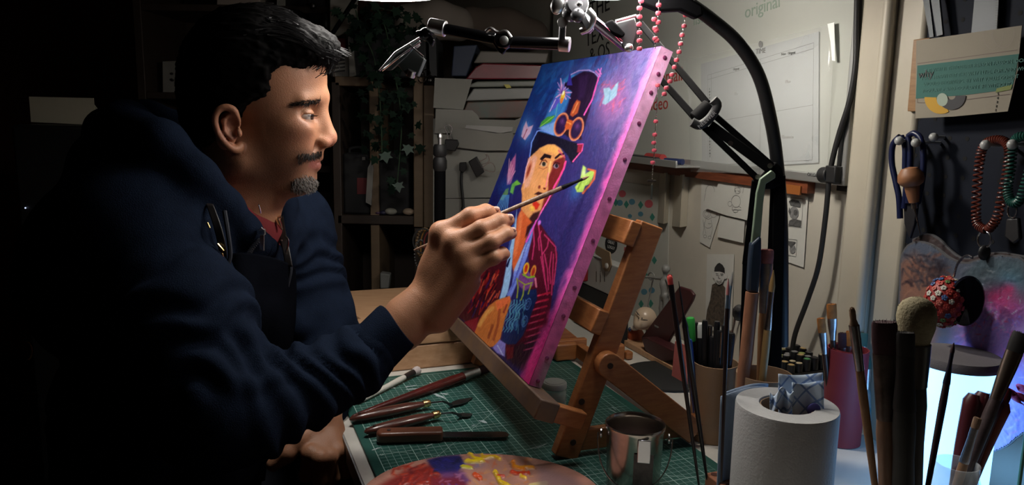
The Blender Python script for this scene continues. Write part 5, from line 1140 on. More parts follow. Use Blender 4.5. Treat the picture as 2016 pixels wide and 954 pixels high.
# things on the mat
MTZ = MT+.0003
def DM(x, y, z=0): return D(x, y, MTZ+z)
def DMc(x, y, z): q = D(x, y, MTZ+z); return q
brush('white_handled_brush', 'white-handled brush with black ferrule and pale tip lying on the mat corner', DMc(825, 727, .0085), DMc(704, 791, .0045), .018, .0082, .006, .028, .0048, mat('white_lacquer', (.62, .60, .54), rough=.3), mat('pale_pink_bristle', (.55, .48, .47), rough=.8, var=.2, vscale=90), mat('black_ferrule', (.02, .015, .015), rough=.3), flat=False, soft=True, taper=.7)
brush('long_red_brush', 'long dark red brush lying from the mat edge to the easel ledge', DMc(965, 722, .012), DMc(692, 820, .005), .030, .008, .006, .040, .0080, mat('dark_red_lacquer', (.11, .014, .012), rough=.25, col2=(.05, .012, .010), vscale=18), br_mar, silver, taper=.35)
rosew = mat('rosewood', (.10, .028, .018), rough=.28, col2=(.055, .018, .014), vscale=30, stretch=(2, 2, 2), coat=.4, bump=.1)
def pknife(label, a, b, neck, bend, blade_t, bl):      # handle back a -> ferrule b
    a, b = DMc(*a, .008), DMc(*b, .010); d = unit(b-a); L_ = np.linalg.norm(b-a); t = thing('palette_knife', label, 'palette knife', a-[0, 0, .006], 'cranked palette knives on the mat')
    X, Y, Z = frame(d, ZZ); MB().lathe([(.0012, 0), (.0055, .004), (.0088, L_*.18), (.0105, L_*.5), (.0095, L_*.8), (.0060, L_*.97), (.0052, L_)], a, d, 20, ZZ, sx=.75, sy=1).build('handle', rosew, t)
    MB().lathe([(.0058, 0), (.0062, .003), (.0060, .009), (.0046, .012)], b, d, 18).build('brass_collar', brass, t)
    n1, n2, n3 = DMc(*neck, .016), DMc(*bend, .0045), DMc(*blade_t, .001)
    MB().tube([b+d*.010, n1], .0016, 8).build('neck', steel, t); MB().tube(spline([n1, n1*.5+n2*.5+[0, 0, .001], n2], 4), [.0016, .0017, .0018, .0019, .0020, .0022, .0026, .003, .0034], 8).build('crank', mat('dark_spring_steel', (.10, .10, .11), rough=.3, metal=1), t)
    dd = unit(n3-n2); LL = np.linalg.norm(n3-n2); side = unit(np.cross(ZZ, dd)); pr = [(0, -.003), (LL*.25, -.0085), (LL*.5, -.009), (LL, 0), (LL*.5, .009), (LL*.25, .0085), (0, .003)]
    MB().prism(pr, n2, dd, side, np.cross(dd, side)*.0008).build('blade', mat('blade_steel', (.30, .31, .33), rough=.3, metal=1, var=.3, vscale=60), t)
    MB().lathe([(0, .0001), (.0024, .0001), (.0024, .0008)], a+d*.016+[0, 0, .0062], ZZ, 12).build('rivet', mat('dark_rivet', (.03, .015, .012)), t)
pknife('cranked palette knife with brass collar, upper of two, beside the red brush', (688, 825), (833, 795), (872, 790), (888, 797), (931, 782), 0)
pknife('cranked palette knife with brass collar, lower of two, beside the wide spatula', (717, 850), (852, 817), (890, 812), (906, 818), (930, 814), 0)
sp_ = thing('spatula', 'wide straight spatula with flat brown handle and long steel blade on the mat', 'spatula', DM(870, 862))
a = DMc(752, 857, .009); b = DMc(872, 853, .009); d = unit(b-a); sd = unit(np.cross(ZZ, d)); L_ = np.linalg.norm(b-a)
pr = [(-.008*math.cos(t)-.0*1, .0125*math.sin(t)) for t in np.linspace(-PI/2, PI/2, 9)]; pr = [(x, y) for x, y in pr]+[(L_, .0120), (L_, -.0120)]
MB().prism(pr, a-[0, 0, .008], d, sd, ZZ*.016).build('handle', mat('brown_handle', (.15, .050, .028), rough=.35, col2=(.10, .035, .02), vscale=20, coat=.3), sp_, bevel=.004, seg=3)
e = DMc(1002, 853, .006); LL = np.linalg.norm(e-b); pr = [(-.004, -.009), (LL*.9, -.0105), (LL*.97, -.008), (LL, 0), (LL*.97, .008), (LL*.9, .0105), (-.004, .009)]
MB().prism(pr, b-[0, 0, .002], unit(e-b), sd, ZZ*.0011).build('blade', mat('dull_blade', (.22, .22, .23), rough=.25, metal=1, var=.5, vscale=30), sp_)
MB().lathe([(0, .0002), (.0028, .0002), (.0028, .001)], a+d*.010+[0, 0, .0080], ZZ, 14).build('hanging_hole', mat('dark_rivet', (.03, .015, .012)), sp_)
# palette
pcx = D(948, 985, .008+MT); palp = thing('wooden_palette', 'oval wooden palette loaded with red, blue, yellow and orange paint in front', 'palette', pcx-[0, 0, .006])
Ex, Ey = .172, .105
ax_ = unit(D(1150, 985)-D(760, 985)); ay_ = np.cross(ZZ, ax_)
# fit the ellipse through its visible far rim
far = D(925, 892, .008+MT); Ly = abs((far-pcx)@ay_); Ex = .150; cen = pcx-ay_*(.118-Ly)
def ringp(u, R=1.0): return cen+ax_*Ex*R*math.cos(u)+ay_*.118*R*math.sin(u)
MB().poly([ringp(u)-[0, 0, .006] for u in np.linspace(0, 2*PI, 65)[:-1]], ZZ*.0055).build('board', mat('palette_wood', (.30, .18, .13), rough=.5, var=.2, vscale=20), palp, bevel=.001)
nr, na = 110, 260; rr = np.linspace(0, .992, nr); aa = np.linspace(0, 2*PI, na, endpoint=False); R_, A_ = np.meshgrid(rr, aa, indexing='ij')
V = cen+ax_*(Ex*R_*np.cos(A_)).ravel()[:, None]+ay_*(.118*R_*np.sin(A_)).ravel()[:, None]
A = Art(px(V), (176, 126, 112)); A.c *= (.9+.2*vnoise(V, 60))[:, None]
A.poly([(740, 960), (800, 925), (850, 912), (870, 930), (866, 950), (840, 1000), (740, 1000)], (120, 24, 22), 8, .95); A.brush(90, (770, 860), (915, 990), 12, 3, [(150, 34, 24), (190, 60, 30), (90, 16, 30), (170, 40, 20)], -.4, .6, .8)
A.poly([(840, 905), (870, 897), (905, 895), (915, 912), (900, 930), (870, 932), (850, 920)], (24, 26, 92), 4, .97); A.brush(30, (850, 905), (900, 928), 9, 2.5, [(14, 20, 60), (34, 34, 120)], .1, .7, .8)
A.poly([(868, 928), (910, 926), (924, 945), (900, 970), (870, 960)], (84, 40, 110), 6, .8); A.poly([(850, 940), (905, 940), (925, 960), (920, 1000), (850, 1000)], (116, 16, 40), 6, .85); A.brush(30, (870, 925), (930, 970), 9, 2.5, [(170, 110, 150), (110, 30, 60), (90, 60, 150)], .5, .6, .8)
A.glow(930, 915, 20, 6, (60, 90, 170), .6); A.brush(60, (920, 1040), (900, 975), 10, 3, [(200, 120, 60), (190, 90, 50), (170, 120, 110), (210, 150, 90)], .3, .5, .8)
for q, w_, c in [([(925, 893), (935, 903), (950, 906)], 5, (225, 190, 20)), ([(918, 908), (930, 909), (950, 908)], 6, (230, 200, 24)), ([(947, 895), (952, 902), (975, 899), (985, 905)], 5, (215, 170, 20)), ([(910, 918), (928, 921)], 6, (190, 180, 40)), ([(1010, 910), (1012, 920), (1030, 925)], 7, (230, 130, 20)), ([(1015, 920), (1050, 921)], 5, (235, 150, 30)), ([(1008, 930), (1020, 934), (1040, 932)], 7, (205, 60, 20)), ([(1025, 938), (1035, 942)], 4, (240, 190, 30)), ([(935, 935), (945, 942)], 9, (215, 80, 30)), ([(975, 930), (985, 950), (1005, 960)], 8, (220, 180, 20)), ([(980, 938), (992, 938)], 4, (200, 60, 30)), ([(1045, 955), (1075, 950)], 8, (210, 190, 130))]: A.line(q, w_, c, 1.2)
A.poly([(1060, 915), (1130, 940), (1150, 960), (1060, 960)], (120, 96, 104), 10, .7)
sat = (A.c.max(1)-A.c.min(1))/255; V = V+ZZ*(.0002+.0030*sst(.35, .8, sat)*(.4+vnoise(V, 240)))[:, None]
i = np.arange(nr*na).reshape(nr, na); i2 = np.roll(i, -1, 1); Q = np.stack([i[:-1], i[1:], i2[1:], i2[:-1]], -1).reshape(-1, 4); npmesh('paint_layer', V, Q, paint_m, palp, True, A.out())
# metal pail
pc = D(1245, 960); rp = .0365; topz = None
Zt = P(1245, 838, pc[1]); hp_ = Zt[2]-DESK; pl2 = thing('paint_pail', 'small shiny metal pail with wire handle on the mat', 'pail', pc+[0, 0, MTZ])
pailm = mat('pail_metal', (.55, .50, .45), rough=.22, metal=1, var=.35, vscale=25, bump=.15, bscale=40)
b0 = np.array([pc[0], pc[1], DESK+MTZ]); H_ = hp_
MB().lathe([(rp*.90, 0), (rp*.92, .002), (rp*.99, H_-.008), (rp*1.04, H_-.004), (rp*1.05, H_), (rp*1.02, H_+.0015), (rp*.97, H_-.001), (rp*.95, H_-.006), (rp*.88, .004), (0, .004)], b0, n=48).build('body', pailm, pl2)
MB().lathe([(0, 0), (rp*.93, 0)], b0+[0, 0, H_*.55], n=40, cap=False).build('dark_water', mat('murky_water', (.03, .015, .02), rough=.08), pl2)
fv = unit(np.array([CAM[0]-pc[0], CAM[1]-pc[1], 0])); sd = np.cross(ZZ, fv); 
for s_ in (-1, 1):
    c = b0+sd*rp*1.06*s_+[0, 0, H_-.016]; MB().tube([c+sd*.004*s_+ZZ*.005*math.cos(t)+fv*.005*math.sin(t) for t in np.linspace(0, 2*PI, 13)], .0014, 6).build('ear', steel, pl2)
wire = [b0+sd*(rp*1.06+.008)*math.cos(t)+ZZ*(H_-.016-.052*math.sin(t)**.8*1.0)+fv*(rp*1.25*math.sin(t)) for t in np.linspace(0, PI, 28)]; MB().tube(wire, .0009, 6).build('wire_handle', steel, pl2)
lb = b0+fv*rp*1.0-sd*(-.012)+[0, 0, H_*.62]; MB().box(lb+[0, 0, .012], -sd*.016, fv*.004, ZZ*.030).build('label_holder', steel, pl2, bevel=.001)
MB().box(b0+fv*rp*.98+sd*.012+[0, 0, H_*.45], sd*.024, fv*.002, ZZ*.045).build('label', mat('dirty_label', (.14, .12, .12), rough=.5, var=.5, vscale=60), pl2, bevel=.001)
# glass jar behind the canvas
jb = D(1090, 800, MTZ); gj = thing('glass_jar', 'small lidded glass jar standing behind the easel ledge', 'jar', jb)
glass = mat('jar_glass', (.75, .8, .78), rough=.08, alpha=.35, spec=.8)
MB().lathe([(.019, 0), (.0205, .003), (.0205, .030), (.018, .033)], jb, n=28).build('glass', glass, gj); MB().lathe([(.0195, .033), (.0205, .034), (.0205, .041), (.0190, .043), (.015, .0425), (.0145, .0435), (0, .0435)], jb, n=28).build('lid', mat('frosted_lid', (.38, .39, .38), rough=.4), gj)
MB().lathe([(0, 0.002), (.018, .002), (.018, .016), (0, .016)], jb, n=20).build('contents', mat('jar_contents', (.10, .07, .05), rough=.6), gj)
# black round coaster
bk = D(1310, 742); tag(MB().lathe([(0, 0), (.078, 0), (.080, .001), (.080, .004), (.078, .005), (0, .005)], bk+[0, 0, .0005], n=56).build('round_mat', mat('black_felt', (.012, .013, .013), rough=.8)), 'round flat black mat on the desk behind the strut', 'mat')
# wooden riser strip and blocks behind
strip_n = D(1246, 690)@NN
o = slab(MB(), strip_n, strip_n+.05, sw(1330, 600, strip_n), sw(1180, 690, strip_n), DESK+.0005, DESK+.012).build('wooden_riser', pale, bevel=.001); tag(o, 'low pale wooden riser along the back of the desk under the figurines', 'riser')
def wblock(lab, x, y, w_, d_, h_, base=0): q = D(x, y, base); o = MB().box(q+[0, 0, h_/2]+VV*d_/2, NN*w_, VV*d_, ZZ*h_).build('wooden_block', beech, bevel=.004, seg=3); return tag(o, lab, 'block')
wblock('square wooden block behind the canvas, left of the easel leg', 1116, 710, .045, .03, .034, .0035); wblock('wooden block right of the easel leg near the black round mat', 1218, 712, .028, .03, .034, .0005)
wblock('small rounded wooden peg piece beside the right wooden block', 1240, 708, .016, .018, .016, .0005)
# figurine
DF = strip_n+.03
fgp = lambda x, y, dd=0: hit(x, y, NN*(DF+dd), NN)
mk = thing('monk_figurine', 'small bald monk figurine with cross eyes and red robe on the riser', 'figurine', fgp(1255, 690)); skf = mat('figurine_skin', (.52, .40, .29), rough=.3)
hc_ = fgp(1270, 626); X_, Y_, Z_ = np.array([1., 0, 0]), np.array([0, 1., 0]), ZZ
f = Field(hc_-.05, hc_+.05, .0016); f.ell(hc_, (.0235, .022, .0235), .004); f.ell(hc_+[-.012, -.010, -.010], (.013, .013, .011), .008); f.ell(hc_+[.014, -.006, -.014], (.006, .005, .007), .004); V, Q = f.mesh(); npmesh('head', V, Q, skf, mk)
mb = MB(); 
for (x0, y0, x1, y1) in [(1252, 612, 1259, 621), (1262, 629, 1275, 630), (1256, 625, 1258, 627)]:
    a, b = fgp(x0, y0, -.024), fgp(x1, y1, -.023); mb.tube([a, (a+b)/2, b], [.0006, .0013, .0006], 6)
mb.build('brow', blk_ink, mk); MB().ball(fgp(1264, 626, -.0235), .0015, 8).build('eye', blk_ink, mk); MB().ball(fgp(1256, 618, -.0235), .0013, 8).build('eye', blk_ink, mk)
f = Field(hc_-.08, hc_+.04, .002); rb_ = fgp(1252, 662); f.ell(rb_, (.018, .016, .020), .006); f.ell(fgp(1243, 684), (.020, .018, .014), .01); f.cone(fgp(1244, 650), fgp(1236, 662, -.01), .008, .007, .006); V, Q = f.mesh(); npmesh('robe', V, Q, mat('red_robe', (.33, .07, .03), rough=.35), mk)
MB().ball(fgp(1250, 645, -.012), (.009, .006, .006), 12).build('white_sash', mat('white_sash', (.5, .46, .42), rough=.4), mk); MB().ball(fgp(1240, 648, -.014), (.004, .004, .005), 10).build('blue_cuff', mat('navy_cuff', (.02, .03, .08), rough=.4), mk)
# grey jointed figure
sg_ = mat('grey_resin', (.20, .20, .19), rough=.5, var=.2, vscale=60); skl = thing('grey_figure', 'small grey anatomical figure holding one arm out behind the monk', 'figurine', fgp(1300, 690, .01))
g_ = lambda x, y: fgp(x, y, .012)
f = Field(g_(1290, 600)-[.11, .05, .10], g_(1290, 600)+[.06, .05, .09], .0017)
f.ell(g_(1311, 529), (.0085, .009, .0090), .004); f.cone(g_(1310, 536), g_(1309, 545), .0045, .004, .004); f.ell(g_(1308, 558), (.0095, .007, .012), .006); f.cone(g_(1308, 562), g_(1308, 582), .0065, .0075, .006)
f.chain([g_(1306, 548), g_(1292, 547), g_(1276, 545)], (.0042, .0032, .0026), .003); f.ell(g_(1273, 545), (.004, .003, .003), .003); f.chain([g_(1314, 550), g_(1320, 566), g_(1316, 582)], (.004, .0032, .0026), .003)
for x in (1304, 1312): f.chain([g_(x, 584), g_(x-2, 606), g_(x-4, 632)], (.0062, .0048, .0036), .004); f.cone(g_(x-4, 632), g_(x-9, 636), .0034, .0028, .003)
V, Q = f.mesh(); npmesh('figure', V, Q, sg_, skl); MB().lathe([(0, 0), (.018, 0), (.018, .003), (0, .003)], g_(1306, 642), n=24).build('stand', sg_, skl); MB().cyl(g_(1306, 642), fgp(1306, 690, .012), .003, n=10).build('stem', sg_, skl)
tag(MB().tube([fgp(x, y, .02) for x, y in arc(1282, 543, 6, 7)]+[fgp(1284, 556, .02), fgp(1276, 600, .02), fgp(1272, 660, .02)], .0016, 6).build('wire_hook', sg_), 'thin grey wire hook left of the grey figure', 'wire')
# maroon leaning stand
mr = mat('maroon_leather', (.045, .010, .012), rough=.45, bump=.1)
def dpl(pts, nd, th): return [hit(x, y, NN*nd, NN) for x, y in pts]
nd_ = D(1300, 700)@NN-.01
st_ = thing('maroon_stand', 'dark maroon folding stand leaning behind the thin brushes', 'stand', hit(1300, 705, NN*nd_, NN))
MB().poly(dpl([(1337, 563), (1358, 570), (1366, 580), (1362, 592), (1310, 682), (1266, 672), (1262, 664)], nd_, 0), NN*.006).build('back_plate', mr, st_, bevel=.002)
MB().poly(dpl([(1262, 664), (1272, 664), (1326, 690), (1342, 706), (1300, 712), (1270, 690)], nd_-.025, 0), NN*.03).build('base_plate', mr, st_, bevel=.002)
# pink card
pk = D(1352, 762); PKc = pk@NN
tag(MB().poly([hit(x, y, NN*PKc, NN) for x, y in [(1329, 671), (1350, 680), (1352, 768), (1321, 752)]], NN*.002).build('pink_card', mat('pink_card', (.55, .16, .15), rough=.7)), 'upright pink card left of the kraft pen pot', 'card')
# ---- pen pot
kraft = mat('kraft_board', (.32, .20, .12), rough=.75, var=.12, vscale=25, bump=.1)
kp = D(1400, 858); kr = .0335; kh = P(1400, 712, kp[1])[2]-DESK; pot = thing('kraft_pot', 'brown cardboard tube pot full of black pens', 'pot', kp)
MB().lathe([(kr, 0), (kr, kh), (kr-.0018, kh), (kr-.0022, .003), (0, .003)], kp+[0, 0, .0005], n=44).build('tube', kraft, pot)
inp = lambda a_, r_: kp+np.array([math.cos(a_)*r_, math.sin(a_)*r_, .004])
blkp = mat('pen_black', (.012, .012, .014), rough=.3); whp = mat('pen_white', (.55, .55, .54), rough=.35); grnp = mat('pen_green', (.04, .40, .07), rough=.35); blup = mat('pen_blue', (.02, .06, .32), rough=.35); slv = mat('pen_silver', (.45, .42, .40), rough=.25, metal=1); blp = mat('pen_steelblue', (.12, .2, .28), rough=.4); pnkp = mat('pen_pink', (.42, .12, .12), rough=.4)
pens = [((1359, 625), .006, grnp, blkp, 'black marker with a bright green cap in the kraft pot'), ((1352, 645), .0045, blkp, blkp, 'black pen left of the green-capped marker in the kraft pot'), ((1378, 636), .0068, whp, whp, 'thick white marker standing in the kraft pot'), ((1368, 634), .005, blkp, blkp, 'black pen just left of the white marker'), ((1379, 664), .0055, blkp, blkp, 'short black capped pen in front of the white marker'), ((1396, 640), .0045, blkp, slv, 'black pen with silver clip right of the white marker'), ((1404, 662), .0052, blkp, slv, 'black pen with a long silver clip at the pot centre'), ((1412, 632), .004, blkp, blkp, 'slim black pen behind the pot centre'), ((1418, 650), .005, blkp, slv, 'black pen with chrome tip at the pot right'), ((1427, 640), .004, blkp, blkp, 'thin black pen at the right rim of the pot'), ((1440, 655), .0055, blkp, slv, 'dark pen with ringed chrome grip by the right rim'), ((1356, 668), .0045, blup, blup, 'blue pen leaning on the pot left rim'), ((1388, 630), .004, blkp, blkp, 'slim black pen behind the white marker')]
for i, ((x, y), r_, cm_, bm_, lab) in enumerate(pens):
    a_ = 2*PI*i/len(pens)+.4; yy = kp[1]+.018*math.sin(a_); tpn = P(x, y, yy); off = (tpn[0]-kp[0])*.55; q = np.array([kp[0]+off, yy, DESK+.006]); v_ = q-kp; v_[2] = 0
    if np.linalg.norm(v_) > kr-.009: q = kp+v_/np.linalg.norm(v_)*(kr-.009)+[0, 0, .006]
    d = unit(tpn-q); L_ = np.linalg.norm(tpn-q); t = thing('pen', lab, 'pen', q, 'pens in the kraft pot'); MB().lathe([(r_*.5, 0), (r_, .006), (r_, L_*.8)], q, d, 14).build('barrel', blkp if bm_ is slv else bm_, t); MB().lathe([(r_*1.1, L_*(.8 if cm_ is grnp else .55)), (r_*1.12, L_-.003), (r_*.9, L_), (0, L_)], q, d, 14).build('cap', cm_, t)
    if bm_ is slv: MB().box(tpn-d*.020+np.array([0, -r_*1.25, 0]), (.0022, 0, 0), (0, .0014, 0), d*.038).build('clip', slv, t)
# perforated terracotta block and thin brushes
tb_ = D(1420, 950); terra = mat('terracotta', (.33, .12, .06), rough=.7, var=.2, vscale=30); tbk = thing('perforated_block', 'terracotta-coloured perforated brush block at the bottom edge', 'brush holder', tb_)
bz = .020; bx0 = D(1388, 930, bz); 
MB().box(bx0+NN*.035-VV*.055+[0, 0, -bz/2], NN*.07, VV*.11, ZZ*bz).build('block', terra, tbk, bevel=.002)
for i in range(4):
    for j in range(7):
        p = bx0+NN*(.009+.0155*i)-VV*(.008+.0155*j)+[0, 0, .0003]; q = px(p)
        if q[1] < 990: MB().lathe([(0, 0), (.0050, 0), (.0050, -.004)], p, n=14, cap=False).build('hole', mat('terracotta_hole', (.06, .015, .008), rough=.9), tbk)
thin_blk = mat('thin_black_handle', (.018, .010, .010), rough=.3)
def inblk(x, y): return D(x, y, .012)
brush('thin_brush', 'thin dark brush with a pink-red tip, leftmost in the block', P(1318, 541, .93), inblk(1377, 962), .012, .0036, .0036, .020, .0030, thin_blk, mat('coral_tip', (.62, .07, .06), rough=.5), blkp, flat=False, soft=True, group=None)
brush('thin_brush', 'thin dark brush with a needle tip, second in the block', P(1336, 553, .925), inblk(1392, 944), .030, .0012, .0012, .03, .0036, thin_blk, br_blk, blkp, flat=False)
brush('thin_brush', 'thin black-handled brush with a pink collar, third in the block, by the blue sheet', P(1434, 548, .90), P(1420, 950, .86), .020, .0022, .0022, .016, .0026, thin_blk, mat('pink_collar', (.42, .16, .16), rough=.5), mat('steel_blue_ferrule', (.2, .3, .4), rough=.3, metal=.8), flat=False)
brush('clear_brush', 'slim brush with a grey transparent body leaning in the kraft pot', P(1442, 535, kp[1]-.01), kp+[.0, -.012, .01], .02, .0024, .002, .05, .0036, blp, mat('grey_bristle', (.3, .3, .3), rough=.7), blp, flat=False)
brush('black_mop_brush', 'round black make-up brush with a ringed handle behind the pen pot', P(1457, 606, kp[1]+.03), D(1436, 745, .01)+[0, .03, 0], .035, .010, .010, .03, .0050, slv, br_blk, slv, flat=False, soft=True)
# second kraft pot behind the roll holding big brushes
k2p = D(1490, 930); k2 = thing('kraft_pot', 'low brown cardboard pot with tall brushes behind the paper roll', 'pot', k2p); k2h = P(1500, 735, k2p[1])[2]-DESK
MB().lathe([(.036, 0), (.036, k2h), (.0342, k2h), (.034, .003), (0, .003)], k2p+[0, 0, .0005], n=44).build('tube', kraft, k2)
yk = k2p[1]
grn_l = mat('pale_green_blade', (.20, .27, .19), rough=.45, var=.1, vscale=30); dkb = mat('dark_blue_collar', (.02, .035, .06), rough=.35)
bt = thing('large_tool', 'tall tool with wooden handle, dark blue collar and pale green blade', 'tool', k2p+[-.018, 0, .006])
hd_ = [P(1463, 760, yk-.01), P(1470, 690, yk-.01), P(1481, 575, yk-.008)]; MB().tube(spline([k2p+[-.022, -.010, .006]]+hd_, 5), [.0085]*16, 14).build('handle', mat('brush_wood', (.36, .16, .09), rough=.5, col2=(.26, .11, .06), vscale=30, stretch=(4, 4, 1)), bt)
MB().poly([P(x, y, yk-.012) for x, y in [(1473, 575), (1477, 510), (1480, 480), (1497, 464), (1500, 470), (1500, 520), (1494, 578)]], np.array([0, .014, 0])).build('collar', dkb, bt, bevel=.003)
MB().poly([P(x, y, yk-.008) for x, y in [(1479, 488), (1484, 440), (1490, 380), (1497, 352), (1520, 335), (1527, 342), (1527, 350), (1508, 362), (1503, 400), (1498, 466)]], np.array([0, .006, 0])).build('blade', grn_l, bt, bevel=.001)
brush('wide_bristle_brush', 'wide flat brush with pink bristles and silver ferrule among the tall brushes', P(1510, 491, yk), k2p+[.0, 0, .008], .018, .0085, .005, .065, .0062, wood_h, br_pink, silver)
brush('pale_wood_brush', 'slim pale wooden brush with light tip, rightmost of the tall brushes', P(1523, 531, yk-.014), k2p+[-.012, -.02, .008], .028, .0040, .0036, .050, .0046, mat('yellow_wood', (.45, .28, .11), rough=.45), mat('yellow_tip', (.45, .27, .10), rough=.6), slv, flat=False)
gcl = thing('green_box_lid', 'green translucent plastic case standing behind the brushes', 'case', Wl(1455, 690, WALLC-.08)); MB().poly([hit(x, y, NN*(D(1450, 700)@NN+.0), NN) for x, y in [(1452, 488), (1480, 489), (1486, 500), (1482, 700), (1434, 700), (1436, 600), (1442, 498)]], NN*.012).build('shell', mat('green_plastic', (.06, .13, .08), rough=.35), gcl, bevel=.004, seg=3)
# marker rack
mkb = D(1556, 790); rk = thing('marker_rack', 'black tray holding rows of dark markers behind the paper roll', 'rack', mkb)
ztop = P(1556, 705, mkb[1])[2]-DESK
MB().box(mkb+[0, 0, ztop*.42+.001], NN*.085, VV*.075, ZZ*ztop*.84).build('tray', black_plastic, rk, bevel=.003)
capc = [mat('cap_end_%s' % n_, c, rough=.4) for n_, c in [('sand', (.40, .28, .12)), ('cream', (.45, .38, .25)), ('green', (.05, .24, .08)), ('grey', (.18, .18, .18)), ('lime', (.25, .30, .08)), ('black', (.02, .02, .02)), ('olive', (.18, .16, .05))]]
lay = [0, 0, 4, 5, 3, 1, 1, 3, 4, 5, 2, 0, 3, 3, 6, 5, 3, 4, 3, 5, 1, 5, 3, 0, 5]
mkn = ['sand', 'cream', 'green', 'grey', 'lime', 'black', 'olive']
for i in range(5):
    for j in range(5):
        q = mkb+NN*(-.032+.016*i)+VV*(-.030+.015*j)+[0, 0, ztop*.84+.0015]; k_ = lay[i*5+j]
        t = thing('marker', 'dark marker with a %s end, %s from left in the %s row of the rack' % (mkn[k_], ('first', 'second', 'third', 'fourth', 'fifth')[i], ('front', 'second', 'middle', 'fourth', 'back')[j]), 'pen', q, 'markers in the black rack')
        hh = ztop*.16+.012*rng.random(); MB().lathe([(.0066, 0), (.0066, hh)], q, n=14).build('barrel', blkp, t); MB().lathe([(.0050, hh), (.0050, hh+.0006), (0, hh+.0006)], q+[0, 0, .0001], n=12).build('cap_end', capc[k_], t)
# rolled dark red sheet pot
rp_ = D(1655, 868); Yr = rp_[1]; rh = P(1655, 685, Yr)[2]-DESK; rl_ = thing('red_roll_pot', 'dark red rolled sheet used as a pot with brushes behind it', 'pot', rp_)
redf = mat('dark_red_foam', (.20, .022, .035), rough=.6)
mb = MB(); n_ = 80; V = []; th0 = .9
for i in range(n_):
    a_ = th0+i/(n_-1)*PI*3.2; r_ = .0315-.0085*(i/(n_-1)); 
    for (dr, z_) in ((0, .0008), (0, rh), (-.0016, rh), (-.0016, .0008)): V.append(rp_+[(r_+dr)*math.cos(a_), (r_+dr)*math.sin(a_), z_])
F = []
for i in range(n_-1):
    for k in range(4): k2_ = (k+1) % 4; F.append((i*4+k, i*4+k2_, (i+1)*4+k2_, (i+1)*4+k))
F += [(0, 1, 2, 3), tuple((n_-1)*4+k for k in (3, 2, 1, 0))]
mb.add(V, F); mb.build('rolled_sheet', redf, rl_)
for (x, y, lab, bmt, hw, dy) in [(1616, 626, 'flat orange-tipped brush, left of two behind the red roll', br_or, .0058, .0), (1637, 598, 'larger flat orange-tipped brush behind the red roll', br_or, .0068, .006), (1658, 655, 'short round dark brush in the red roll', br_mar, .0058, -.004), (1673, 652, 'small orange angled brush at the back of the red roll', br_or, .0052, .010)]:
    tpx = P(x, y, Yr+dy); q = rp_+[(x-1650)*.0003, dy*.6, .004]; brush('paintbrush', lab, tpx, q, .022, hw, .0025, .032, .0040, dark_h, bmt, silver, group=None)
for k, (x, y, x2, lab) in enumerate([(1697, 655, 1685, 'teal-stained brush right of the red roll'), (1702, 700, 1712, 'paint-smeared brush lying low right of the red roll')]):
    brush('paintbrush', lab, P(x, y, Yr+.03), D(x2, 850, .01), .02, .0085, .003, .03, .005, mat('paint_smeared_handle', (.30, .30, .32), rough=.4, col2=(.05, .2, .25), vscale=60), br_teal, silver)
# paper roll with blue cloth
rc = np.array([P(1566, 798, .842)[0]-.010, .842, DESK+.0008]); rH = P(1566, 797, .842)[2]-DESK; RR = .0575; pr_ = thing('paper_roll', 'thick white paper roll standing upright in the right foreground', 'paper roll', rc)
pw = mat('tissue_white', (.42, .42, .42), rough=.9, var=.05, vscale=60, bump=.35, bscale=350)
MB().lathe([(RR*.985, 0), (RR, .004), (RR, rH-.003), (RR*.985, rH), (.031, rH), (.030, rH-.003), (.030, .004), (.031, 0)], rc, n=72).build('roll', pw, pr_)
MB().lathe([(.0298, .002), (.0298, rH-.002), (.0285, rH-.002), (.0285, .002)], rc, n=40).build('core', kraft, pr_)
bluec = mat('blue_lattice_cloth', (.40, .50, .62), rough=.85)
nt = bluec.node_tree; bsdf = nt.nodes['Principled BSDF']; uvw = nt.nodes.new('ShaderNodeTexCoord'); sx_ = nt.nodes.new('ShaderNodeSeparateXYZ'); nt.links.new(uvw.outputs['Object'], sx_.inputs[0])
def mth(op, a, b=None, v=None):
    n = nt.nodes.new('ShaderNodeMath'); n.operation = op
    nt.links.new(a, n.inputs[0])
    if b is not None: nt.links.new(b, n.inputs[1])
    if v is not None: n.inputs[1].default_value = v
    return n.outputs[0]
u_ = mth('ADD', sx_.outputs['X'], sx_.outputs['Z']); v_ = mth('SUBTRACT', sx_.outputs['X'], sx_.outputs['Z'])
def st2(o): return mth('LESS_THAN', mth('ABSOLUTE', mth('SUBTRACT', mth('FRACT', mth('MULTIPLY', o, v=46.)), v=.5)), v=.07)
mxx = nt.nodes.new('ShaderNodeMix'); mxx.data_type = 'RGBA'; nt.links.new(mth('MAXIMUM', st2(u_), st2(v_)), mxx.inputs[0]); mxx.inputs[6].default_value = (.55, .66, .80, 1); mxx.inputs[7].default_value = (.18, .28, .52, 1); nt.links.new(mxx.outputs[2], bsdf.inputs['Base Color'])
cl = thing('blue_cloth', 'blue lattice-print wipe tucked in the top of the paper roll', 'cloth', rc+[0, 0, rH])
zc = .842
sheet('folded_wipe', [[P(1533+ (1620-1533)*u+2*v*math.sin(6*u), 735+ (824-735)*v+3*math.sin(4*u), zc+.008-.010*v+.004*math.sin(5*u)) for u in np.linspace(0, 1, 14)] for v in np.linspace(0, 1, 12)], bluec, cl, .0012)
sheet('front_fold', [[P(1560+62*u, 752+72*v+3*math.sin(5*u), zc-.006+.005*math.sin(4*u)-.004*v) for u in np.linspace(0, 1, 12)] for v in np.linspace(0, 1, 10)], bluec, cl, .0012)
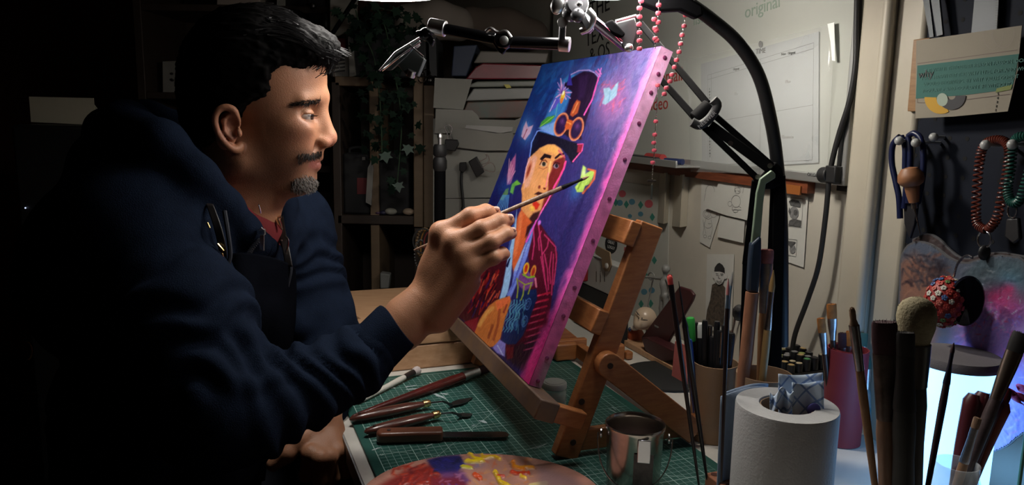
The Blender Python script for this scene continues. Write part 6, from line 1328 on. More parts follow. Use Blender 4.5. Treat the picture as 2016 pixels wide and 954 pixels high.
sheet('crumpled_corner', [[P(1516+46*u, 772+8*math.sin(9*u+v*2)-6*u+42*v, zc-.010+.006*math.sin(12*u+2*v)) for u in np.linspace(0, 1, 20)] for v in np.linspace(0, 1, 9)], bluec, cl, .0010)
MB().ball(P(1602, 806, zc-.014), (.008, .002, .008), 12).build('purple_stain', mat('purple_stain', (.06, .05, .22), rough=.8), cl)
# blue-grey sheet
bs = mat('blue_grey_cloth', (.20, .26, .36), rough=.85, var=.1, vscale=20, bump=.2, bscale=300)
yb_ = .893; mb = thing('blue_sheet', 'plain blue-grey folded cloth standing left of the paper roll', 'cloth', P(1460, 990, yb_))
zlow = DESK+.0015
G = []
for v in np.linspace(0, 1, 12):
    row = []
    for u in np.linspace(0, 1, 14):
        top = P(1420+88*u, 780-16*math.sin(u*PI*.6)*1.0-4*u, yb_+.02*u+.006*math.sin(7*u)); bot = np.array([top[0]+.004, top[1]+.004, zlow]); row.append(top*(1-v)+bot*v)
    G.append(row)
sheet('fold', G, bs, mb, .0025)
sheet('rear_fold', [[np.asarray(p)+[.006, .012, 0] for p in r] for r in G], bs, mb, .0025)
# ---- foreground brushes in a holder below the frame
hb = P(1765, 954, .66); hz = DESK+.001; hold = thing('brush_holder', 'dark wooden brush holder just below the frame under the big brushes', 'pot', (hb[0], .665, hz))
MB().lathe([(.034, 0), (.034, .085), (.031, .085), (.030, .004), (0, .004)], (hb[0], .665, hz), n=40).build('cup', mat('dark_cup', (.05, .04, .04), rough=.5), hold)
def fb(name, lab, tip, bot, *a, **k): return brush(name, lab, P(*tip), P(*bot), *a, **k)
maple = mat('dull_brown_handle', (.22, .12, .07), rough=.45, col2=(.15, .08, .05), vscale=30, stretch=(6, 6, 1))
fb('foreground_brush', 'slim wooden brush with a tan tip, leftmost of the big foreground brushes', (1677, 606, .66), (1738, 1075, .655), .016, .0028, .0028, .042, .0036, wood_h, br_tan, silver, flat=False, soft=True)
fb('foreground_brush', 'flat brush with square maroon bristles and worn silver ferrule', (1741, 633, .67), (1752, 1075, .668), .030, .0108, .0055, .062, .0085, maple, br_mar, mat('worn_ferrule', (.16, .13, .12), rough=.35, metal=.8, var=.5, vscale=60), taper=.8)
fb('foreground_brush', 'large fluffy cream mop brush with dark handle', (1806, 584, .68), (1786, 1075, .672), .044, .0170, .0170, .040, .0105, mat('dark_grey_handle', (.06, .055, .05), rough=.5, var=.3, vscale=30), br_cream, mat('dull_ferrule', (.22, .22, .21), rough=.3, metal=.9), flat=False, soft=True, taper=.8)
fb('foreground_brush', 'wide black brush with dark handle in front of the cream mop', (1783, 654, .655), (1776, 1075, .652), .022, .0075, .004, .05, .0088, mat('black_stained_handle', (.02, .02, .019), rough=.5, var=.4, vscale=30), br_blk, mat('black_stained_ferrule', (.03, .03, .03), rough=.5, metal=.5), taper=.9)
fb('foreground_brush', 'thin brush with a pointed red-brown tip against the glowing lantern', (1878, 674, .70), (1806, 1070, .66), .010, .0020, .0020, .030, .0030, mat('deep_brown_handle', (.035, .02, .02), rough=.4), br_mar, mat('dark_violet_ferrule', (.05, .05, .08), rough=.3, metal=.8), flat=False)
# ---- lantern
lc = D(1852, 985); Yl = lc[1];  lr = 82/FOC*Yl*1.0; zt_l = P(1852, 697, Yl)[2]-DESK; zb_l = .012
ln = thing('lantern', 'round glowing white-blue lamp with a grey fabric top', 'lamp', lc)
glow_m = mat('lantern_glow', (.8, .9, 1), emit=(.20, .52, 1.0), estr=3.2)
MB().lathe([(0, 0), (lr*.92, 0), (lr, .004), (lr, zb_l), (0, zb_l)], lc+[0, 0, .0005], n=48).build('base', mat('lamp_base', (.2, .2, .2), rough=.5), ln)
MB().lathe([(lr*.985, zb_l), (lr*.99, zt_l-.010)], lc+[0, 0, .0005], n=64, cap=False).build('diffuser', glow_m, ln)
MB().lathe([(lr*1.0, zt_l-.011), (lr*1.01, zt_l-.006), (lr*.96, zt_l), (0, zt_l+.001)], lc+[0, 0, .0005], n=64).build('top', mat('grey_felt', (.16, .15, .16), rough=.9, bump=.3, bscale=600), ln)
# glass jar with brushes and gloves
jc = np.array([P(1880, 950, .78)[0], .78, DESK+.0008]); jt = P(1880, 912, .78)[2]-DESK; jr = .0225; jj = thing('brush_jar', 'clear glass jar holding brushes in front of the lantern', 'jar', jc)
MB().lathe([(jr*.95, 0), (jr*1.1, .004), (jr*1.1, jt-.02), (jr*.97, jt-.012), (jr*.97, jt-.001), (jr, jt), (jr*.94, jt), (jr*.90, jt-.012), (jr*1.02, jt-.022), (jr*1.0, .006), (0, .006)], jc, n=44, cap=False).build('glass', mat('clear_glass', (.9, .97, 1), rough=.03, alpha=.28, spec=1.0), jj)
brush('jar_brush', 'flat brush with dark square bristles leaning right out of the jar', P(2012, 655, .80), jc+[-.010, 0, .012], .022, .0085, .004, .055, .0060, mat('mottled_handle', (.10, .07, .07), rough=.35, var=.5, vscale=60), br_blk, mat('bronze_ferrule', (.30, .24, .20), rough=.3, metal=1))
brush('jar_brush', 'short pale-ended brush leaning right under the flat brush', P(1925, 822, .775), jc+[-.012, -.004, .014], .012, .004, .003, .04, .0045, wood_h, br_tan, silver)
mrn = mat('maroon_rubber', (.075, .008, .012), rough=.4)
gv = thing('maroon_bundle', 'bundle of maroon rubber-gripped tools leaning right out of the jar', 'tools', jc)
for (x, y, r_, m_) in [(1918, 775, .010, mrn), (1938, 772, .011, mrn), (1960, 778, .011, mrn), (1976, 790, .010, mat('rust_red', (.20, .04, .015), rough=.5)), (1985, 765, .006, mrn)]:
    a = jc+[.004, .004, .014]; b = P(x, y, .815); MB().tube(spline([a, a*.45+b*.55+[0, .004, 0], b], 6), list(np.linspace(.006, r_, 12))+[r_*.6], 14).build('grip', m_, gv)
# pink tassel
tsl = thing('pink_tassel', 'magenta fabric petals at the right edge beside the jar', 'decoration', P(2005, 800, .83)); pnk = mat('magenta_petal', (.45, .05, .20), rough=.6)
for k, (x0, y0, x1, y1) in enumerate([(1972, 765, 2004, 778), (1985, 768, 2020, 800), (1998, 776, 2032, 790), (2004, 760, 2034, 776)]):
    a, b = P(x0, y0, .83+.004*k), P(x1, y1, .835); X = unit(b-a); sheet('petal', [[a+(b-a)*u+ZZ*(.010*(v-.5)*math.sin(PI*min(u+.2, 1)))+np.array([0, .004*math.sin(7*u+3*v), 0]) for u in np.linspace(0, 1, 9)] for v in np.linspace(0, 1, 5)], pnk, tsl, .0008)
MB().cyl(P(2030, 780, .84), np.array([P(2030, 780, .84)[0], .84, DESK+.001]), .0022, n=8).build('stem', mat('tassel_stem', (.05, .12, .04)), tsl)
# ================================================================== articulated lamp arm
ya = 1.02
la = thing('articulated_lamp_arm', 'black double-bar lamp arm with curved hose rising behind the brushes', 'lamp arm', D(1515, 770)+[0, .03, 0])
def A3(x, y, Y=ya): return P(x, y, Y)
blackm = mat('satin_black', (.003, .003, .0035), rough=.75, spec=.05)
def bar(p0, p1, w_, name='bar', m=blackm, d_=None):
    a, b = np.asarray(p0), np.asarray(p1); v = unit(b-a); s_ = unit(np.cross(v, (a+b)/2-CAM)); n_ = np.cross(v, s_); MB().box((a+b)/2, b-a, s_*w_, n_*(d_ or w_)).build(name, m, la, bevel=.0012)
MB().tube(spline([P(x, y, Y) for x, y, Y in [(1358, 8, .98), (1400, 38, .99), (1452, 84, 1.0), (1494, 150, 1.01), (1518, 240, 1.02), (1530, 320, 1.03), (1538, 420, 1.04), (1540, 560, 1.04), (1540, 680, 1.04)]], 8), .0085, 14).build('hose', rub, la)
bar(A3(1262, 47, 1.16), A3(1394, 205, 1.06), .0095); bar(A3(1262, 112, 1.14), A3(1372, 236, 1.06), .0095)
bar(A3(1392, 214, 1.05), A3(1522, 328, 1.02), .0085); bar(A3(1386, 250, 1.03), A3(1492, 352, 1.02), .0085); bar(A3(1398, 246, 1.035), A3(1516, 332, 1.012), .013, 'spring_tube')
MB().cyl(A3(1370, 238, 1.045), A3(1400, 210, 1.045), .0130, n=28).build('joint_drum', blackm, la, bevel=.002)
mb = MB(); mb.tube(spline([A3(x, y, 1.025) for x, y in [(1362, 240), (1378, 246), (1398, 232), (1412, 208), (1404, 196)]], 5), .0062, 10); mb.build('cable_strap', mat('woven_strap', (.012, .012, .013), rough=.7), la)
dv = unit(A3(1404, 222, 1.016)-A3(1378, 246, 1.016)); text('NEEWER', .0075, A3(1392, 236, 1.016), dv, np.cross(unit(-(A3(1392, 236)-CAM))*1.0, dv), mat('strap_print', (.25, .25, .26)), la, 'strap_lettering', .0001)
MB().poly([A3(x, y, 1.015) for x, y in [(1484, 345), (1500, 350), (1528, 318), (1540, 330), (1545, 360), (1520, 372), (1496, 372)]], np.array([0, .014, 0])).build('elbow_bracket', blackm, la, bevel=.002)
for (x, y) in [(1516, 326), (1492, 348), (1438, 282)]: MB().cyl(A3(x, y, 1.0), A3(x, y, 1.006), .0035, n=12).build('bolt', steel, la)
base_y = D(1515, 770)[1]+.03
bar(A3(1489, 355, 1.03), A3(1470, 520, 1.035), .012, 'post'); bar(A3(1470, 520, 1.035), np.array([A3(1468, 700, 1.035)[0], 1.035, DESK+.03]), .011, 'post')
bar(A3(1535, 345, 1.025), np.array([A3(1542, 640, 1.03)[0], 1.03, DESK+.02]), .015, 'post'); bar(A3(1524, 370, 1.03), np.array([A3(1520, 640, 1.035)[0], 1.035, DESK+.02]), .010, 'post')
MB().box(np.array([A3(1515, 640, 1.035)[0]-.01, 1.035, DESK+.013]), (.075, 0, 0), (0, .05, 0), (0, 0, .025)).build('clamp_base', blackm, la, bevel=.003)
MB().poly([A3(x, y, .965) for x, y in [(1262, 6), (1300, 22), (1340, 20), (1372, 36), (1386, 30), (1384, 10), (1356, -6), (1300, -20), (1262, -10)]], np.array([0, .02, 0])).build('lamp_bracket', blackm, la, bevel=.003)
lhead = thing('bar_lamp', 'small lit lamp panel beside the black bracket at the top edge', 'lamp', A3(1318, 0, .94)); MB().box(A3(1322, -8, 1.12)+[0, 0, .007], (.075, 0, 0), (0, .036, 0), (0, 0, .020)).build('panel', mat('warm_panel', (1, 1, 1), emit=(1, .93, .82), estr=200), lhead, bevel=.001)
# chrome clamp cluster and swivel
cj = thing('swivel_clamp', 'chrome and black swivel clamp with wing knob under the right lamp', 'clamp', A3(1130, 40, .93))
def C(x, y, Y=.93): return P(x, y, Y)
shiny = mat('polished_metal', (.85, .84, .84), rough=.32, metal=1)
blks = mat('gloss_black_metal', (.14, .14, .15), rough=.35, metal=.6)
MB().ball(C(1098, 10, .915), (.008, .005, .011), 16, frame([.3, -.2, 1])).build('wing_knob', shiny, cj)
MB().cyl(C(1110, 20), C(1124, 28), .0055, n=16).build('pin', blks, cj); MB().ball(C(1122, 27, .925), .0095, 16).build('ball_joint', blks, cj); MB().ball(C(1137, 30, .915), .0085, 16).build('ball_joint', blks, cj)
MB().lathe([(0, -.006), (.012, -.006), (.014, -.003), (.014, .003), (.012, .006), (0, .006)], C(1135, 8, .92), unit([.2, -1, .1]), 28).build('disc_nut', blks, cj); MB().ball(C(1141, 8, .907), .0036, 12).build('centre_bolt', shiny, cj)
MB().lathe([(0, -.004), (.015, -.004), (.0175, 0), (.015, .006), (0, .006)], C(1150, 40, .935), unit([1, -.3, .5]), 28).build('ring_plate', blks, cj); MB().tube(spline([C(1158, 20, .92), C(1168, 34, .92), C(1160, 54, .925), C(1144, 62, .93)], 4), .0042, 10).build('clamp_jaw', shiny, cj)
MB().cyl(C(1108, 45), C(1106, 78), .0042, n=14).build('stud', blks, cj); MB().lathe([(0, 0), (.006, 0), (.006, .004), (0, .004)], C(1107, 44, .925), unit([.1, -1, 0]), 16).build('washer', shiny, cj)
tb = thing('chrome_strut', 'polished lamp strut running down right from the swivel clamp', 'strut', C(1190, 60)); MB().cyl(C(1164, 38, .94), C(1232, 92, .965), .0062, n=20).build('tube', mat('violet_lit_chrome', (.5, .45, .6), rough=.12, metal=1), tb)  # violet light on the chrome tube is put into its metal colour
MB().poly([C(x, y, .945) for x, y in [(1192, 44), (1206, 38), (1232, 66), (1226, 74), (1208, 66), (1196, 58)]], np.array([0, .012, 0])).build('wing_nut', blackm, tb, bevel=.002); MB().cyl(C(1212, 42, .94), C(1252, 31, .95), .0018, n=10).build('pin', shiny, tb); MB().ball(C(1238, 94, .95), .0055, 14).build('end_ball', shiny, tb)
MB().poly([C(x, y, .955) for x, y in [(1212, 44), (1250, 34), (1256, 60), (1248, 92), (1228, 96), (1214, 74)]], np.array([0, .008, 0])).build('side_plate', mat('dark_grey_plate', (.04, .042, .045), rough=.4), tb, bevel=.002)
# chrome-ended phone arm
pa = thing('phone_arm', 'black and chrome jointed arm holding a small camera above the painter', 'camera arm', C(990, 80, .95))
blkt = mat('black_anodised', (.02, .02, .022), rough=.18, metal=.7)
def pac(a, b, r_, nm, m): MB().cyl(P(*a), P(*b), r_, n=24).build(nm, m, pa, bevel=.0008)
pac((1122, 88, .935), (1101, 86, .938), .0088, 'end_cap', shiny); pac((1101, 86, .938), (1004, 83, .945), .0072, 'tube', blkt); pac((876, 57, .965), (982, 78, .947), .0068, 'tube', blkt); pac((846, 51, .970), (877, 57, .965), .0098, 'end_cap', shiny)
MB().lathe([(0, -.009), (.0105, -.009), (.0115, -.006), (.0115, .006), (.0105, .009), (0, .009)], P(990, 79, .945), unit([.05, -1, .1]), 30).build('elbow_joint', blkt, pa); MB().lathe([(0, 0), (.0055, 0), (.0055, .002), (.003, .003), (0, .003)], P(992, 80, .935), unit([.05, -1, .1]), 20).build('elbow_bolt', shiny, pa)
MB().tube(spline([P(957, 62, .94), P(966, 56, .938), P(980, 64, .938), P(996, 62, .936), P(1006, 74, .936)], 4), .0022, 8).build('lever', shiny, pa); MB().poly([P(x, y, .94) for x, y in [(968, 82), (990, 94), (1000, 92), (990, 108), (980, 100)]], np.array([0, .01, 0])).build('wing_nut', blkt, pa, bevel=.002)
MB().ball(P(838, 68, .968), .0085, 16).build('ball_joint', blkt, pa); MB().poly([P(x, y, .962) for x, y in [(818, 60), (840, 58), (856, 78), (850, 92), (838, 80), (820, 72)]], np.array([0, .014, 0])).build('clamp_bracket', blkt, pa, bevel=.002)
cmr = thing('small_camera', 'small black action camera with lens and a silver-edged screen on the arm', 'camera', P(800, 130, .965))
bz_ = lambda pts, Y, dy, nm, m, bv=.0012: MB().poly([P(x, y, Y) for x, y in pts], np.array([0, dy, 0])).build(nm, m, cmr, bevel=bv)
bz_([(778, 122), (806, 88), (836, 116), (822, 150), (800, 148)], .955, .022, 'body', mat('camera_black', (.06, .07, .068), rough=.35)); bz_([(748, 138), (776, 104), (822, 76), (828, 80), (800, 112), (772, 138)], .950, .004, 'screen_plate', mat('screen_glass', (.10, .12, .125), rough=.1, spec=.8)); 
mb = MB()
for q in ([(747, 139), (778, 103), (826, 74)], [(752, 139), (786, 112), (828, 82)], [(806, 88), (834, 112)]): mb.tube([P(x, y, .948) for x, y in q], .0012, 6)
mb.build('silver_edge', shiny, cmr); MB().cyl(P(812, 138, .955), P(808, 150, .958), .0055, n=18).build('lens', shiny, cmr); MB().cyl(P(818, 84, .955), P(824, 92, .955), .0032, n=12).build('knob', shiny, cmr)
# ---- bead strings
bead = mat('pink_red_bead', (.62, .10, .14), rough=.3); lk = mat('silver_link', (.6, .58, .55), rough=.25, metal=1)
def beads(label, pts, Y, pos):
    t = thing('bead_string', label, 'beads', P(*pts[0], Y), 'strings of the pink-red rosary'); sp_ = [P(x, y, Y) for x, y in pts]; MB().tube(spline(sp_, 4), .0005, 5).build('wire', lk, t)
    for (x, y) in pos: MB().lathe([(.0007, -.0026), (.0028, -.0022), (.0036, 0), (.0028, .0022), (.0007, .0026)], P(x, y, Y-.0005), n=12).build('bead', bead, t)
    mb = MB(); out = spline(sp_, 14)
    for i, p in enumerate(out[::3]): mb.ball(p, (.0009, .0009, .0013), 6)
    o = mb.build('chain_links', lk, t); o['kind'] = 'stuff'; return t
beads('short string of pink-red beads hanging left, above the canvas corner', [(1262, -10), (1259, 40), (1258, 98)], .935, [(1262, 2), (1259, 16), (1259, 33), (1258, 48), (1259, 64), (1259, 80), (1259, 96)])
beads('middle doubled string of pink-red beads above the canvas corner', [(1297, -10), (1296, 30), (1292, 60), (1290, 94)], .94, [(1297, 10), (1296, 26), (1288, 38), (1296, 44), (1292, 60), (1290, 56), (1290, 76), (1293, 80)])
beads('long curved string of pink-red beads right of the canvas corner', [(1352, 0), (1350, 30), (1343, 70), (1334, 110), (1324, 150), (1312, 176), (1303, 190)], .99, [(1350, 30), (1347, 51), (1343, 69), (1340, 86), (1337, 102), (1332, 118), (1328, 132), (1323, 147), (1319, 160), (1312, 173), (1308, 185)])
beads('hanging pendant string of pink-red beads over the whiteboard tray', [(1294, 165), (1294, 200), (1291, 240), (1289, 290), (1285, 330), (1284, 352)], 1.05, [(1295, 168), (1291, 239), (1289, 265), (1287, 281), (1288, 296), (1285, 320)])
cr = thing('cross_pendant', 'small dark metal cross hanging under the beads over the trunking', 'pendant', P(1284, 392, 1.05)); MB().box(P(1283, 378, 1.05), (.0022, 0, 0), (0, .0018, 0), (0, 0, .020)).build('upright', mat('old_pewter', (.10, .11, .10), rough=.4, metal=.6), cr); MB().box(P(1283, 356, 1.05), (.012, 0, 0), (0, .0018, 0), (0, 0, .0025)).build('cross_arm', lk, cr); MB().tube([P(1284, 352, 1.05), P(1283, 372, 1.05)], .0005, 5).build('link', lk, cr)
# ---- stand rod behind the hand
rd = thing('stand_rod', 'black telescopic stand rod with ribbed locks and chrome stud behind the hand', 'stand', np.array([P(865, 400, 1.67)[0], 1.67, DESK+.001]))
def rp(y): return P(866, y, 1.67)
xq = rp(400)[0]
def rz(y): return rp(y)[2]
def rc_(prof, nm, m): MB().lathe([(r_, z_) for r_, z_ in prof], (xq, 1.67, 0), n=28).build(nm, m, rd)
rc_([(.0045, rz(284)), (.0045, rz(272)), (.0062, rz(271)), (.0062, rz(266)), (.004, rz(262)), (0, rz(262))], 'stud', shiny); rc_([(.012, rz(308)), (.0148, rz(304)), (.0148, rz(290)), (.012, rz(284)), (0, rz(284))], 'lock', rub); rc_([(.0125, rz(336)), (.0155, rz(330)), (.0155, rz(316)), (.0125, rz(309))], 'lock', rub); rc_([(.0125, DESK+.012), (.0125, rz(335))], 'tube', blackm); rc_([(0, DESK+.001), (.035, DESK+.001), (.035, DESK+.009), (.014, DESK+.013), (0, DESK+.013)], 'foot', blackm)
# radio and black box
rdN = D(1190, 700)@NN+.05
def rn(x, y, o=0): return hit(x, y, NN*(rdN+o), NN)
bb_ = thing('black_box', 'matt black box under the white speaker', 'box', rn(1180, 660)); 
zl, zh = DESK+.001, rn(1180, 573)[2]
sa, sb = rn(1236, 600)@VV, rn(1130, 600)@VV
sa = rn(1214, 600)@VV
slab(MB(), rdN, rdN+.03, sa, sb, zl, zh).build('case', mat('matt_black', (.008, .008, .009), rough=.7), bb_, bevel=.002)
ra = thing('white_speaker', 'white radio speaker with grille and tan leather strap behind the easel', 'speaker', rn(1180, 572))
za, zb2 = zh+.001, rn(1180, 510)[2]; slab(MB(), rdN, rdN+.028, rn(1231, 540)@VV, sb-.004, za, zb2).build('case', mat('speaker_white', (.38, .38, .37), rough=.45), ra, bevel=.003)
for i in range(3):
    for j in range(7): q = rn(1174+8*i, 535+3*j, -.0006); MB().box(q, VV*.0028, NN*.0008, ZZ*.0011).build('grille_slot', blk_ink, ra)
MB().poly([rn(x, y, -.004) for x, y in [(1172, 482), (1184, 488), (1200, 496), (1203, 522), (1198, 534), (1190, 534), (1185, 524), (1184, 508), (1172, 500)]], NN*.003).build('strap', mat('tan_leather', (.22, .15, .09), rough=.6), ra, bevel=.001); MB().lathe([(0, 0), (.0062, 0), (.0062, .002), (.004, .003), (0, .003)], rn(1195, 523, -.004), -NN, 20).build('strap_button', mat('pale_button', (.42, .40, .38), rough=.4), ra)
tag(MB().box(rn(1175, 504, .03), VV*.03, NN*.03, ZZ*.010).build('yellow_block', mat('yellow_green', (.42, .42, .03), rough=.4), bevel=.002), 'yellow-green block on top of the white speaker', 'block')
tag(MB().box(rn(1150, 540, -.012), VV*.012, NN*.016, ZZ*.03).build('red_block', mat('deep_red', (.20, .01, .012), rough=.5), bevel=.003), 'small dark red object between canvas edge and white speaker', 'block')
stk = thing('sticker', 'black oval sticker reading GREAT LOGO on the wall behind the easel', 'sticker', Wl(1203, 480, WALLC-.006)); wp(arc(1203, 480, 12, 19, 0, 345, 20), WALLC-.0050, .0008, blk_ink, 'oval', stk)
pale_l = mat('sticker_print', (.42, .42, .40)); wtext('GREAT', 1203, 477, .0115, pale_l, stk, WALLC-.0062, 0, 'lettering'); wtext('LOGO?', 1203, 487, .0115, pale_l, stk, WALLC-.0062, 0, 'lettering')
tp_ = thing('printed_notice', 'pale notice with red blocks on the wall behind the upper easel bar', 'poster', Wl(1220, 500, WALLC-.004)); wp([(1170, 450), (1250, 458), (1246, 520), (1168, 515)], WALLC-.0034, .0008, skp, 'sheet', tp_)
for (x, y) in [(1236, 476), (1233, 490), (1232, 502)]: wp([(x-4, y-4), (x+8, y-3), (x+7, y+4), (x-5, y+3)], WALLC-.0042, .0004, cols['r'], 'red_block', tp_)

# ================================================================== background, left to right
def bp(pts, Y, th, m, name, parent=None, bev=0): return MB().poly([P(x, y, Y) for x, y in pts], np.array([0, th, 0])).build(name, m, parent, bevel=bev)
def bq(x0, y0, x1, y1): return [(x0, y0), (x1, y0), (x1, y1), (x0, y1)]
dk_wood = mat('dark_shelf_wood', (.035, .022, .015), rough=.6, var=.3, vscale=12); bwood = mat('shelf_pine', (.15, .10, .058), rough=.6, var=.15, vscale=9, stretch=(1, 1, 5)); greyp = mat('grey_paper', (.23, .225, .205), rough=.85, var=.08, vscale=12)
def box3(lo, hi, m, name, parent=None, bev=.002): return MB().ab(lo, hi).build(name, m, parent, bevel=bev)
# tall dark bookcase behind the head
YB = 2.3
bcs = thing('bookcase', 'tall dark bookcase behind the painter\'s head', 'bookcase', (P(480, 400, YB)[0], YB+.15, 0))
xl, xr = P(280, 200, YB)[0], P(655, 200, YB)[0]
for nm, x in (('side_panel', xl), ('side_panel', xr)): box3((x-.012, YB, 0), (x+.012, YB+.32, 2.1), dk_wood, nm, bcs)
box3((xl, YB+.31, 0), (xr, YB+.33, 2.1), dk_wood, 'back_panel', bcs)
for y in (16, 190, 330, 480, 640):
    z_ = P(450, y, YB)[2]; box3((xl+.012, YB+.002, z_-.010), (xr-.012, YB+.31, z_+.010), dk_wood, 'shelf', bcs)
zs = P(450, 190, YB)[2]+.011
cdd = thing('small_card', 'pale card with a dark leafy motif standing on the bookcase shelf', 'card', (P(345, 185, YB+.05)[0], YB+.05, zs)); bp([(320, 121), (368, 119), (368, 184), (321, 184)], YB+.05, .002, greyp, 'card', cdd)
for k in range(14): MB().ball(P(337+rng.uniform(0, 24), 150+rng.uniform(-8, 8), YB+.048), (.006, .001, .004), 6).build('leaf_motif', blk_ink, cdd)
tag(bp([(427, -14), (512, -14), (511, 13), (426, 10)], YB+.04, .12, mat('pale_box', (.32, .27, .24), rough=.7), 'cardboard_box', bev=.003), 'pale box on the top shelf above the head', 'box')
for i, (x, y) in enumerate([(323, 82), (330, 96)]): pass
for i, (x, lab) in enumerate([(297, 'tiny pale ornament on the lower bookcase shelf, left'), (327, 'small pale ornament on the lower bookcase shelf, middle')]):
    q = P(x, 212, YB+.04); zs2 = P(450, 330, YB)[2]+.0105; tag(MB().lathe([(.008, 0), (.012, .02), (.006, q[2]-zs2-.01), (.003, q[2]-zs2), (0, q[2]-zs2)], (q[0], q[1], zs2), n=14).build('ornament', greyp), lab, 'ornament')
# black camera gear above the hair
cg = thing('camera_gear', 'black camera equipment with round wheel on the top shelf by the lamp', 'camera', P(600, 40, YB-.02)); gb = mat('gear_black', (.012, .012, .013), rough=.35)
bp(bq(560, -10, 610, 24), YB+.02, .1, gb, 'body', cg, .004); MB().lathe([(.018, -.01), (.03, -.012), (.034, 0), (.03, .012), (.018, .01)], P(582, 42, YB-.01), (0, 1, 0), 28, cap=False).build('wheel', gb, cg); bp(bq(604, -10, 650, 66), YB+.01, .08, gb, 'side_body', cg, .006); MB().ball(P(616, 12, YB-.004), .01, 12).build('silver_knob', mat('dim_steel', (.2, .2, .2), rough=.3, metal=1), cg); MB().ball(P(641, 44, YB-.005), (.012, .012, .03), 12).build('grip', gb, cg)
bp(bq(545, -4, 562, 22), YB+.02, .08, greyp, 'label_plate', cg)
# printer and paper far left
YP = 2.0
prn = thing('printer', 'dark printer or cabinet in the shadow at the far left', 'printer', (P(120, 600, YP)[0], YP+.2, 0)); box3((P(20, 250, YP)[0], YP, .03), (P(186, 250, YP)[0], YP+.27, P(100, 246, YP)[2]), mat('printer_black', (.010, .010, .010), rough=.5), 'body', prn, .01); box3((P(30, 250, YP)[0], YP+.02, 0), (P(176, 250, YP)[0], YP+.25, .03), gb, 'plinth', prn)
MB().ball(P(50, 409, YP-.004), .0022, 8).build('status_light', mat('status_light', (1, 1, 1), emit=(.6, .7, 1), estr=1.2), prn)
ptz = P(100, 246, YP)[2]
tag(bp([(57, 190), (184, 193), (190, 246), (61, 240)], YP+.10, .002, mat('dim_paper', (.50, .47, .36), rough=.9, var=.1, vscale=8), 'loaded_paper'), 'pale sheets standing in the dark printer at left', 'paper')
tag(bp([(185, 206), (197, 222), (208, 236), (200, 247), (190, 246)], YP+.12, .004, mat('dim_paper', (.36, .34, .27)), 'crumpled_bag'), 'crumpled pale plastic right of the printer paper', 'bag')
tag(MB().tube([P(x, y, .98) for x, y in arc(55, 690, 9, 17, -90, 90, 12)], .0016, 8).build('brass_ring', brass), 'small brass ring glinting low at the far left', 'ring')
# storage beside the bookcase
YS = 2.05
su = thing('storage_shelf', 'open dark shelving with pale timber frame between bookcase and papers', 'shelf', (P(760, 600, YS)[0], YS+.15, 0))
x0, x1, x2, x3 = P(662, 300, YS)[0], P(735, 300, YS)[0], P(815, 300, YS)[0], P(856, 300, YS)[0]
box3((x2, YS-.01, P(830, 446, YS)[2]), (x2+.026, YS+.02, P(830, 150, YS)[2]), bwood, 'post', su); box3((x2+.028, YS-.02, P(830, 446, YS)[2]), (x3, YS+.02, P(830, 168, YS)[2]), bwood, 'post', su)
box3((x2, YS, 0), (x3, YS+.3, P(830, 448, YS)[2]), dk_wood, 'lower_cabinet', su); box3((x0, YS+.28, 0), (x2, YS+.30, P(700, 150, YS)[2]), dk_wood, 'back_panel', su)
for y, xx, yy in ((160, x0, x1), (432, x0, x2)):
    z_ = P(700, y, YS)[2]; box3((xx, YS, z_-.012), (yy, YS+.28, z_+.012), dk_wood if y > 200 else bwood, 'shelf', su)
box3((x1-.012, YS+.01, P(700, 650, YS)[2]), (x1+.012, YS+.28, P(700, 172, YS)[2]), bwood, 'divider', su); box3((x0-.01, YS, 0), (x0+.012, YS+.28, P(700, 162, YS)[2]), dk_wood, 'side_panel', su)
zsh = P(700, 432, YS)[2]+.0125
blackbag = mat('black_fabric', (.008, .008, .009), rough=.8)
hb1 = thing('black_case', 'black hard case with a handle on the dim middle shelf', 'case', (P(700, 400, YS)[0], YS+.06, zsh)); xa, xb = P(676, 300, YS+.03)[0], P(728, 300, YS+.03)[0]; box3((xa, YS+.02, zsh), (xb, YS+.14, P(700, 302, YS+.02)[2]), blackbag, 'body', hb1, .006)
MB().tube(spline([P(688, 302, YS+.06), P(690, 292, YS+.06), P(712, 290, YS+.06), P(716, 302, YS+.06)], 5), .004, 8).build('handle', blackbag, hb1); bp(bq(713, 309, 719, 315), YS+.018, .001, greyp, 'tag', hb1); bp(bq(703, 350, 722, 382), YS+.018, .002, mat('dim_red', (.10, .01, .012), rough=.7), 'red_patch', hb1)
tag(bp([(724, 330), (731, 316), (735, 330), (731, 404), (720, 398)], YS-.005, .006, mat('dim_white', (.22, .21, .19), rough=.7), 'price_tag'), 'pale hanging tag at the front of the middle shelf', 'tag')
bb2 = tag(box3((P(746, 300, YS+.03)[0], YS+.02, zsh), (P(806, 300, YS+.03)[0], YS+.16, P(770, 300, YS+.02)[2]), blackbag, 'black_bin', None, .006), 'black bin behind the trailing ivy, right of the case', 'bin')
for i, (x, y, r_, m_, lab) in enumerate([(768, 424, .013, mat('pale_stone', (.34, .33, .28), rough=.8, var=.3, vscale=50), 'pale speckled pebble on the shelf edge'), (803, 434, .013, mat('tan_shell', (.32, .24, .17), rough=.6), 'tan shell on the shelf edge below the post'), (753, 423, .008, mat('dark_blue_stone', (.02, .02, .05), rough=.5), 'dark blue stone left of the pale pebble'), (742, 420, .007, mat('violet_stone', (.05, .02, .05), rough=.5), 'dark violet stone, leftmost of the shelf pebbles')]):
    q = P(x, y, YS-.0); tag(MB().ball((q[0], YS+.015, zsh+r_*.75), (r_*1.3, r_, r_*.75), 14).build('pebble', m_), lab, 'stone')
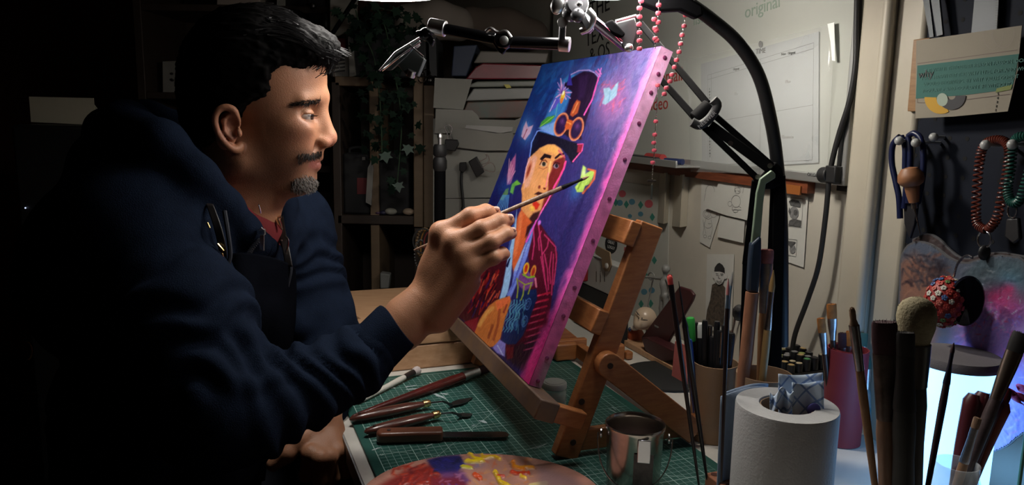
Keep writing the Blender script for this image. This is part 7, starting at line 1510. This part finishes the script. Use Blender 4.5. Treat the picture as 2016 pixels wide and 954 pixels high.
tag(bp([(748, 537), (768, 540), (765, 568), (748, 568)], YS-.03, .03, mat('grey_label', (.16, .16, .15), rough=.7), 'small_canister', bev=.003), 'small grey canister low behind the wooden case', 'canister')
# white wall bits, red box, striped box
zsu = P(700, 160, YS)[2]+.0125
tag(box3((P(656, 120, YS+.04)[0], YS+.03, zsu), (P(688, 120, YS+.04)[0], YS+.13, P(670, 103, YS+.03)[2]), greyp, 'striped_box', None, .002), 'small pale box with dark stripes beside the hair', 'box')
sbx = bpy.data.objects['striped_box']
for k in range(5): o = bp([(656, 112+7*k), (679, 109+7*k), (679, 112+7*k), (656, 115+7*k)], YS+.028, .002, blk_ink, 'stripe'); bb = ABS[o.name]; o.parent = sbx; o.location = Vector(bb-ABS[sbx.name])
zrb = P(670, 103, YS+.03)[2]+.001
tag(box3((P(654, 90, YS+.04)[0], YS+.03, zrb), (P(682, 90, YS+.04)[0], YS+.12, P(670, 75, YS+.03)[2]), mat('dim_red_box', (.12, .012, .016), rough=.6), 'red_box', None, .002), 'dark red box on top of the striped box', 'box')
tag(bp([(684, 40), (690, 40), (700, 148), (688, 152)], YS+.01, .012, greyp, 'white_board_strip'), 'upright pale strip leaning beside the red box', 'board')
tag(bp([(650, -40), (704, -40), (702, 58), (686, 60), (650, 80)], YS+.22, .01, mat('dim_wall_panel', (.28, .26, .23), rough=.85), 'poster'), 'pale panel high behind the left lamp', 'panel')  # pale stretch of wall built as a separate panel
tag(MB().cyl(P(704, -10, YS-.05), P(652, 70, YS-.05), .006, n=10).build('black_rod', blackm), 'thin black rod slanting behind the left lamp', 'rod')
spk = tag(box3((P(694, 100, YS+.02)[0], YS+.02, zsu), (P(841, 100, YS+.02)[0], YS+.26, P(760, 62, YS+.02)[2]), mat('black_cabinet', (.007, .008, .010), rough=.6), 'black_cabinet', None, .006), 'large black box on the shelf behind the camera arm', 'box')
tag(bp([(858, 72), (860, 150), (846, 150), (844, 72)], YS+.0, .2, mat('dark_panel', (.02, .022, .026), rough=.6), 'dark_panel'), 'dark upright panel right of the large black box', 'panel')
# grey pillow-like bags
def bag(label, pts_, Y, col, nm='cloth_bag'):
    P_ = [P(x, y, Y) for x, y in pts_]; f = Field(np.min(P_, 0)-.09, np.max(P_, 0)+.09, .006)
    for a, b in zip(P_[:-1], P_[1:]): f.cone(a, b, .045, .045, .05)
    V, Q = f.mesh(); V = V+vnormals(V, Q)*(.016*(vnoise(V, 14)-.5))[:, None]; return tag(npmesh(nm, V, Q, mat('bag_%s' % nm+label[:6], col, rough=.9, var=.1, vscale=15)), label, 'bag')
zbg = P(760, 62, YS+.02)[2]
bag('pale crumpled cloth bag lying on the black box behind the arm', [(800, 38), (850, 42), (900, 46)], YS+.12, (.20, .17, .145))
bag('brown crumpled cloth bag above the folders behind the arm', [(930, 45), (990, 55), (1050, 66)], YS+.16, (.10, .075, .06), 'brown_bag')
# papers cabinet
YC = 1.96
pcb = thing('paper_cabinet', 'pale cabinet covered with pinned sheets behind the canvas', 'cabinet', (P(960, 600, YC)[0], YC+.15, 0)); xa, xb = P(852, 400, YC)[0], P(1068, 400, YC)[0]
box3((xa, YC+.004, 0), (xb, YC+.34, P(960, 235, YC)[2]), mat('cabinet_grey', (.26, .255, .23), rough=.8, var=.08, vscale=5), 'body', pcb)
def sheetp(pts, lab, dy=0, m=greyp, nm='pinned_sheet'): return tag(bp(pts, YC-.002-dy, .0015, m, nm), lab, 'paper')
sheetp([(856, 153), (930, 156), (912, 216), (853, 212)], 'upper pale sheet pinned at the cabinet corner', .004)
sheetp([(858, 214), (930, 217), (940, 226), (945, 236), (1010, 238), (1024, 232), (1040, 220), (1040, 262), (856, 262)], 'pale folder with a scooped tab on the cabinet', .008); sheetp([(878, 240), (960, 247), (960, 262), (950, 296), (900, 290)], 'creased sheet below the scooped folder', .012, mat('dim_sheet', (.22, .21, .19), rough=.85))
sheetp([(918, 246), (1010, 250), (1008, 258), (985, 262), (916, 252)], 'thin stack of loose pages lying across the cabinet', .016, mat('loose_pages', (.32, .31, .30), rough=.8)); sheetp([(876, 336), (1000, 336), (1000, 388), (876, 390)], 'sheet behind the binder clips', .004); sheetp([(940, 262), (1010, 262), (1006, 296), (950, 296)], 'dim lower sheet with handwriting near the canvas', .014, mat('dim_sheet', (.22, .21, .19), rough=.85)); sheetp([(876, 391), (985, 391), (975, 470), (876, 480)], 'lowest plain sheet on the cabinet', .004)
zt3 = P(960, 235, YC)[2]
# stacked folders
def folder(lab, pts, dy, m): o = bp(pts, YC+.01+dy, .22, m, 'folder', None, .003); return tag(o, lab, 'folder', None)
folder('clear folder with green and red contents, lowest of the stack', [(905, 234), (920, 200), (1060, 196), (1060, 232)], .0, mat('folder_green', (.05, .075, .06), rough=.4, col2=(.12, .04, .03), vscale=9)); folder('grey plastic folder third from the top of the stack', [(915, 199), (932, 174), (1064, 172), (1062, 194)], .002, mat('folder_clear', (.18, .18, .17), rough=.35)); folder('pale plastic folder second from the top', [(908, 172), (940, 160), (1070, 158), (1066, 170)], .0, mat('folder_pale', (.14, .15, .13), rough=.4)); folder('dark red folder in the stack of folders', [(916, 156), (936, 132), (950, 124), (1076, 128), (1070, 156)], .001, mat('folder_red', (.17, .012, .022), rough=.35, col2=(.10, .01, .016), vscale=14)); folder('grey folder, topmost of the stack', [(932, 124), (946, 100), (1080, 104), (1076, 124)], .004, mat('folder_top', (.13, .115, .10), rough=.5))
tag(bp([(888, 150), (893, 90), (940, 88), (918, 150)], YC+.02, .2, mat('navy_binder', (.02, .03, .06), rough=.6), 'blue_binder', bev=.003), 'dark blue binder leaning left of the folders', 'binder'); tag(bp([(992, 166), (1002, 166), (1007, 172), (997, 174)], YC-.0, .004, mat('sticky_yellow', (.45, .40, .08)), 'sticky_tab'), 'small yellow sticky tab on the folders', 'tab')
# binder clips and cable
bcm = mat('clip_black', (.01, .01, .011), rough=.3)
def clip(lab, body, wires):
    t = thing('binder_clip', lab, 'clip', P(*body[0], YC-.02)); MB().poly([P(x, y, YC-.045) for x, y in body], np.array([0, .026, 0])).build('body', bcm, t, bevel=.002)
    for w_ in wires: MB().tube(spline([P(x, y, YC-.048) for x, y in w_], 5), .0011, 6).build('wire_handle', steel, t)
clip('black binder clip standing upright beside the rod', [(876, 274), (900, 275), (903, 284), (896, 298), (874, 294)], [[(882, 274), (880, 262), (875, 250), (884, 246), (890, 252), (887, 264), (889, 274)]]); clip('black binder clip tilted sideways on the cabinet', [(922, 318), (938, 308), (954, 338), (938, 350)], [[(944, 318), (958, 310), (956, 303), (962, 308), (962, 318), (948, 324)], [(948, 330), (966, 320), (974, 328), (972, 338), (952, 334)]])
cbl = thing('black_cable_end', 'short black cable hanging from a clip on the cabinet', 'cable', P(910, 410, YC-.02)); MB().poly([P(x, y, YC-.03) for x, y in [(904, 320), (918, 319), (918, 334), (912, 340), (904, 336)]], np.array([0, .016, 0])).build('clip', bcm, cbl, bevel=.002); MB().tube(spline([P(909, 338, YC-.02), P(908, 360, YC-.02), P(911, 390, YC-.02), P(912, 410, YC-.02)], 5), .0038, 8).build('cord', rub, cbl); MB().ball(P(912, 410, YC-.02), .006, 12).build('plug_end', rub, cbl)
o = MB()
for k in range(10): o.box(P(952+4*k, 343, YC-.0055), (.001, 0, 0), (0, .0006, 0), (0, 0, .016))
o = o.build('barcode_marks', grey_ink); tag(o, 'row of thin dark marks printed on the cabinet sheet', 'print')
# cups of keys on shelf top
kt = thing('keys_bundle', 'tangle of dark keys and wire on the post top', 'keys', P(845, 165, YS-.03)); 
for k in range(7):
    c = np.array([rng.uniform(828, 858), rng.uniform(143, 160)]); rr_ = rng.uniform(4, 8); MB().tube([P(c[0]+rr_*math.cos(t), c[1]+rr_*math.sin(t), YS-.03+.01*math.cos(3*t)) for t in np.linspace(0, 2*PI, 12)], .0015, 5).build('key_ring', mat('dark_key', (.07, .065, .06), rough=.35, metal=.8), kt)
# hanging bracelets behind the hand
brc = thing('bracelet_bundle', 'bundle of coloured bead bracelets hanging behind the wrist', 'bracelets', P(835, 520, 1.9))
for k, (cx, cy, rx, ry, m_) in enumerate([(836, 480, 16, 30, mat('wood_beads', (.22, .13, .06), rough=.5)), (840, 486, 12, 34, mat('amber_cord', (.26, .12, .02), rough=.5)), (828, 500, 12, 28, mat('grey_chain', (.14, .14, .14), rough=.4)), (846, 478, 11, 22, mat('red_cord', (.18, .02, .02), rough=.5)), (833, 474, 20, 24, mat('dark_cord2', (.03, .03, .03), rough=.5))]):
    pts = [P(cx+rx*math.cos(t), cy+ry*math.sin(t), 1.9-.006*k) for t in np.linspace(0, 2*PI, 29)[:-1]]
    if k in (0, 2):
        mb = MB()
        for p in pts: mb.ball(p, .0042 if k == 0 else .0022, 8)
        o = mb.build('bead_bracelet', m_, brc); o['kind'] = 'stuff'
    else: MB().tube(pts, .002, 6, closed=True).build('cord_bracelet', m_, brc)
# trailing ivy
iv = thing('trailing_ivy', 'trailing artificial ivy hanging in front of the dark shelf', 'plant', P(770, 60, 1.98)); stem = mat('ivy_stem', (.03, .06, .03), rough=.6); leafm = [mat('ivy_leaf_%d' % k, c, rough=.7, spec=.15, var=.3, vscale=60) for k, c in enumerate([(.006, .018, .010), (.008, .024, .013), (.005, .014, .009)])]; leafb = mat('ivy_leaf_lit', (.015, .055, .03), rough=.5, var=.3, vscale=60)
lp = [(0, 0), (.4, .18), (.95, .1), (.62, .45), (1.0, .8), (.45, .75), (0, 1.25), (-.45, .75), (-1.0, .8), (-.62, .45), (-.95, .1), (-.4, .18)]
def leaf(c, s_, m, nrm, rot): X, Y, Z = frame(nrm); Xr = X*math.cos(rot)+Y*math.sin(rot); Yr = -X*math.sin(rot)+Y*math.cos(rot); MB().prism([(a*s_*.55, -b*s_*.8) for a, b in lp], c, Xr, Yr, Z*.0008).build('leaf', m, iv, smooth=False)
for pth in ([(700, 20), (712, 60), (735, 110), (745, 170), (750, 230), (752, 300)], [(740, 8), (760, 60), (770, 120), (785, 190), (790, 260), (782, 360)], [(720, 10), (790, 30), (800, 70)]):
    sp_ = spline([P(x, y, 1.97) for x, y in pth], 9); MB().tube(sp_, .0015, 5).build('stem', stem, iv)
    for i, p in enumerate(sp_[::2]):
        for k in range(3):
            c = p+rng.normal(0, 1, 3)*[.028, .02, .018]; leaf(c, rng.uniform(.018, .030), leafm[rng.integers(3)], np.array([rng.normal(0, .5), -1, rng.normal(.2, .4)]), rng.uniform(-.8, .8)+PI*0)
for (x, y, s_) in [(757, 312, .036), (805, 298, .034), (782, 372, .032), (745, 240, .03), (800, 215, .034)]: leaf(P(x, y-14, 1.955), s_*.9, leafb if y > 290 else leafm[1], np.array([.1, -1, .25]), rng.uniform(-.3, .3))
